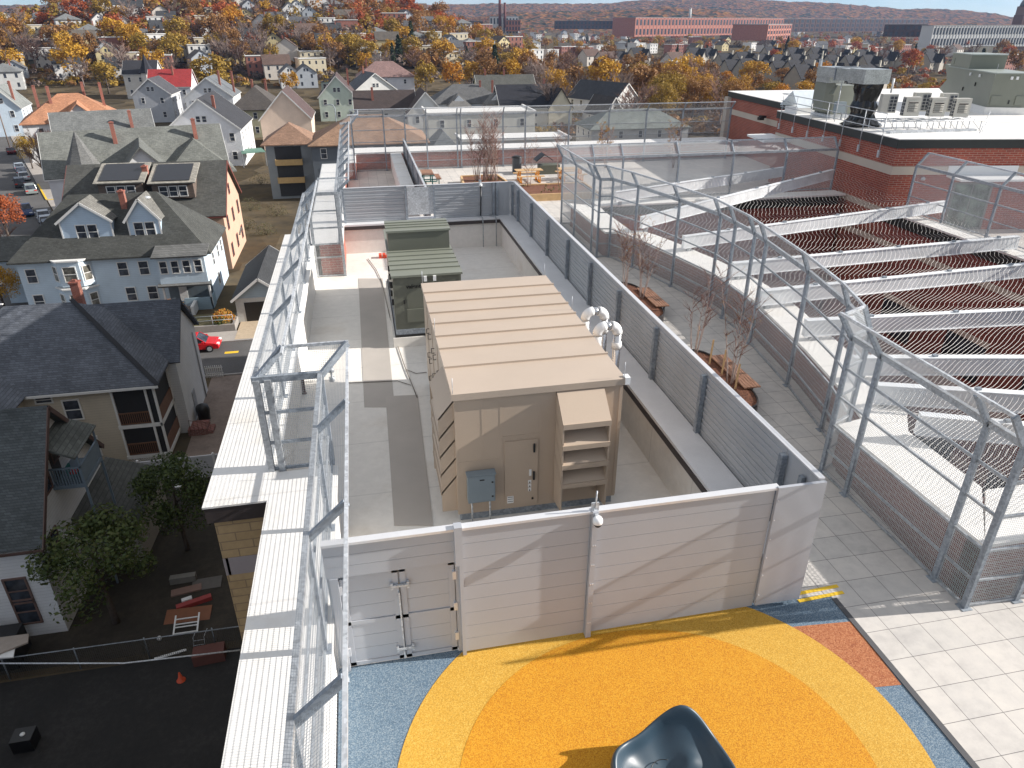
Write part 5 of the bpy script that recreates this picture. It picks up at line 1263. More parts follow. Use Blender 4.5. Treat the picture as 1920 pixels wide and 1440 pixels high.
for x in (-18.2, -15.9, -13.6, -11.3, -9.0):
    m = MB(); m.box(x - .07, x + .07, 42.33, 42.47, G0, G0 + 1.78); m.lathe((x, 42.4, G0 + 1.78), [(.1, 0), (.1, .04), (.01, .12)], 4); part('post', m, M_whitep, t)
t = thing('picket_fence', 'short white picket fence by the street beside the tan house', 'fence', (-14, 58, G0))
m = MB()
for i in range(9): m.box(-14.6 + i*.16, -14.53 + i*.16, 57.98, 58.02, G0, G0 + 1.1)
m.box(-14.6, -13.2, 58.02, 58.06, G0 + .3, G0 + .37); m.box(-14.6, -13.2, 58.02, 58.06, G0 + .85, G0 + .92); part('pickets', m, M_trim, t)

# --- light blue house with two dormers
bl = house('light blue house with two gabled dormers on its dark roof and bay windows', 'light blue house', -25.8, 81.7, 18.0, 9.4, -11.7, -6.6, 'hip', (.55, .65, .73), (.058, .06, .055), facing=(), ov=.45, chim=((1.2, -1.1, -6.0),))
for px, w_ in ((172, 4.7), (280, 3.0)):
    q = PY(px, 462, 78.3); u = q.x + 25.8
    dormer(bl, u, -3.5, 6.9, w_, 2.25, 3.4, 'gable', (.50, .62, .74), (.15, .145, .13), 2, 1.75 if w_ > 4 else 1.9)
Bl = (.55, .65, .73)
for x, z in ((-7.9, 4.1), (-7.9, 1.4), (.7, 4.3), (2.7, 4.3), (.9, 1.6), (3.0, 1.6)): window_to(bl, (x, -4.7, z), 0, .85, 1.35, M_trim)
for bx_, bz, gl in ((-4.0, 3.5, M_glass2), (-4.0, .6, M_glass2)):
    m = MB(); pl = [(bx_ - 1.9, -4.7), (bx_ - 1.0, -5.6), (bx_ + 1.0, -5.6), (bx_ + 1.9, -4.7)]; m.prism(pl, bz - .5, bz + 2.1); o = lpart('bay_window', m, wallm(Bl), bl)
    m = MB(); m.prism([(bx_ - 2.1, -4.7), (bx_ - 1.1, -5.8), (bx_ + 1.1, -5.8), (bx_ + 2.1, -4.7)], bz + 2.1, bz + 2.25); lpart('trim', m, M_trim, o)
    window_to(o, (bx_, -5.6, bz + .8), 0, 1.1, 1.45, M_trim, gl); window_to(o, (bx_ + 1.45, -5.15, bz + .8), R(45), .7, 1.45, M_trim, gl); window_to(o, (bx_ - 1.45, -5.15, bz + .8), R(-45), .7, 1.45, M_trim, gl)
m = MB(); m.box(4.5, 9.1, -6.6, -4.6, 2.9, 5.7); o = lpart('sun_porch', m, wallm(Bl), bl)
for i in range(4): window_to(o, (5.1 + i*1.1, -6.6, 4.75), 0, .62, 1.2, M_trim, M_glass)
m = MB(); m.slab([(4.2, -7.1, 5.95), (9.45, -7.1, 5.95), (9.45, -4.5, 6.5), (4.2, -4.5, 6.5)], .15); m.slab([(4.2, -7.0, 2.9), (9.4, -7.0, 2.9), (9.4, -6.5, 3.05), (4.2, -6.5, 3.05)], .16); lpart('porch_roof', m, roofm((.12, .12, .115)), o)
m = MB(); m.box(4.6, 9.0, -4.75, -4.7, .5, 2.8); lpart('porch_shade', m, plain('porch wall with painted shade', (.13, .16, .18), .8), o)  # darkened copy of the blue wall, porch shade put into its colour
m = MB()
for x in (4.5, 8.95): m.box(x, x + .18, -6.6, -6.42, .5, 2.9)
m.box(4.5, 9.1, -6.65, -6.5, 2.7, 2.92); m.box(7.3, 7.6, -8.6, -6.5, .1, 1.1); lpart('porch_post', m, M_trim, o)
m = MB(); m.box(6.4, 9.1, -6.6, -6.5, 0, 1.35); m.box(9.0, 9.1, -6.6, -4.7, 0, 1.35); lpart('porch_skirt', m, wallm((.30, .40, .46)), o)
m = MB(); m.box(5.6, 6.4, -4.8, -4.76, .5, 2.5); lpart('door', m, M_trim, o)
m = MB()
for i in range(4): m.box(5.2, 6.9, -6.9 - i*.35, -6.5 - i*.35, 0, .5 - i*.13)
lpart('step', m, plain('worn grey wood', (.24, .22, .20), .8), o)
for y, z in ((-2.0, 4.1), (1.0, 4.1), (-1.0, 1.6), (3.2, 4.1)): window_to(bl, (9.0, y, z), R(90), .7, 1.3, M_trim)
for px, py in ((160, 379), (275, 372)):
    m = MB(); q = PY(px, py, 80.2); m.lathe((q.x + 25.8, -1.5, q.z - G0 - .2), [(.12, 0), (.12, .2), (.38, .22), (.4, .32), (.2, .42), (.03, .45)], 12); lpart('roof_vent', m, M_galvl, bl)
m = MB(); m.box(-12.5, -8.9, -.5, 3.4, 0, 4.9); o = lpart('side_wing', m, wallm(Bl), bl)
m = MB(); gable_roof(m, 4.6, 4.4, 4.9, 6.6, 'gx', .4); m.xf(Matrix.Translation((-10.8, 1.4, 0))); lpart('roof', m, roofm((.09, .092, .085)), o)
ga = house('small light blue garage with dark gable roof and wide open black doorway', None, -11.1, 76.0, 5.0, 11.0, -14.9, -13.0, 'gy', (.36, .45, .52), (.035, .037, .04), name='garage', cat='garage', facing=(), gable_win=False)
m = MB(); m.box(-1.7, 1.7, -5.56, -5.5, 0, 2.1); lpart('door', m, M_black, ga)  # black sheet painting the darkness inside the open doorway
m = MB(); m.box(-2.5, 2.5, -5.54, -5.5, 2.1, 2.55); m.box(-2.5, -1.7, -5.54, -5.5, 0, 2.1); m.box(1.7, 2.5, -5.54, -5.5, 0, 2.1); lpart('front', m, plain('greyish white paint', (.50, .50, .48), .6), ga)

# --- brown house with solar panels on two shed dormers
br = house('house with rust brown shed dormers and solar panels beneath the grey cross gable house', 'solar panelled house', -25.3, 95.4, 17.2, 13.0, -10.8, -5.8, 'gx', (.58, .39, .28), (.075, .075, .068), facing=(('s', 13, 3),), side=1, chim=(), gable_win=True, trim=plain('dark red trim', (.17, .05, .04), .6))
Mbr = brickmat('weathered clapboard', (.13, .095, .075), (.16, .12, .095), (.06, .045, .04), 1.6, .16, .02, bmp=.2)
for px0, px1 in ((178, 270), (279, 365)):
    a, b = PY(px0, 345, 90.6), PY(px1, 340, 90.6); cxm = (a.x + b.x)/2 + 25.3; wd = b.x - a.x - .5
    o = dormer(br, cxm, -4.9, a.z - G0 - 1.75, wd, 1.75, 4.4, 'shed', Mbr, (.30, .28, .24), 3, 1.55)
    m = MB(); s = 1.43/4.8; y0, y1 = -4.9, -.9
    m.slab([(cxm - wd/2 + .2, y0, a.z - G0 + .34), (cxm + wd/2 - .3, y0, a.z - G0 + .34), (cxm + wd/2 - .3, y1, a.z - G0 + .34 + s*4), (cxm - wd/2 + .2, y1, a.z - G0 + .34 + s*4)], .06); lpart('solar_panel', m, M_solar, o)
q = PY(271, 320, 92.5); chimney(br, q.x + 25.3, -2.6, 9, q.z - G0 + .5, .6)
q = PROJ((-25, 95, -7))
# --- grey cross gable house with turret, turned with the side street
M5 = (.66, .67, .68)
cg = house('big white house with grey cross gables and a pointed corner turret', 'turreted grey house', -33.5, 122.0, 24, 11.5, -10.2, -4.9, 'gx', M5, (.155, .16, .145), rz=14, facing=(('s', 11, 3),), side=1, chim=((-2.6, -1.8, -3.6), (8.5, -1.8, -3.7)))
m = MB(); gable_wall(m, 7.6, 8, 0, 7.3, 11.4, 'gy'); m.xf(Matrix.Translation((.6, -7.0, 0))); o = lpart('front_gable', m, wallm((.74, .74, .74)), cg)
m = MB(); gable_roof(m, 7.6, 10, 7.3, 11.4, 'gy', .4); m.xf(Matrix.Translation((.6, -6.2, 0))); lpart('roof', m, roofm((.12, .125, .115)), o)
window_to(o, (.6, -11.0, 8.4), 0, .8, 1.0, M_trim)
m = MB(); m.lathe((-7.2, -6.0, 0), [(2.1, 0), (2.1, 8.2)], 8, smooth=False); o = lpart('turret', m, wallm((.72, .74, .78)), cg)
m = MB(); m.lathe((-7.2, -6.0, 8.2), [(2.7, -.2), (2.5, .05), (1.3, 2.4), (.02, 5.2)], 8, smooth=False); lpart('turret_roof', m, roofm((.14, .14, .135)), o)
window_to(o, (-7.2, -8.0, 7.0), 0, .9, 1.5, M_trim)
m = MB(); hip_roof(m, 9, 12, 7.0, 11.0, .5); m.xf(Matrix.Translation((8.0, -2.5, 0))); lpart('roof', m, roofm((.14, .145, .13)), cg)
m = MB(); m.box(3.8, 12.2, -8.2, 3, 0, 7.0); lpart('wall', m, wallm((.74, .74, .74)), cg)
for y, z in ((-5.5, 5.3), (-5.5, 2.2), (-2, 5.3), (-2, 2.2)): window_to(cg, (12.2, y, z), R(90), .9, 1.6, M_trim)
for x, z in ((10.6, 5.3), (10.6, 2.2)): window_to(cg, (x, -8.2, z), 0, .9, 1.6, M_trim)
gg = house('long grey shingled gable roof house with a tall brick chimney', 'long grey roof', -46.5, 152, 16, 13, -10.5, -5.2, 'gx', (.60, .61, .62), (.15, .155, .15), rz=16, cols=4, chim=((4.6, -3.5, -5.0),))
oh = house('house with a wide orange hip roof and four brick chimneys', 'orange roof', -62, 184, 19, 15, -9.6, -4.6, 'hip', (.70, .69, .68), (.40, .19, .105), rz=16, chim=((-6, -2, -2.6), (-3.5, -2.5, -2.8), (3, 3, -2.5), (6.5, 1, -2.6)))
m = MB(); gable_wall(m, 9, 6, 0, 7.4, 11.6, 'gy'); m.xf(Matrix.Translation((1.5, -6.6, 0))); o = lpart('front_gable', m, wallm((.72, .71, .70)), oh)
m = MB(); gable_roof(m, 9, 8, 7.4, 11.6, 'gy', .4); m.xf(Matrix.Translation((1.5, -5.8, 0))); lpart('roof', m, roofm((.42, .20, .11)), o)
house('white gabled house with steep black roof beside a brick chimney', 'black roofed house', -31.3, 172, 14.4, 19, -10.1, -4.3, 'gy', (.76, .76, .77), (.035, .036, .042), cols=4, chim=((2.5, -7.2, -3.9),))
house('white house with slate grey gable and an enclosed front porch', 'slate roofed house', -41.5, 240, 13, 16, -9.6, -4.7, 'gy', (.72, .73, .74), (.13, .14, .15), chim=((3, -4, -3.0), (6, 0, -3.4)))
house('pale grey house with black gable roof behind the grey shingled roofs', 'pale grey gable', -59.5, 250, 10.6, 13, -9.6, -5.4, 'gy', (.46, .47, .49), (.06, .06, .068), cols=2)
house('house with a bright red metal roof behind the pale grey gable', 'red roof', -60, 276, 13, 12, -9.4, -4.6, 'gx', (.62, .63, .66), (.30, .03, .03), cols=3, chim=((1, -2, -3.6),))
house('cream gabled house with chocolate brown roof, nearest of the coloured gables', 'cream gable', -16.6, 190.5, 11.4, 16, -10.6, -4.6, 'gy', (.74, .58, .46), (.085, .055, .052), facing=(('s', 16, 3),), side=-1, gable_win=False)
house('yellow green house with a dark hip roof behind the cream gable', 'yellow green house', -26, 213, 12, 17, -10.6, -5.6, 'hip', (.48, .46, .30), (.075, .065, .058), chim=((-1.5, 6, -4.4), (2, 6, -4.4)))
mh = house('mint green gabled house with brown roof and a side dormer', 'mint green house', -5.6, 246, 11, 20, -10.6, -4.9, 'gy', (.60, .68, .58), (.075, .05, .048), facing=(('f', 11, 3), ('s', 20, 5)), side=-1, chim=((3.5, 3, -3.6),))
m = MB(); m.box(-4.6, -2.0, -3.5, -.5, 8.2, 10.6); o = lpart('dormer', m, wallm((.42, .50, .42)), mh)
m = MB(); m.slab([(-4.9, -3.8, 10.65), (-4.9, -.2, 10.65), (-1.0, -.2, 11.6), (-1.0, -3.8, 11.6)], .12); lpart('dormer_roof', m, roofm((.075, .05, .048)), o)
window_to(o, (-3.6, -3.5, 9.4), 0, .8, 1.3, M_trim); window_to(o, (-2.6, -3.5, 9.4), 0, .8, 1.3, M_trim)
bh = house('slate blue triple decker with a wide brown hip roof close to the mesh fence', 'slate blue triple decker', 1.5, 132.5, 19.0, 14, -8.6, -4.9, 'hip', (.13, .15, .17), (.27, .165, .105), floors=3, cols=5, side=-1, chim=())
m = MB(); m.box(-17.0, -9.4, -4.4, 5, 0, 8.9); o = lpart('balcony_wing', m, wallm((.20, .22, .235)), bh)
m = MB(); hip_roof(m, 8, 9.4, 8.9, 11.6, .5); m.xf(Matrix.Translation((-13.2, .3, 0))); lpart('roof', m, roofm((.25, .15, .10)), o)
m = MB(); m.box(-15.6, -11.4, -4.46, -4.4, 6.3, 8.5); m.box(-15.6, -11.4, -4.46, -4.4, 3.4, 5.6); m.box(-15.6, -11.4, -4.46, -4.4, .4, 2.6); lpart('balcony_shade', m, M_dark, o)  # dark sheets painting the shade inside the balconies
m = MB()
for z in (5.6, 2.7): m.box(-15.7, -11.3, -5.2, -4.4, z, z + .12); m.box(-15.7, -11.3, -5.25, -5.18, z, z + .95); m.box(-15.7, -15.62, -5.2, -4.4, z, z + .95); m.box(-11.38, -11.3, -5.2, -4.4, z, z + .95)
lpart('balcony', m, plain('tan balcony boards', (.42, .28, .12), .7), o)
house('white gabled house standing tall behind the rear mesh fence', 'tall white gable', 16.6, 195, 9.0, 15, -10.6, -5.8, 'gy', (.78, .77, .73), (.07, .05, .045), cols=2, gable_win=False)
house('white house with long brown black roof joined behind the tall white gable', 'brown black roof', 7.0, 199, 15, 12, -10.2, -6.2, 'gx', (.60, .60, .58), (.055, .04, .037), chim=((-3, -3, -5.2),))
dg = house('white house with dark grey roof and a wide white dormer', 'white dormer roof', 5, 262, 15, 13, -10.8, -5.4, 'gy', (.72, .71, .68), (.10, .105, .115), rz=14, facing=(('f', 15, 4), ('s', 13, 4)), side=-1, chim=((-1, 4, -3.8),))
house('house with a dusty pink hip roof behind the dark grey roofs', 'pink hip roof', 12, 312, 22, 15, -9.5, -4.4, 'hip', (.66, .66, .68), (.24, .15, .135), chim=((-7, -2, -3),))
gh = house('grey house of several hip roofs and small dormers left of the black gables', 'many hipped house', 30, 212, 20, 13, -10.2, -6.0, 'hip', (.52, .56, .60), (.11, .11, .11), chim=((4, -1, -5.0), (8, 2, -5.2)), cols=5)
m = MB(); gable_wall(m, 6, 6, 0, 7.3, 9.6, 'gy'); m.xf(Matrix.Translation((7.5, -6.5, 0))); o = lpart('front_gable', m, wallm((.62, .64, .66)), gh)
m = MB(); hip_roof(m, 6.4, 8, 7.3, 9.9, .5); m.xf(Matrix.Translation((7.5, -6.2, 0))); lpart('roof', m, roofm((.17, .165, .155)), o)
window_to(o, (6.6, -9.5, 5.8), 0, .9, 1.3, M_trim); window_to(o, (8.6, -9.5, 5.8), 0, .9, 1.3, M_trim)
m = MB(); gable_wall(m, 5, 6, 0, 7.0, 9.4, 'gy'); m.xf(Matrix.Translation((-3, -6.0, 0))); o = lpart('front_gable', m, wallm((.52, .56, .60)), gh)
m = MB(); hip_roof(m, 5.4, 8, 7.0, 9.6, .5); m.xf(Matrix.Translation((-3, -5.8, 0))); lpart('roof', m, roofm((.17, .165, .155)), o)
window_to(o, (-3, -9.0, 5.6), 0, .9, 1.3, M_trim)
bb = house('house with a broad jet black roof and cream gable behind the rear fence', 'broad black roof', 45, 205, 15, 14, -11.0, -5.8, 'gx', (.70, .66, .56), (.018, .019, .026), cols=4, chim=((6.3, 2, -4.6),), side=1)
m = MB(); gable_wall(m, 6.5, 5, 0, 6.6, 11.2, 'gy'); m.xf(Matrix.Translation((8.6, -5.5, 0))); o = lpart('front_gable', m, wallm((.72, .66, .50)), bb)
m = MB(); gable_roof(m, 6.5, 7, 6.6, 11.2, 'gy', .4); m.xf(Matrix.Translation((8.6, -4.5, 0))); lpart('roof', m, roofm((.02, .02, .026)), o)
house('house with olive grey roof and yellow gable trim behind the broad black roof', 'olive grey roof', 46, 238, 18, 14, -10, -5.3, 'gx', (.60, .52, .30), (.085, .085, .075), chim=((-6, 0, -3.6), (0, 0, -3.8)))
house('large house with dark charcoal roof and white gable, right of the bare tree', 'charcoal roof', 75, 226, 11, 20, -11.6, -6.8, 'gy', (.76, .75, .73), (.045, .048, .055), rz=27, cols=3, side=-1)
house('small white gable in front of the charcoal roof', 'small white gable', 65.5, 196, 6, 10, -12.5, -8.2, 'gy', (.74, .73, .71), (.055, .05, .05), rz=15, cols=2)
house('low house with broad grey green roof seen through the rear fence mesh', 'grey green roof', 62, 165, 23, 12, -11.8, -8.4, 'hip', (.48, .46, .43), (.15, .165, .15), cols=5, chim=())
house('flat roofed white building seen through the left part of the rear fence mesh', None, 27, 172, 24, 14, -8.6, -8.6, 'flat', (.74, .71, .62), M_white, cols=4, name='building', cat='building')
house('grey two storey house with small windows seen through the rear fence mesh', None, 14.5, 134, 5.5, 10, -11.0, -7.8, 'hip', (.34, .38, .42), (.12, .13, .135), cols=2)
house('long low white roofed annex close behind the rear fence mesh', None, 28, 137, 20, 9, -9.8, -9.8, 'flat', (.52, .51, .48), M_white, cols=5, floors=2, name='building', cat='building')
house('light blue house with grey gable beside the street at the far left', 'far blue gable', -92, 226, 9, 13, -10.4, -5.4, 'gy', (.60, .70, .78), (.20, .21, .20), rz=10, cols=2, chim=((3, -4, -4.2),))
tw = house('house with a black cone topped turret among the bare trees', 'black turret', -82, 330, 12, 12, -8.5, -4.0, 'gx', (.66, .62, .55), (.03, .03, .036), cols=3)
m = MB(); m.lathe((3, -6.0, 0), [(2.4, 0), (2.4, 9.6)], 8, smooth=False); o = lpart('turret', m, wallm((.68, .64, .58)), tw)
m = MB(); m.lathe((3, -6.0, 9.6), [(3.0, -.2), (1.6, 2.6), (.02, 6.6)], 8, smooth=False); lpart('turret_roof', m, roofm((.025, .026, .034)), o)

# --- vehicles
def tyre(mb, c, r=.33, w_=.22):
    c = Vector(c); pts = []; n = 16
    vs = []; fs = []
    for s in (-w_/2, w_/2):
        for i in range(n): a = 2*math.pi*i/n; vs.append(c + Vector((r*math.cos(a), s, r*math.sin(a))))
    fs = [tuple(range(n)), tuple(range(n, 2*n))[::-1]] + [(i, n+i, n+(i+1)%n, (i+1)%n) for i in range(n)]
    mb.add(vs, fs)
def car(label, x, y, rz, col, L=4.5, W=1.78, kind='sedan', group=None, z=None):
    """nose along +X in its own space"""
    t = thing('parked_car', label, 'car', (x, y, G0 + .02 if z is None else z), R(rz), group)
    paint = plain('car paint %s' % label[:14], col, .25, .15, .03)
    h1, h2 = (.92, 1.46) if kind == 'sedan' else (1.05, 1.72)
    ca = {'sedan': (-.36, -.22, .10, .26), 'suv': (-.47, -.42, .08, .22), 'pickup': (-.12, -.06, .13, .24)}[kind]
    prof = [(-.5, .30), (-.5, .72), (-.47, h1 - .06), (ca[0], h1), (ca[3], h1 - .02), (.42, h1 - .12), (.485, .68), (.5, .40), (.48, .26)]
    m = MB(); n = len(prof)
    ws = [W/2*.93, W/2, W/2*.97]
    vs = [(a*L, s*W/2*(.93 if b > .8 else 1), b) for s in (-1, 1) for a, b in prof]
    m.add(vs, [tuple(range(n)), tuple(range(n, 2*n))[::-1]] + [(i, n+i, n+(i+1)%n, (i+1)%n) for i in range(n)]); b_ = lpart('body', m, paint, t)
    bv = b_.modifiers.new('bevel', 'BEVEL'); bv.width = .06; bv.segments = 2
    m = MB(); k = .80
    lo = [(ca[0]*L, h1 - .02), (ca[3]*L, h1 - .04)]; hi = [(ca[1]*L, h2 - .03), (ca[2]*L, h2 - .03)]
    vs = [(lo[0][0], -W/2*.92, lo[0][1]), (lo[1][0], -W/2*.92, lo[1][1]), (lo[1][0], W/2*.92, lo[1][1]), (lo[0][0], W/2*.92, lo[0][1]), (hi[0][0], -W/2*k, hi[0][1]), (hi[1][0], -W/2*k, hi[1][1]), (hi[1][0], W/2*k, hi[1][1]), (hi[0][0], W/2*k, hi[0][1])]
    m.add(vs, [(0,3,2,1), (4,5,6,7), (0,1,5,4), (1,2,6,5), (2,3,7,6), (3,0,4,7)]); lpart('windows', m, M_glass, t)
    m = MB(); m.add([(hi[0][0] - .04, -W/2*k - .02, h2 - .07), (hi[1][0] + .03, -W/2*k - .02, h2 - .07), (hi[1][0] + .03, W/2*k + .02, h2 - .07), (hi[0][0] - .04, W/2*k + .02, h2 - .07), (hi[0][0] + .12, -W/2*k*.92, h2), (hi[1][0] - .12, -W/2*k*.92, h2), (hi[1][0] - .12, W/2*k*.92, h2), (hi[0][0] + .12, W/2*k*.92, h2)], [(0,3,2,1), (4,5,6,7), (0,1,5,4), (1,2,6,5), (2,3,7,6), (3,0,4,7)])
    for s in (-1, 1):
        for a, b, c in ((lo[0], hi[0], 0), (lo[1], hi[1], 0)): m.bar((a[0], s*W/2*.925, a[1]), (b[0], s*W/2*k*1.01, b[1]), .06, .06)
        xm = (hi[0][0] + hi[1][0])/2; m.bar((xm, s*W/2*.93, h1 - .02), (xm, s*W/2*k*1.01, h2 - .05), .07, .05)
    lpart('roof', m, paint, t)
    for a in (-.31, .31):
        for s in (-1, 1):
            m = MB(); tyre(m, (a*L, s*(W/2 - .07), .33)); o = lpart('wheel', m, M_black, t)
            m = MB(); tyre(m, (a*L, s*(W/2 + .02), .33), .21, .06); lpart('rim', m, M_galvl, o)
    for s in (-1, 1):
        m = MB(); m.box(L*.44, L*.497, s*W/2*.62 - .2, s*W/2*.62 + .2, .60, .74); lpart('headlight', m, M_whitep, t)
        m = MB(); m.box(-L*.505, -L*.48, s*W/2*.72 - .2, s*W/2*.72 + .2, .72, .88); lpart('tail_light', m, M_redp, t)
        m = MB(); m.box(ca[3]*L - .35, ca[3]*L - .15, s*(W/2 + .1) - .09, s*(W/2 + .1) + .09, h1 - .02, h1 + .12); lpart('mirror', m, paint, t)
    return t
car('bright red sedan parked at the kerb in front of the light blue house', -16.6, 64.4, 0, (.55, .012, .018), 4.5)
Sdeg = math.degrees(math.atan2(SD.y, SD.x))
cl_ = [(-1, 'silver sedan parked at the kerb, farther of the pair before the black suv', (.50, .52, .54), 'sedan'), (-9, 'black suv with red tail lights parked last before the crossing', (.02, .02, .024), 'suv'), (-5, 'silver sedan squeezed between another silver sedan and the black suv', (.46, .48, .50), 'sedan'),
    (22, 'silver green suv parked first beyond the yellow kerb', (.25, .28, .27), 'suv'), (30, 'dark grey car with lit red tail lights driving up the side street', (.05, .05, .055), 'suv'), (37, 'white sedan parked far up the side street behind the dark grey car', (.58, .59, .60), 'sedan'), (43, 'dark blue sedan parked far up the side street', (.03, .04, .07), 'sedan'), (49, 'pale blue sedan parked at the far end of the row on the side street', (.40, .46, .52), 'sedan'), (74, 'dark red sedan at the very end of the side street', (.10, .012, .015), 'sedan')]
for k, tx, c, kd in cl_:
    x, y = st(k * 1.0, -1.5 if k != 30 else -2.6); car(tx, x, y, Sdeg, c, 4.6, 1.8, kd, 'cars parked along the side street')
q = P(50, 402, G0); t = car('dark blue pickup truck with an open black bed on the side street', q.x, q.y, Sdeg + 180, (.025, .05, .13), 5.2, 1.85, 'pickup')
x, y = st(10, 9); car('white car parked in the driveway beside the autumn trees', x, y, Sdeg - 90, (.62, .62, .61), 4.5)

# --- yard things
t = thing('chain_link_fence', 'dark chain link fence between the yard and the worn parking lot', 'fence', (-12, 27, G0))
M_link = wiremesh('dark chain link', (.06, .06, .06), .09, .09, .18)
m = MB(); m.quad((-30, 27.2, G0), (-3.6, 26.9, G0), (-3.6, 26.9, G0 + 1.3), (-30, 27.2, G0 + 1.3)); part('mesh_panel', m, M_link, t)
m = MB(); m.tube([(-30, 27.2, G0 + 1.3), (-3.6, 26.9, G0 + 1.3)], .03, 5); part('rail', m, M_galvd, t)
for x in (-27, -24, -21, -18, -15, -12, -9, -6):
    m = MB(); m.tube([(x, 27.05, G0), (x, 27.05, G0 + 1.35)], .035, 5); part('post', m, M_galvd, t)
m = MB(); a, b = P(0, 1244, -12), P(450, 1219, -12); m.tube([a, a.lerp(b, .5) + Vector((0, 0, -.35)), b], .03, 5); solo('utility_cable', m, M_galvl, 'thin pale overhead cable crossing above the yard fence', 'cable')
def yardbox(nm, label, cat, px, py, sx, sy, sz, mat, rz=0, tilt=0):
    q = P(px, py, G0); m = MB(); m.box(-sx/2, sx/2, -sy/2, sy/2, .02, sz); m.xf(Matrix.Translation(q) @ Matrix.Rotation(R(rz), 4, 'Z') @ Matrix.Rotation(R(tilt), 4, 'X')); return solo(nm, m, mat, label, cat)
yardbox('plywood_sheet', 'reddish brown sheet of plywood propped flat in the dirt yard', 'board', 352, 1160, 2.2, 1.25, .06, plain('plywood', (.22, .085, .04), .7), -2, 12)
q = P(350, 1172, G0 + .25); t = thing('bed_frame', 'white slatted frame leaning on the reddish plywood sheet', 'frame', q)
m = MB()
for s in (-.55, .55): m.bar(q + Vector((s, -.45, -.1)), q + Vector((s, .5, .25)), .07, .05)
part('side_rail', m, M_whitep, t)
m = MB()
for k in (-.4, -.1, .05, .3): m.bar(q + Vector((-.55, k, .06 + k*.37)), q + Vector((.55, k, .06 + k*.37)), .05, .04)
part('slat', m, M_whitep, t)
yardbox('pallet', 'pinkish weathered board lying behind the plywood sheet', 'board', 350, 1108, 1.5, .5, .1, plain('weathered pink board', (.24, .15, .12), .8), 10)
yardbox('slide_toy', 'red and white plastic slide lying on its side in the dirt yard', 'toy', 365, 1133, 1.7, .3, .25, plain('faded red plastic', (.34, .05, .045), .5), 18)
yardbox('white_board', 'white plastic board beside the red slide in the dirt yard', 'board', 352, 1130, .5, .22, .3, M_whitep, 18)
yardbox('concrete_block', 'pale concrete planter edge under the darker yard tree', 'block', 345, 1090, 1.3, .35, .4, plain('aged concrete', (.20, .19, .17), .9), 2)
yardbox('paving_slab', 'square grey slab beside the tan school wall in the yard', 'slab', 388, 1095, 1.5, .9, .06, plain('aged slab', (.13, .12, .11), .9), 3)
q = P(365, 1225, G0); t = thing('metal_chair', 'white metal chair frame on its side by the yard fence', 'chair', q)
m = MB()
for s in (0, .5): m.tube([q + Vector((s, 0, 0)), q + Vector((s, .3, .7)), q + Vector((s + .1, .7, .8))], .02, 5)
for k in (.2, .5, .8): m.tube([q + Vector((0, .3*k, .7*k)), q + Vector((.5, .3*k, .7*k))], .015, 5)
part('frame', m, M_galvl, t)
yardbox('plank', 'white plank lying against the yard fence', 'plank', 320, 1228, 1.4, .14, .06, M_whitep, 12)
q = P(340, 1276, G0); solo('traffic_cone', MB().lathe(q, [(.2, 0), (.2, .04), (.13, .05), (.04, .5), (.02, .52)], 12), plain('orange cone plastic', (.55, .07, .02), .5), 'orange traffic cone on the dark parking lot by the fence', 'cone')
yardbox('red_crates', 'dull red stacked crates beside the yard fence', 'crates', 395, 1235, 1.4, .7, .6, plain('dull red crate', (.12, .045, .035), .8), 4)
q = P(338, 922, G0); solo('plastic_pail', MB().lathe(q, [(.18, 0), (.22, .45), (.24, .46), (.24, .5), (.2, .5)], 14), M_whitep, 'white plastic pail in front of the vinyl fence', 'pail')
q = P(300, 1200, G0); solo('football', MB().lathe(q + Vector((0, 0, .12)), [(.01, -.12), (.08, -.09), (.12, 0), (.08, .09), (.01, .12)], 12), M_whitep, 'white ball lying in the dirt yard', 'ball')
t = thing('shed_roof', 'ragged white and grey sheet roof jutting in at the left edge below the clapboard house', 'shed', (-18.8, 26, G0))
a = P(0, 1195, -15.6); m = MB(); m.slab([P(-40, 1200, -15.8), P(54, 1188, -15.8), P(52, 1204, -15.8), P(-40, 1240, -15.8)], .08); part('wood_edge', m, plain('weathered plank', (.35, .30, .26), .8), t)
m = MB(); m.slab([P(-40, 1205, -15.9), P(30, 1202, -15.9), P(25, 1232, -15.9), P(-40, 1236, -15.9)], .06); part('sheet', m, M_whitep, t)
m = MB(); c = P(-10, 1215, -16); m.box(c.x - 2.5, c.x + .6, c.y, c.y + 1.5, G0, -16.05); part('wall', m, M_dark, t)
gs = house('grey clapboard house corner at the bottom left edge of the parking lot', None, -21.6, 16.9, 9, 9.5, -12.0, -8.5, 'gx', (.33, .33, .31), (.05, .05, .05), facing=(('s', 9, 2),), side=1)
q = P(52, 1398, G0); t = thing('condensing_unit', 'small black outdoor air conditioner by the grey house corner', 'air conditioner', q)
m = MB(); m.box(q.x - .4, q.x + .4, q.y - .35, q.y + .35, G0, G0 + .7); part('casing', m, M_black, t)
m = MB(); m.lathe((q.x, q.y, G0 + .7), [(.1, 0), (.1, .03), (.03, .05)], 10); part('fan_cap', m, M_whitep, t)
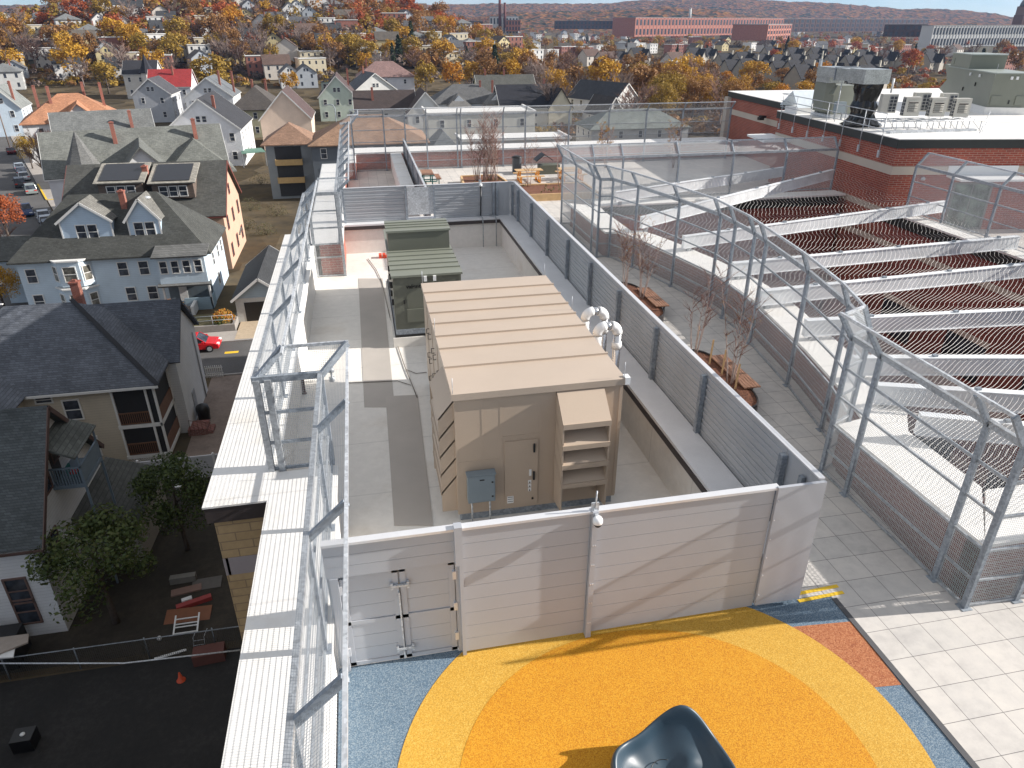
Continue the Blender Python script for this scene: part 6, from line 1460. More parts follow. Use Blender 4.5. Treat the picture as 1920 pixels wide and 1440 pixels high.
# garden in front of the light blue house
t = thing('garden_wall', 'low concrete garden wall with a metal rail beside the tan driveway', 'wall', (-17, 69, G0))
m = MB(); m.box(-19.8, -13.6, 68.25, 68.5, G0, G0 + .75); m.box(-13.85, -13.6, 68.5, 71.5, G0, G0 + .75); part('wall', m, plain('aged garden wall', (.27, .25, .23), .9), t)
m = MB()
for x in (-19.6, -17.6, -15.6, -13.7): m.tube([(x, 68.38, G0 + .75), (x, 68.38, G0 + 1.7)], .03, 5)
for z in (1.7, 1.25): m.tube([(-19.6, 68.38, G0 + z), (-13.7, 68.38, G0 + z)], .025, 5)
part('rail', m, M_galvd, t)
sheet('lawn', [(-19.8, 68.5), (-13.85, 68.5), (-13.85, 72), (-19.8, 72)], G0 + .6, ground('garden soil', [(.06, .055, .03), (.12, .10, .05), (.10, .12, .04)], .8, 5))
t = thing('carport', 'green canopy carport behind the big white house', 'carport', (-22, 160, G0))
m = MB(); m.slab([P(451, 279, -14.4), P(490, 277, -14.4), P(498, 284, -14.7), P(453, 288, -14.7)], .1); part('canopy', m, plain('green canopy', (.10, .20, .15), .6), t)
m = MB()
for px, py in ((453, 288), (497, 285)): q = P(px, py, -14.7); m.box(q.x - .08, q.x + .08, q.y - .08, q.y + .08, G0, -14.7)
part('post', m, M_galv, t)
t = thing('utility_pole', 'wooden utility pole at the far left street corner', 'utility pole', (-86, 220, G0))
q = P(18, 275, G0); m = MB(); m.tube([q, q + Vector((0, 0, 10.5))], [.16, .11], 8); part('pole', m, plain('pole wood', (.20, .15, .12), .9), t)
m = MB(); m.bar(q + Vector((-1.1, 0, 9.8)), q + Vector((1.1, 0, 9.8)), .1, .12); part('crossarm', m, plain('pole wood arm', (.20, .15, .12), .9), t)
p = P(634, 262, -12.5); t = thing('street_lamp', 'slim grey street lamp in front of the mint green house', 'street lamp', (p.x, p.y, G0))
m = MB(); m.tube([(p.x, p.y, G0), (p.x, p.y, -6.3), (p.x - .3, p.y, -5.7), (p.x - 1.2, p.y, -5.6)], .09, 6); part('pole', m, M_galvd, t)
m = MB(); m.box(p.x - 1.8, p.x - 1.1, p.y - .15, p.y + .15, -5.7, -5.55); part('lamp_head', m, M_galvd, t)
# ------------------------------------------------------------------ terrain
from mathutils import noise as MN
def itp(tab, x):
    if x <= tab[0][0]: return tab[0][1]
    for (a, b), (c, d) in zip(tab, tab[1:]):
        if x <= c: return b + (d - b) * (x - a) / (c - a)
    return tab[-1][1]
def sstep(a, b, x):
    k = max(0, min(1, (x - a)/(b - a))); return k*k*(3 - 2*k)
HILL = [(-900, 6), (0, 9), (70, 11), (130, 20), (300, 27), (640, 29), (700, 21), (760, 17), (800, 13), (850, 7), (900, 0), (950, -8), (1010, G0)]
RIDGE = [(-900, 60), (600, 70), (870, 80), (960, 82), (1130, 82), (1180, 92), (1260, 98), (1380, 104), (1420, 92), (1500, 84), (1560, 79), (1610, 68), (1690, 55), (1720, 57), (1800, 50), (1870, 36), (1903, 21), (1960, 10), (2600, 0)]
RIDG2 = [(-900, 0), (820, 6), (900, 22), (960, 34), (1100, 36), (1250, 44), (1330, 40), (1420, 20), (1600, 4), (2600, 0)]
def azpx(x, y):
    a = math.atan2(x, y) - _y
    if abs(a) > 1.4: return 3000 if a > 0 else -3000
    return 960 + 1494 * math.tan(a)
def terrain(x, y, bumps=False):
    d = math.hypot(x, y)
    if d < 320 or y < 0: return G0
    p = azpx(x, y); hz = itp(HILL, p)
    z = G0 + (hz - G0) * sstep(330, 640, d) * (1 - .6*sstep(720, 1300, d))
    r2 = itp(RIDG2, p); z = max(z, G0 + (r2 - G0) * sstep(1750, 2300, d) * (1 - .3*sstep(2400, 2900, d)))
    rz = itp(RIDGE, p); z = max(z, G0 + (rz - G0) * sstep(2500, 3600, d))
    if bumps and d > 1500: z += (MN.noise(Vector((x/24, y/24, 0))) * 5 + MN.noise(Vector((x/60, y/60, 3))) * 6) * sstep(1600, 2100, d) * min(1, max(0, (z - G0)/12))
    return z
def hit(px, py, zoff=0.0, dmax=5000):               # where a picture ray meets the terrain
    d = ray(px, py); d = d / math.hypot(d.x, d.y); t = 60; o = Vector((0, 0, CAMZ))
    while t < dmax:
        q = o + d*t
        if q.z <= terrain(q.x, q.y) + zoff: break
        t *= 1.012
    q = o + d*t; q.z = terrain(q.x, q.y); return q
m = MB(); rings = [0, 60, 120, 200, 260, 320] + [320 + 12*i for i in range(1, 40)] + [800 + 40*i for i in range(0, 22)]
d_ = 1680
while d_ < 4300: rings.append(d_); d_ *= 1.0085
rings += [4600, 6000]
az = [-180 + 6*i for i in range(0, 22)] + [-46 + .16*i for i in range(0, 520)] + [38 + 6*i for i in range(0, 24)]
az = sorted(set(a for a in az if a <= 180)); n = len(az); vs = []; fs = []
for r_ in rings:
    for a in az:
        b = math.radians(a) + _y; x, y = r_*math.sin(b), r_*math.cos(b); vs.append((x, y, terrain(x, y, True)))
for j in range(len(rings) - 1):
    for i in range(n - 1): fs.append((j*n+i, j*n+i+1, (j+1)*n+i+1, (j+1)*n+i))
m.v = [Vector(v) for v in vs]; m.f = [list(f) for f in fs]; m.m = [0]*len(fs); m.sm = [True]*len(fs)
for k, f in enumerate(m.f):
    a, b, c = (m.v[f[i]] for i in range(3))
    if (b - a).cross(c - b).z < 0: m.f[k] = f[::-1]
def landmat():
    mt, t, b = _new('town ground and autumn woods'); v = coord(t)
    s = t.nodes.new('ShaderNodeSeparateXYZ'); t.links.new(v, s.inputs[0])
    n1 = noise(t, v, .05, 6, .65); n2 = noise(t, v, .6, 5)
    town = ramp(t, math_(t, 'ADD', math_(t, 'MULTIPLY', n1, .6), math_(t, 'MULTIPLY', n2, .4)), [(.3, (.045, .04, .032)), (.45, (.085, .07, .05)), (.55, (.11, .085, .055)), (.7, (.06, .06, .035))])
    vo = node(t, 'ShaderNodeTexVoronoi', i_Scale=1/11); t.links.new(v, vo.inputs['Vector']); sp = t.nodes.new('ShaderNodeSeparateColor'); t.links.new(vo.outputs['Color'], sp.inputs[0])
    wood = ramp(t, math_(t, 'ADD', math_(t, 'MULTIPLY', sp.outputs[0], .75), math_(t, 'MULTIPLY', noise(t, v, .008, 4), .25)), [(.12, (.022, .032, .02)), (.3, (.05, .045, .028)), (.45, (.10, .062, .042)), (.6, (.15, .07, .04)), (.75, (.20, .085, .03)), (.9, (.22, .12, .04))])
    k = math_(t, 'MULTIPLY', math_(t, 'SUBTRACT', s.outputs[2], -14.0), .12); mp = t.nodes.new('ShaderNodeClamp'); t.links.new(k, mp.inputs[0])
    t.links.new(mix(t, mp.outputs[0], town, wood), b.inputs['Base Color']); b.inputs['Roughness'].default_value = 1; b.inputs['Specular IOR Level'].default_value = 0
    bump(t, b, vo.outputs['Distance'], .8, 3.0); return mt
gnd = setting('ground', m, landmat())

# ------------------------------------------------------------------ far buildings
occ = []
for o in list(COL.objects):
    if o.parent is None and o.type == 'EMPTY' and o.get('category') in ('house', 'building', 'garage'): occ.append((o.location.x, o.location.y, 9.5))
def free(x, y, r_):
    return all((x - a)**2 + (y - b)**2 > (r_ + c)**2 for a, b, c in occ)
def proto(nm, label, w_, d, h1, h2, kind, wc, rc, cols=3, floors=2, chim=(), cat='house', front=False, flat_trim=None):
    t = house(label, None, 0, 5000, w_, d, G0 + h1, G0 + h2, kind, wc, rc, cols=cols, floors=floors, simple=True, side=1, chim=chim, cat=cat, name=nm)
    if front:
        m = MB(); gable_wall(m, w_*.34, 3, 0, h1, h2 - .8, 'gy'); m.xf(Matrix.Translation((w_*.24, -d/2, 0))); o = lpart('front_gable', m, wallm((.55, .50, .42)), t)
        m = MB(); gable_roof(m, w_*.34, 5, h1, h2 - .8, 'gy', .3); m.xf(Matrix.Translation((w_*.24, -d/2 + .8, 0))); lpart('roof', m, roofm((.03, .03, .033)), o)
    return t
M_brickfar = brickmat('far brick', (.32, .12, .085), (.27, .10, .075), (.3, .2, .16), .6, .2, .015, bmp=.05)
PR = {
 'white gabled house': proto('house', '', 8.5, 11, 6.2, 9.6, 'gy', (.72, .72, .70), (.12, .12, .125), 2),
 'white house with black roof': proto('house', '', 10, 9, 6.2, 9.8, 'gx', (.70, .69, .66), (.04, .042, .046), 3, chim=((2, -1, -6.5),)),
 'white triple decker': proto('house', '', 9.5, 12, 8.6, 8.6, 'flat', (.73, .72, .69), M_white, 3, 3, cat='building'),
 'cream flat roofed block': proto('building', '', 13, 12, 7.4, 7.4, 'flat', (.60, .53, .38), M_white, 4, 2, cat='building'),
 'brick flat roofed block': proto('building', '', 14, 12, 8.6, 8.6, 'flat', M_brickfar, M_white, 5, 3, cat='building'),
 'yellow gabled house': proto('house', '', 9, 11, 6.2, 9.6, 'gy', (.62, .52, .28), (.10, .085, .07), 2),
 'grey gabled house': proto('house', '', 9, 11, 6.2, 9.4, 'gy', (.42, .45, .48), (.10, .10, .105), 2),
 'grey hip roofed house': proto('house', '', 11, 12, 6.4, 9.0, 'hip', (.55, .55, .53), (.16, .165, .165), 3, chim=((2, 1, -7.0),)),
 'brown roofed house': proto('house', '', 11, 10, 6.0, 9.6, 'gx', (.62, .57, .50), (.11, .07, .055), 3, chim=((-2, 1, -6.8),)),
 'black roofed townhouse': proto('townhouse', '', 12, 9, 5.4, 10.6, 'gx', (.40, .36, .29), (.022, .022, .026), 4, chim=((4.6, -1.2, -5.4),), front=True),
}
M_cream = plain('cream chimney', (.62, .57, .46), .8)
for ch in PR['black roofed townhouse'].children:
    for c2 in ch.children:
        if c2.name.startswith('chimney'): c2.data.materials[0] = M_cream
FAR = []                                            # (object, kind, px, py)
rnd = random.Random(11)
def put(kind, x, y, rz, s=1.0, z=None):
    o = clone(PR[kind]); z = terrain(x, y) if z is None else z
    o.location = (x, y, z - .3); o.rotation_euler = (0, 0, R(abs(rz) + 6)); o.scale = (s, s, s)
    q = PROJ((x, y, z + 5)); FAR.append((o, kind, q[0], q[1])); occ.append((x, y, 6.5*s)); return o
HAND = [('grey gabled house', 205, 118, 12), ('cream flat roofed block', 80, 75, 10), ('white gabled house', 108, 92, 8), ('white triple decker', 92, 128, 12), ('cream flat roofed block', 18, 140, 15), ('grey gabled house', 35, 155, 14), ('grey hip roofed house', 20, 168, 14),
 ('white gabled house', 18, 52, 12), ('white house with black roof', 222, 34, 6), ('white gabled house', 205, 38, 10), ('white gabled house', 248, 30, 4), ('white triple decker', 297, 64, 8), ('white house with black roof', 318, 60, 4), ('yellow gabled house', 462, 50, 0), ('cream flat roofed block', 395, 62, 5), ('white gabled house', 545, 42, -5), ('white gabled house', 558, 36, -5), ('grey gabled house', 582, 44, 0), ('yellow gabled house', 344, 34, 5), ('white gabled house', 372, 24, 0),
 ('grey gabled house', 700, 40, -8), ('white gabled house', 716, 36, 0), ('white house with black roof', 612, 100, -4), ('brick flat roofed block', 494, 142, 0), ('brown roofed house', 522, 150, 0), ('cream flat roofed block', 585, 140, -4), ('grey gabled house', 575, 162, -6), ('white gabled house', 545, 165, -8),
 ('cream flat roofed block', 660, 92, -4), ('white gabled house', 678, 112, -8), ('grey hip roofed house', 780, 90, -6), ('cream flat roofed block', 785, 118, -6), ('cream flat roofed block', 842, 124, -8), ('grey hip roofed house', 880, 100, -10), ('white house with black roof', 905, 102, -8), ('brick flat roofed block', 905, 66, -8),
 ('white triple decker', 998, 120, -10), ('white triple decker', 1028, 118, -10), ('brick flat roofed block', 1058, 108, -10), ('brick flat roofed block', 1092, 108, -10), ('white triple decker', 1008, 76, -8), ('white triple decker', 1055, 78, -8), ('grey hip roofed house', 1000, 92, -10), ('white triple decker', 1120, 106, -10), ('white triple decker', 1192, 102, -10), ('white triple decker', 1218, 100, -10), ('brick flat roofed block', 1262, 102, -12), ('brick flat roofed block', 1294, 100, -12), ('cream flat roofed block', 1230, 74, -10),
 ('white gabled house', 1340, 92, -12), ('cream flat roofed block', 1425, 92, -14), ('black roofed townhouse', 1440, 96, -14), ('white gabled house', 1508, 88, -14), ('white triple decker', 1580, 104, -16), ('grey hip roofed house', 1622, 92, -16), ('cream flat roofed block', 1716, 90, -18), ('brick flat roofed block', 1868, 134, -16),
 ('brown roofed house', 1105, 124, -10), ('brown roofed house', 1135, 128, -10), ('black roofed townhouse', 1160, 126, -12), ('black roofed townhouse', 1195, 124, -12), ('brown roofed house', 1260, 130, -12), ('black roofed townhouse', 1300, 122, -14), ('black roofed townhouse', 1325, 118, -14)]
for k, px, py, rz in HAND:
    q = hit(px, py); put(k, q.x, q.y, rz + rnd.uniform(-4, 4), rnd.uniform(.92, 1.12))
for px0, px1, py0, py1, n_ in ((1355, 1560, 152, 160, 7), (1340, 1640, 134, 140, 9), (1480, 1640, 170, 176, 4), (1420, 1760, 118, 126, 8), (1590, 1760, 128, 134, 4)):
    for i in range(n_):
        k = (i + .5)/n_; q = hit(px0 + (px1 - px0)*k, py0 + (py1 - py0)*k); put('black roofed townhouse', q.x, q.y, -13, rnd.uniform(.95, 1.08))
zones = [(0, 420, 52, 150, 24, 10), (420, 900, 50, 125, 26, -4), (900, 1350, 66, 110, 26, -10), (1350, 1920, 66, 110, 30, -15), (100, 800, 14, 50, 18, 5), (950, 1900, 58, 70, 22, -12)]
kinds = list(PR)
for x0, x1, y0, y1, n_, rz in zones:
    c = 0; tries = 0
    while c < n_ and tries < n_*12:
        tries += 1; q = hit(rnd.uniform(x0, x1), rnd.uniform(y0, y1))
        if not free(q.x, q.y, 6.5): continue
        k = rnd.choice([k for k in kinds if k != 'black roofed townhouse'] if x0 < 1300 else kinds)
        put(k, q.x, q.y, rz + rnd.choice((0, 0, 90)) + rnd.uniform(-8, 8), rnd.uniform(.9, 1.15)); c += 1
def zap(o):
    for c in list(o.children): zap(c)
    bpy.data.objects.remove(o)
for o in PR.values(): zap(o)

# mills, chimneys, clock tower
M_mill = brickmat('mill brick', (.40, .145, .10), (.34, .12, .085), (.4, .26, .2), 1.2, .5, .03, bmp=.02)
M_milld = plain('old dark mill brick', (.085, .05, .045), .9, 0, .2, .05)
M_millg = plain('pale grey mill wall', (.55, .55, .53), .8, 0, .1, .05)
def mill(label, short, px0, px1, pyt, dist, h_, depth, mat, cols, floors, rz=None, name='mill', roofmat=None, pil=True):
    d0, d1 = dist if isinstance(dist, tuple) else (dist, dist)
    a, b = PD(px0, pyt, d0), PD(px1, pyt, d1); zt = (a.z + b.z)/2; a.z = b.z = 0
    L = (b - a).length; u = (b - a).normalized(); ang = math.atan2(u.y, u.x); base = zt - h_
    t = thing(name, label, 'mill building', (a.x, a.y, base), ang)
    m = MB(); m.box(0, L, 0, depth, 0, h_); lpart('wall', m, mat, t)
    m = MB(); m.box(-.4, L + .4, -.4, depth + .4, h_, h_ + .5); lpart('roof', m, roofmat or plain('mill roof', (.30, .28, .27), .8), t)
    step = L/cols; fh = h_/floors
    if cols*floors <= 100:
        me = MB().box(-step*.24, step*.24, -.12, 0, 0, fh*.62).mesh('window', M_glass)
        for f in range(floors):
            for i in range(cols):
                o = bpy.data.objects.new('window', me); COL.objects.link(o); o.parent = t; o.location = (step*(i + .5), 0, fh*f + fh*.2)
    if pil:
        m = MB()
        for i in range(cols + 1): m.box(step*i - .35, step*i + .35, -.35, 0, 0, h_)
        lpart('pilaster', m, mat, t)
    if short: q = PROJ(t.location + Vector((0, 0, h_*.7))); LAND.append((short, (px0 + px1)/2, pyt))
    return t
mill('long red brick mill with rows of tall windows and a small penthouse', 'red brick mill', 1192, 1470, 34, (1180, 1500), 25, 45, M_mill, 48, 2)
mill('sunlit pinkish brick mill block with arched lower windows', 'sunlit mill block', 1441, 1485, 46, (980, 1090), 17, 42, M_mill, 9, 3)
mill('very long dark mill stretching across the distance', 'long dark mill', 1470, 1742, 36, (1560, 1900), 22, 40, M_milld, 30, 3)
mill('long pale grey mill with a row of small upper windows and tall bays', 'pale grey mill', 1752, 1990, 48, (860, 1000), 19, 14, M_millg, 44, 2)
mill('dark low mill roof behind the white flats', None, 1040, 1150, 39, 1500, 14, 40, M_milld, 16, 2)
mill('dark mill building below the paired chimneys', 'chimney mill', 850, 905, 40, 1150, 16, 40, M_milld, 9, 3)
mill('pale concrete power house under the paired chimneys', 'power house', 918, 972, 31, 1150, 24, 34, M_millg, 9, 2, pil=False)
mill('sunlit brick wing beside the power house', None, 948, 976, 38, 1135, 14, 20, M_mill, 5, 2, pil=False)
mill('grey workshop shed with a low gable roof and brick stack', None, 1660, 1740, 46, 960, 12, 40, M_milld, 8, 2)
mill('white low industrial shed on the hill foot', None, 770, 805, 33, 900, 9, 25, M_millg, 7, 1, pil=False)
def stack(label, px, pyt, dist, h_, r0, mat):
    q = PD(px, pyt, dist); b = q.z - h_; t = thing('factory_chimney', label, 'chimney', (q.x, q.y, b)); m = MB()
    m.tube([(q.x, q.y, b), (q.x, q.y, q.z - 1.2)], [r0, r0*.72], 10, cap=True); part('shaft', m, mat, t)
    m = MB(); m.tube([(q.x, q.y, q.z - 1.2), (q.x, q.y, q.z)], [r0*.82, r0*.82], 10); part('rim', m, mat, t); LAND.append((label.split(' ', 1)[1][:0] + 'tall chimney', px, pyt)) if False else None
stack('taller dark red chimney of the pair on the power house', 937, -6, 1150, 40, 2.4, plain('dark red stack', (.13, .045, .04), .9))
stack('shorter dark red chimney of the pair on the power house', 946.5, 5, 1150, 32, 2.2, plain('dark red stack', (.13, .045, .04), .9))
stack('slender tall brick chimney rising from the trees on the hill foot', 734, -4, 620, 34, 1.3, plain('brick stack', (.36, .15, .09), .9))
stack('square topped short brick chimney among bare trees on the left hill', 492, 40, 470, 12, 1.0, plain('brick stack', (.30, .11, .08), .9))
stack('grey chimney behind the long red brick mill', 1295, 15, 1400, 20, 2.6, M_millg)
t = None
q = PD(1912, 56, 1000); t = thing('clock_tower', 'brown clock tower with a dark dome at the right edge', 'clock tower', (q.x, q.y, G0)); LAND.append(('clock tower', 1912, 40))
s_ = 6.2; zt = PD(1912, 20, 1000).z
m = MB(); m.box(q.x - s_, q.x + s_, q.y - s_, q.y + s_, G0, zt - 4); part('shaft', m, plain('brown tower brick', (.15, .085, .07), .9, 0, .1, .3), t)
m = MB(); m.box(q.x - s_*.92, q.x + s_*.92, q.y - s_*.92, q.y + s_*.92, zt - 4, zt + 4); part('belfry', m, plain('brown tower stone', (.20, .13, .11), .9), t)
m = MB(); m.lathe((q.x, q.y, zt + 4), [(6.4, 0), (6.2, 2), (5.0, 5.5), (2.6, 8), (1.0, 9), (.8, 12), (.05, 15)], 16); part('dome', m, plain('slate dome', (.10, .115, .13), .6), t)
m = MB(); m.tube([(q.x, q.y - s_*.92 - .2, zt), (q.x, q.y - s_*.92, zt)], 3.0, 20, smooth=False); part('clock_face', m, plain('clock face', (.42, .40, .36), .6), t)

# ------------------------------------------------------------------ trees
M_trunk = plain('tree bark', (.085, .065, .052), .9, 0, .3, 3); M_trunkl = plain('pale bare branches', (.20, .16, .145), .9, 0, .2, 3)
LEAF = {'golden': leaf('golden foliage', [(.26, .13, .012), (.44, .23, .015), (.56, .32, .025), (.36, .20, .03)]),
 'olive gold': leaf('olive gold foliage', [(.15, .10, .014), (.28, .175, .02), (.38, .235, .025), (.22, .15, .03)]),
 'bright orange': leaf('orange foliage', [(.28, .11, .008), (.44, .18, .01), (.56, .27, .015), (.38, .19, .02)]),
 'rust red': leaf('rust foliage', [(.18, .04, .014), (.32, .07, .02), (.42, .11, .025), (.28, .085, .03)]),
 'russet brown': leaf('russet foliage', [(.16, .08, .03), (.25, .12, .035), (.33, .165, .04), (.21, .115, .05)]),
 'dark green': leaf('green foliage', [(.012, .024, .012), (.025, .045, .018), (.04, .06, .022)]),
 'bare grey': plain('bare twig mass', (.185, .135, .115), .95, 0, .2, .8), 'bare reddish': plain('bare reddish twigs', (.20, .115, .085), .95, 0, .2, .8),
 'yard tree green': leaf('yard green foliage', [(.03, .05, .015), (.06, .09, .022), (.09, .12, .03), (.10, .10, .03)])}
def trunkmesh(seed, bare=False):
    r_ = random.Random(seed); m = MB(); m.tube([(0, 0, -.3), (.05, 0, 1.2), (.1, .05, 3.2), (.05, .1, 5.5), (0, .05, 7.5)], [.26, .21, .17, .11, .04], 7)
    for i in range(9):
        a = r_.uniform(0, 6.28); z = r_.uniform(2.0, 5.5); l = r_.uniform(1.8, 3.0); e = Vector((math.cos(a), math.sin(a), r_.uniform(.6, 1.3))).normalized()
        p = Vector((.07, .05, z)); m.tube([p, p + e*l*.5 + Vector((0, 0, .1)), p + e*l + Vector((0, 0, .4))], [.09, .06, .02], 5)
    return m
def crownmesh(seed, n, size, shape='round'):
    r_ = random.Random(seed); m = MB(); lobes = []
    for i in range(16):
        a = r_.uniform(0, 6.28); zz = r_.uniform(-.75, 1); k = math.sqrt(max(0, 1 - zz*zz*.85))
        lobes.append((Vector((math.cos(a)*k*2.6, math.sin(a)*k*2.6, 6.2 + zz*2.6)), r_.uniform(.95, 1.75)))
    lobes.append((Vector((0, 0, 6.0)), 2.2))
    for i in range(n):
        c, q = lobes[int(r_.random()*len(lobes))] if shape == 'round' else (Vector((0, 0, 0)), 1)
        v = Vector((r_.gauss(0, 1), r_.gauss(0, 1), r_.gauss(.15, 1))).normalized()
        if shape == 'round': p = c + v * q * (r_.random() ** .35)
        else: z = r_.random()**.8 * 9; rr = (9.6 - z)*.26*(.55 + .45*abs(math.sin(z*3.1))); a = r_.uniform(0, 6.28); k = r_.random()**.4; p = Vector((math.cos(a)*rr*k, math.sin(a)*rr*k, 1 + z)); v = Vector((math.cos(a), math.sin(a), -.3)).normalized()
        w_ = (v + Vector((r_.uniform(-.9, .9), r_.uniform(-.9, .9), r_.uniform(-.9, .9)))).normalized(); e = w_.orthogonal().normalized(); e = Matrix.Rotation(r_.uniform(0, 6.28), 3, w_) @ e; g = w_.cross(e); s_ = size*r_.uniform(.6, 1.35)
        m.add([p - e*s_, p - g*s_*.6, p + e*s_, p + g*s_*.6], [(0, 1, 2, 3)])
    return m
def bare(seed, n1=11, w_=.045):
    r_ = random.Random(seed); m = MB()
    def tri(p, q, w):
        d = (q - p); e = d.orthogonal().normalized()*w; e2 = d.cross(e).normalized()*w
        m.add([p + e, p - e*.5 + e2, p - e*.5 - e2, q], [(0, 1, 3), (1, 2, 3), (2, 0, 3)])
    for i in range(n1):
        a = i*2.4 + r_.uniform(-.4, .4); z = r_.uniform(2, 5.5); e = Vector((math.cos(a), math.sin(a), r_.uniform(.7, 2))).normalized(); L = r_.uniform(3, 4.6); p = Vector((0, 0, z)); tri(p, p + e*L, .07)
        for j in range(9):
            b = p + e*L*r_.uniform(.25, 1); f = (e + Vector((r_.uniform(-1, 1), r_.uniform(-1, 1), r_.uniform(-.2, .9)))*.8).normalized(); l = r_.uniform(1.0, 2.2); tri(b, b + f*l, w_)
            for k in range(7):
                c = b + f*l*r_.uniform(.2, 1); g = (f + Vector((r_.uniform(-1, 1), r_.uniform(-1, 1), r_.uniform(-.3, .9)))).normalized(); tri(c, c + g*r_.uniform(.6, 1.3), w_*.75)
    return m
TM = {}
def tmesh(colour, far, v):
    k = (colour, far, v)
    if k not in TM:
        if colour.startswith('bare'): cm = bare(50 + v, 8 if far else 11, .07 if far else .045)
        elif colour == 'dark green': cm = crownmesh(70 + v, 800 if far else 1500, .45 if far else .3, 'cone')
        elif colour == 'yard tree green': cm = crownmesh(90 + v, 5200, .15)
        else: cm = crownmesh(90 + v, 1000 if far else 4200, .34 if far else .16)
        TM[k] = (trunkmesh(v).mesh('trunk', M_trunkl if colour.startswith('bare') else M_trunk), cm.mesh('crown', LEAF[colour]))
    return TM[k]
TREES = []
def tree(colour, x, y, h_, wid=1.0, label=None, z=None, far=None, group=None):
    d = math.hypot(x, y); far = d > 260 if far is None else far; z = terrain(x, y) if z is None else z
    t = thing('tree' if colour != 'dark green' else 'conifer_tree', label or '', 'tree', (x, y, z), rnd.uniform(0, 6.28), group); s = h_/9.6; t.scale = (s*wid, s*wid, s)
    for nm, me in zip(('trunk', 'crown'), tmesh(colour, far, rnd.randrange(3))):
        o = bpy.data.objects.new(nm, me); COL.objects.link(o); o.parent = t
    if not label: q = PROJ((x, y, z + h_*.6)); TREES.append((t, colour, q[0], q[1], h_))
    occ.append((x, y, 1.2)); return t
def ptree(colour, px, py, h_, wid=1.0, label=None, **k):
    q = hit(px, py); return tree(colour, q.x, q.y, h_, wid, label, z=q.z, **k)
# one by one
tree('yard tree green', -14.2, 29.8, 6.2, 1.15, 'bushy green tree in the shaded dirt yard beside the white clapboard house', G0, False)
tree('yard tree green', -11.8, 35.0, 6.0, .95, 'dark green tree beside the tan school wall behind the plywood sheet', G0, False)
ptree('olive gold', 405, 182, 15.5, 1.5, 'huge rounded olive gold tree left of the cream gabled house')
ptree('golden', 546, 182, 9.5, 1.1, 'golden tree tucked behind the cream gable')
ptree('olive gold', 800, 185, 13, .95, 'dull gold tree, left of three rounded trees behind the black roofs')
ptree('bright orange', 850, 178, 13, 1.0, 'bright orange tree, middle of three rounded trees behind the black roofs')
ptree('golden', 885, 172, 12, .9, 'orange gold tree, right of three rounded trees behind the black roofs')
ptree('bare reddish', 88, 340, 9.5, .9, 'reddish bare tree on the corner lawn beside the side street')
ptree('olive gold', 62, 318, 6.5, .9, 'small yellowing tree on the corner lawn beside the side street')
ptree('rust red', 100, 300, 6.5, .8, 'pink red tree in front of the orange roofed house')
ptree('olive gold', 42, 250, 7.0, 1.0, 'green gold bush tree left of the orange roofed house')
ptree('rust red', 20, 455, 6.5, 1.2, 'pinkish red tree at the left edge beside the light blue house')
ptree('bare reddish', 18, 520, 6.0, 1.2, 'brown bare tree below the pinkish red tree at the left edge')
ptree('golden', 12, 585, 4.5, 1.2, 'small golden yellow tree at the left edge above the dark hip roof')
ptree('bare grey', 1035, 248, 13.5, 1.15, 'large bare grey tree behind the rear mesh fence, before the charcoal roof')
ptree('bare grey', 235, 158, 17, 1.3, 'large pale bare tree left of the white house with the black roof')
ptree('olive gold', 205, 178, 12, 1.2, 'half bare golden tree behind the orange hip roof')
q = P(402, 600, G0 + .5)
def shrub(label, x, y, z, r_, cols, n=500):
    m = MB(); k = random.Random(n); t = thing('shrub', label, 'shrub', (x, y, z))
    for i in range(n):
        v = Vector((k.gauss(0, 1), k.gauss(0, 1), abs(k.gauss(.2, 1)))).normalized()*r_*(k.random()**.4); p = Vector((x, y, z + .15)) + v; s_ = .07*k.uniform(.7, 1.5); e = Vector((k.uniform(-1, 1), k.uniform(-1, 1), k.uniform(-1, 1))).normalized(); g = e.orthogonal().normalized()
        m.add([p - e*s_, p - g*s_*.7, p + e*s_, p + g*s_*.7], [(0, 1, 2, 3)])
    part('foliage', m, leaf('shrub leaves ' + label[:12], cols), t)
    m = MB()
    for i in range(6): a = i*1.05; m.tube([(x, y, z), (x + math.cos(a)*r_*.5, y + math.sin(a)*r_*.5, z + r_*.7)], [.03, .01], 4)
    part('stem', m, M_trunk, t)
shrub('round orange and yellow shrub above the garden wall by the red sedan', -14.8, 69.6, G0 + .6, 1.15, [(.45, .10, .01), (.50, .22, .02), (.30, .20, .03), (.40, .16, .02)], 900)
shrub('small green plants at the garden wall corner', -15.0, 68.9, G0 + .6, .6, [(.06, .08, .02), (.10, .12, .03)], 350)
shrub('orange shrub in front of the light blue house, just above the dark hip roof', -20.5, 74.2, G0, 1.5, [(.50, .16, .01), (.55, .24, .02)], 500)
rb = random.Random(77)
for i, (px, py, r_, tx) in enumerate(((470, 395, 2.0, 'overgrown dark green bushes behind the peach gable wall'), (500, 440, 1.6, 'brambles beside the garage roof near the school ledge'), (465, 430, 1.5, 'green bushes between the peach gable wall and the garage'), (520, 405, 1.9, 'dark brown thicket near the white ledge corner'), (490, 345, 2.2, 'dull green thicket below the balconies of the slate blue triple decker'))):
    q = P(px, py, G0); shrub(tx, q.x, q.y, G0, r_, [(.04, .05, .016), (.08, .07, .025), (.12, .075, .03)], 420 + i)
t = thing('wood_crate_shed', 'tiny red brown garden shed against the peach gable wall', 'shed', tuple(P(440, 470, G0)))
q = P(440, 470, G0); m = MB(); m.box(q.x - .9, q.x + .9, q.y, q.y + 1.6, G0, G0 + 2.2); part('wall', m, plain('red brown boards', (.20, .06, .035), .8), t)
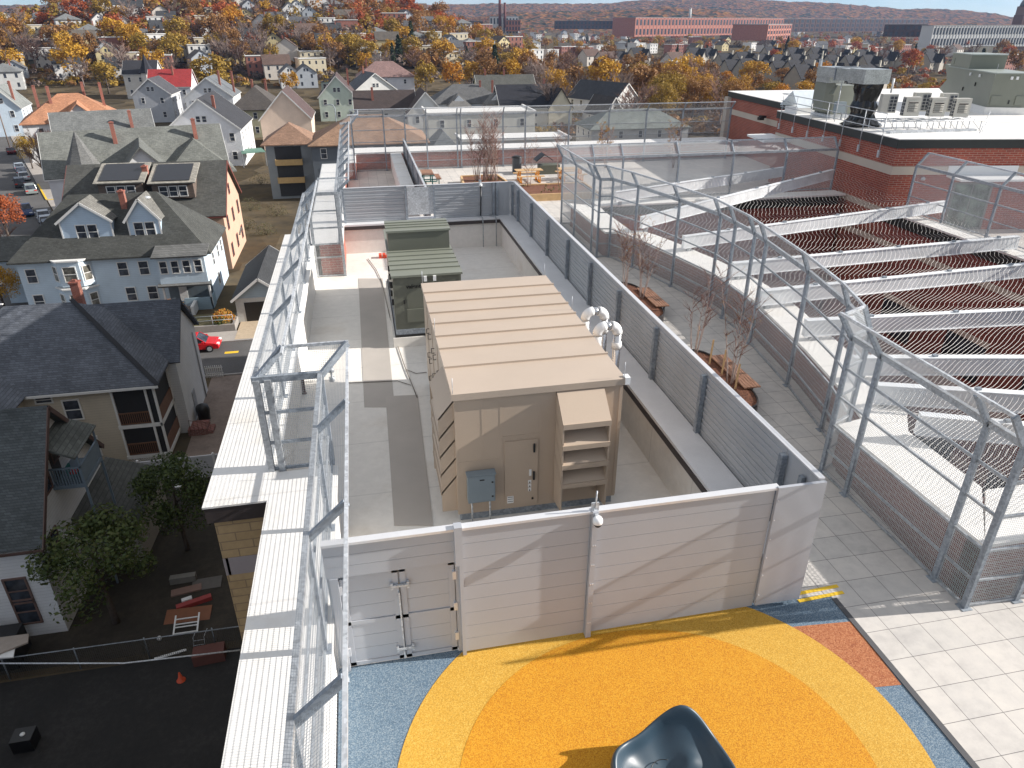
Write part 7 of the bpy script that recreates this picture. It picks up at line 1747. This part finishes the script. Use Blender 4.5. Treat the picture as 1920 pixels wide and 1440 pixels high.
m = MB(); m.slab([(q.x - 1.1, q.y - .2, G0 + 2.2), (q.x + 1.1, q.y - .2, G0 + 2.2), (q.x + 1.1, q.y + 1.8, G0 + 2.6), (q.x - 1.1, q.y + 1.8, G0 + 2.6)], .1); part('roof', m, roofm((.12, .12, .11)), t)
# scattered autumn trees
def scatter(x0, x1, y0, y1, n_, mixc, h0, h1, wid=(.9, 1.3)):
    c = 0; tries = 0
    while c < n_ and tries < n_*14:
        tries += 1; px, py = rnd.uniform(x0, x1), rnd.uniform(y0, y1); q = hit(px, py)
        if q.length < 130 or not free(q.x, q.y, 2.6): continue
        tree(rnd.choice(mixc), q.x, q.y, rnd.uniform(h0, h1), rnd.uniform(*wid), z=q.z); c += 1
BR = ['bare reddish', 'bare grey', 'russet brown']
scatter(905, 1340, 150, 215, 36, BR + ['golden', 'russet brown', 'bare reddish'], 12, 16)
scatter(1160, 1390, 180, 262, 16, ['golden', 'olive gold', 'russet brown', 'bare reddish'], 12, 15)
scatter(1330, 1560, 165, 205, 12, ['golden', 'olive gold', 'russet brown', 'bright orange'], 8, 12)
scatter(0, 330, 95, 165, 30, ['golden', 'olive gold', 'bare grey', 'bare reddish', 'russet brown'], 11, 17)
scatter(320, 640, 90, 140, 30, ['bare grey', 'bare grey', 'bare reddish', 'olive gold', 'russet brown'], 11, 16)
scatter(600, 960, 90, 150, 28, ['bare grey', 'bare reddish', 'olive gold', 'golden', 'russet brown', 'dark green'], 10, 15)
scatter(0, 900, 18, 92, 62, ['golden', 'olive gold', 'rust red', 'bare reddish', 'bare grey', 'russet brown', 'bright orange'], 10, 16)
scatter(950, 1420, 78, 125, 26, ['bare reddish', 'russet brown', 'olive gold', 'dark green', 'golden'], 9, 13)
scatter(1400, 1920, 80, 150, 36, ['rust red', 'russet brown', 'bare reddish', 'golden', 'dark green', 'bare grey'], 9, 15)
# the rest of the woods on the hill and between the houses: one mass
m = MB(); rw = random.Random(21)
cells = {c: [] for c in ('rust red', 'russet brown', 'olive gold', 'bare grey')}
MBs = {c: MB() for c in cells}
def blob(mb, p, r_, h_):
    for i in range(60):
        v = Vector((rw.gauss(0, 1), rw.gauss(0, 1), abs(rw.gauss(.1, .9)))).normalized(); q = p + Vector((v.x*r_, v.y*r_, h_*(.35 + .65*v.z)))*(.75 + .25*rw.random()); s_ = r_*rw.uniform(.15, .3)
        w_ = (v + Vector((rw.uniform(-.7, .7),)*3)).normalized(); e = w_.orthogonal().normalized(); e = Matrix.Rotation(rw.uniform(0, 6.28), 3, w_) @ e; g = w_.cross(e); mb.add([q - e*s_, q - g*s_*.7, q + e*s_, q + g*s_*.7], [(0, 1, 2, 3)])
for x0, x1, y0, y1, n_, pal in ((640, 930, -4, 42, 900, ['rust red', 'russet brown', 'russet brown']), (0, 700, -4, 90, 950, ['bare grey', 'russet brown', 'olive gold', 'bare grey', 'rust red']), (560, 1000, 40, 110, 350, ['russet brown', 'olive gold', 'bare grey']), (950, 1920, 56, 84, 420, ['russet brown', 'rust red', 'olive gold', 'bare grey'])):
    for i in range(n_):
        q = hit(rw.uniform(x0, x1), rw.uniform(y0, y1), 6, 2300)
        if q.length > 2200 or not free(q.x, q.y, 1.0): continue
        blob(MBs[rw.choice(pal)], q, rw.uniform(3, 5.2), rw.uniform(7, 11))
for x0, x1, y0, y1, n_, pal, dmin in ((0, 900, 95, 165, 420, ['bare grey', 'russet brown', 'olive gold', 'bare grey'], 190), (900, 1400, 105, 260, 520, ['russet brown', 'olive gold', 'bare grey', 'russet brown'], 140), (1340, 1920, 85, 175, 420, ['russet brown', 'rust red', 'bare grey', 'olive gold'], 200)):
    for i in range(n_):
        q = hit(rw.uniform(x0, x1), rw.uniform(y0, y1))
        if q.length < dmin or not free(q.x, q.y, -1.5): continue
        k = rw.uniform(.5, 1); blob(MBs[rw.choice(pal)], q, 2.6*k + .5, 3.6*k)
W = MB(); wm = []
for k, c in enumerate(MBs):
    b = len(W.v); W.v += MBs[c].v; W.f += [[i + b for i in f] for f in MBs[c].f]; W.m += [k]*len(MBs[c].f); W.sm += MBs[c].sm
    wm.append(LEAF[c] if not c.startswith('bare') else leaf('bare wood mass', [(.10, .075, .065), (.17, .125, .105), (.22, .16, .13)]))
o = setting('woods', W, wm, 'stuff'); o['label'] = 'autumn woods covering the hill and the gaps between the far houses'; o['category'] = 'woods'

# ------------------------------------------------------------------ labels that tell the far repeats apart
LAND += [('huge gold tree', 405, 130), ('bright orange tree', 850, 150), ('large bare tree', 1035, 205), ('brick building', 1420, 185), ('guard rail', 1540, 180), ('cream condensers', 1750, 190), ('slender brick chimney', 734, 25), ('leftmost hilltop', 10, 30), ('hilltop', 500, 5), ('square topped chimney', 492, 50)]
def rel(x, y):
    n_, lx, ly = min(LAND, key=lambda l: (l[1] - x)**2 + ((l[2] - y)*1.6)**2)
    dx, dy = x - lx, y - ly
    if abs(dx) < 22: r_ = 'beyond' if dy < 0 else 'before'
    else: r_ = 'right of' if dx > 0 else 'left of'
    return r_, n_
def name_all(items, fmt, group):
    by = {}
    for o, kind, x, y, *h_ in items:
        r_, n_ = rel(x, y); by.setdefault((kind, r_, n_), []).append((x, y, o))
    O = ['first', 'second', 'third', 'fourth', 'fifth', 'sixth', 'seventh', 'eighth', 'ninth', 'tenth', 'eleventh', 'twelfth', 'thirteenth', 'fourteenth', 'fifteenth', 'sixteenth']
    for (kind, r_, n_), l in by.items():
        l.sort(key=lambda a: a[0]); base = fmt(kind)
        for i, (x, y, o) in enumerate(l):
            if len(l) == 1: tx = '%s %s the %s' % (base, r_, n_)
            elif len(l) == 2: tx = '%s %s the %s, %s of two' % (base, r_, n_, 'left' if i == 0 else 'right')
            else: tx = '%s %s the %s, %s of %d from left' % (base, r_, n_, O[min(i, 15)], len(l))
            o['label'] = tx[:1].lower() + tx[1:]; o['group'] = group(kind)
name_all(FAR, lambda k: k, lambda k: 'far ' + k + 's' if not k.endswith('block') else 'far ' + k + 's')
name_all(TREES, lambda k: k + ' tree', lambda k: k + ' trees across the town')
# ------------------------------------------------------------------ haze
m = MB(); m.box(-3600, 4600, -60, 4900, G0 - 8, 132)
hm = bpy.data.materials.new('haze'); hm.use_nodes = True; t = hm.node_tree; t.nodes.remove(t.nodes['Principled BSDF'])
pv = t.nodes.new('ShaderNodeVolumePrincipled'); pv.inputs['Color'].default_value = (.45, .63, 1, 1); pv.inputs['Density'].default_value = .000065; pv.inputs['Anisotropy'].default_value = .2
t.links.new(pv.outputs[0], t.nodes['Material Output'].inputs['Volume'])
hz = setting('haze', m, hm, 'stuff')
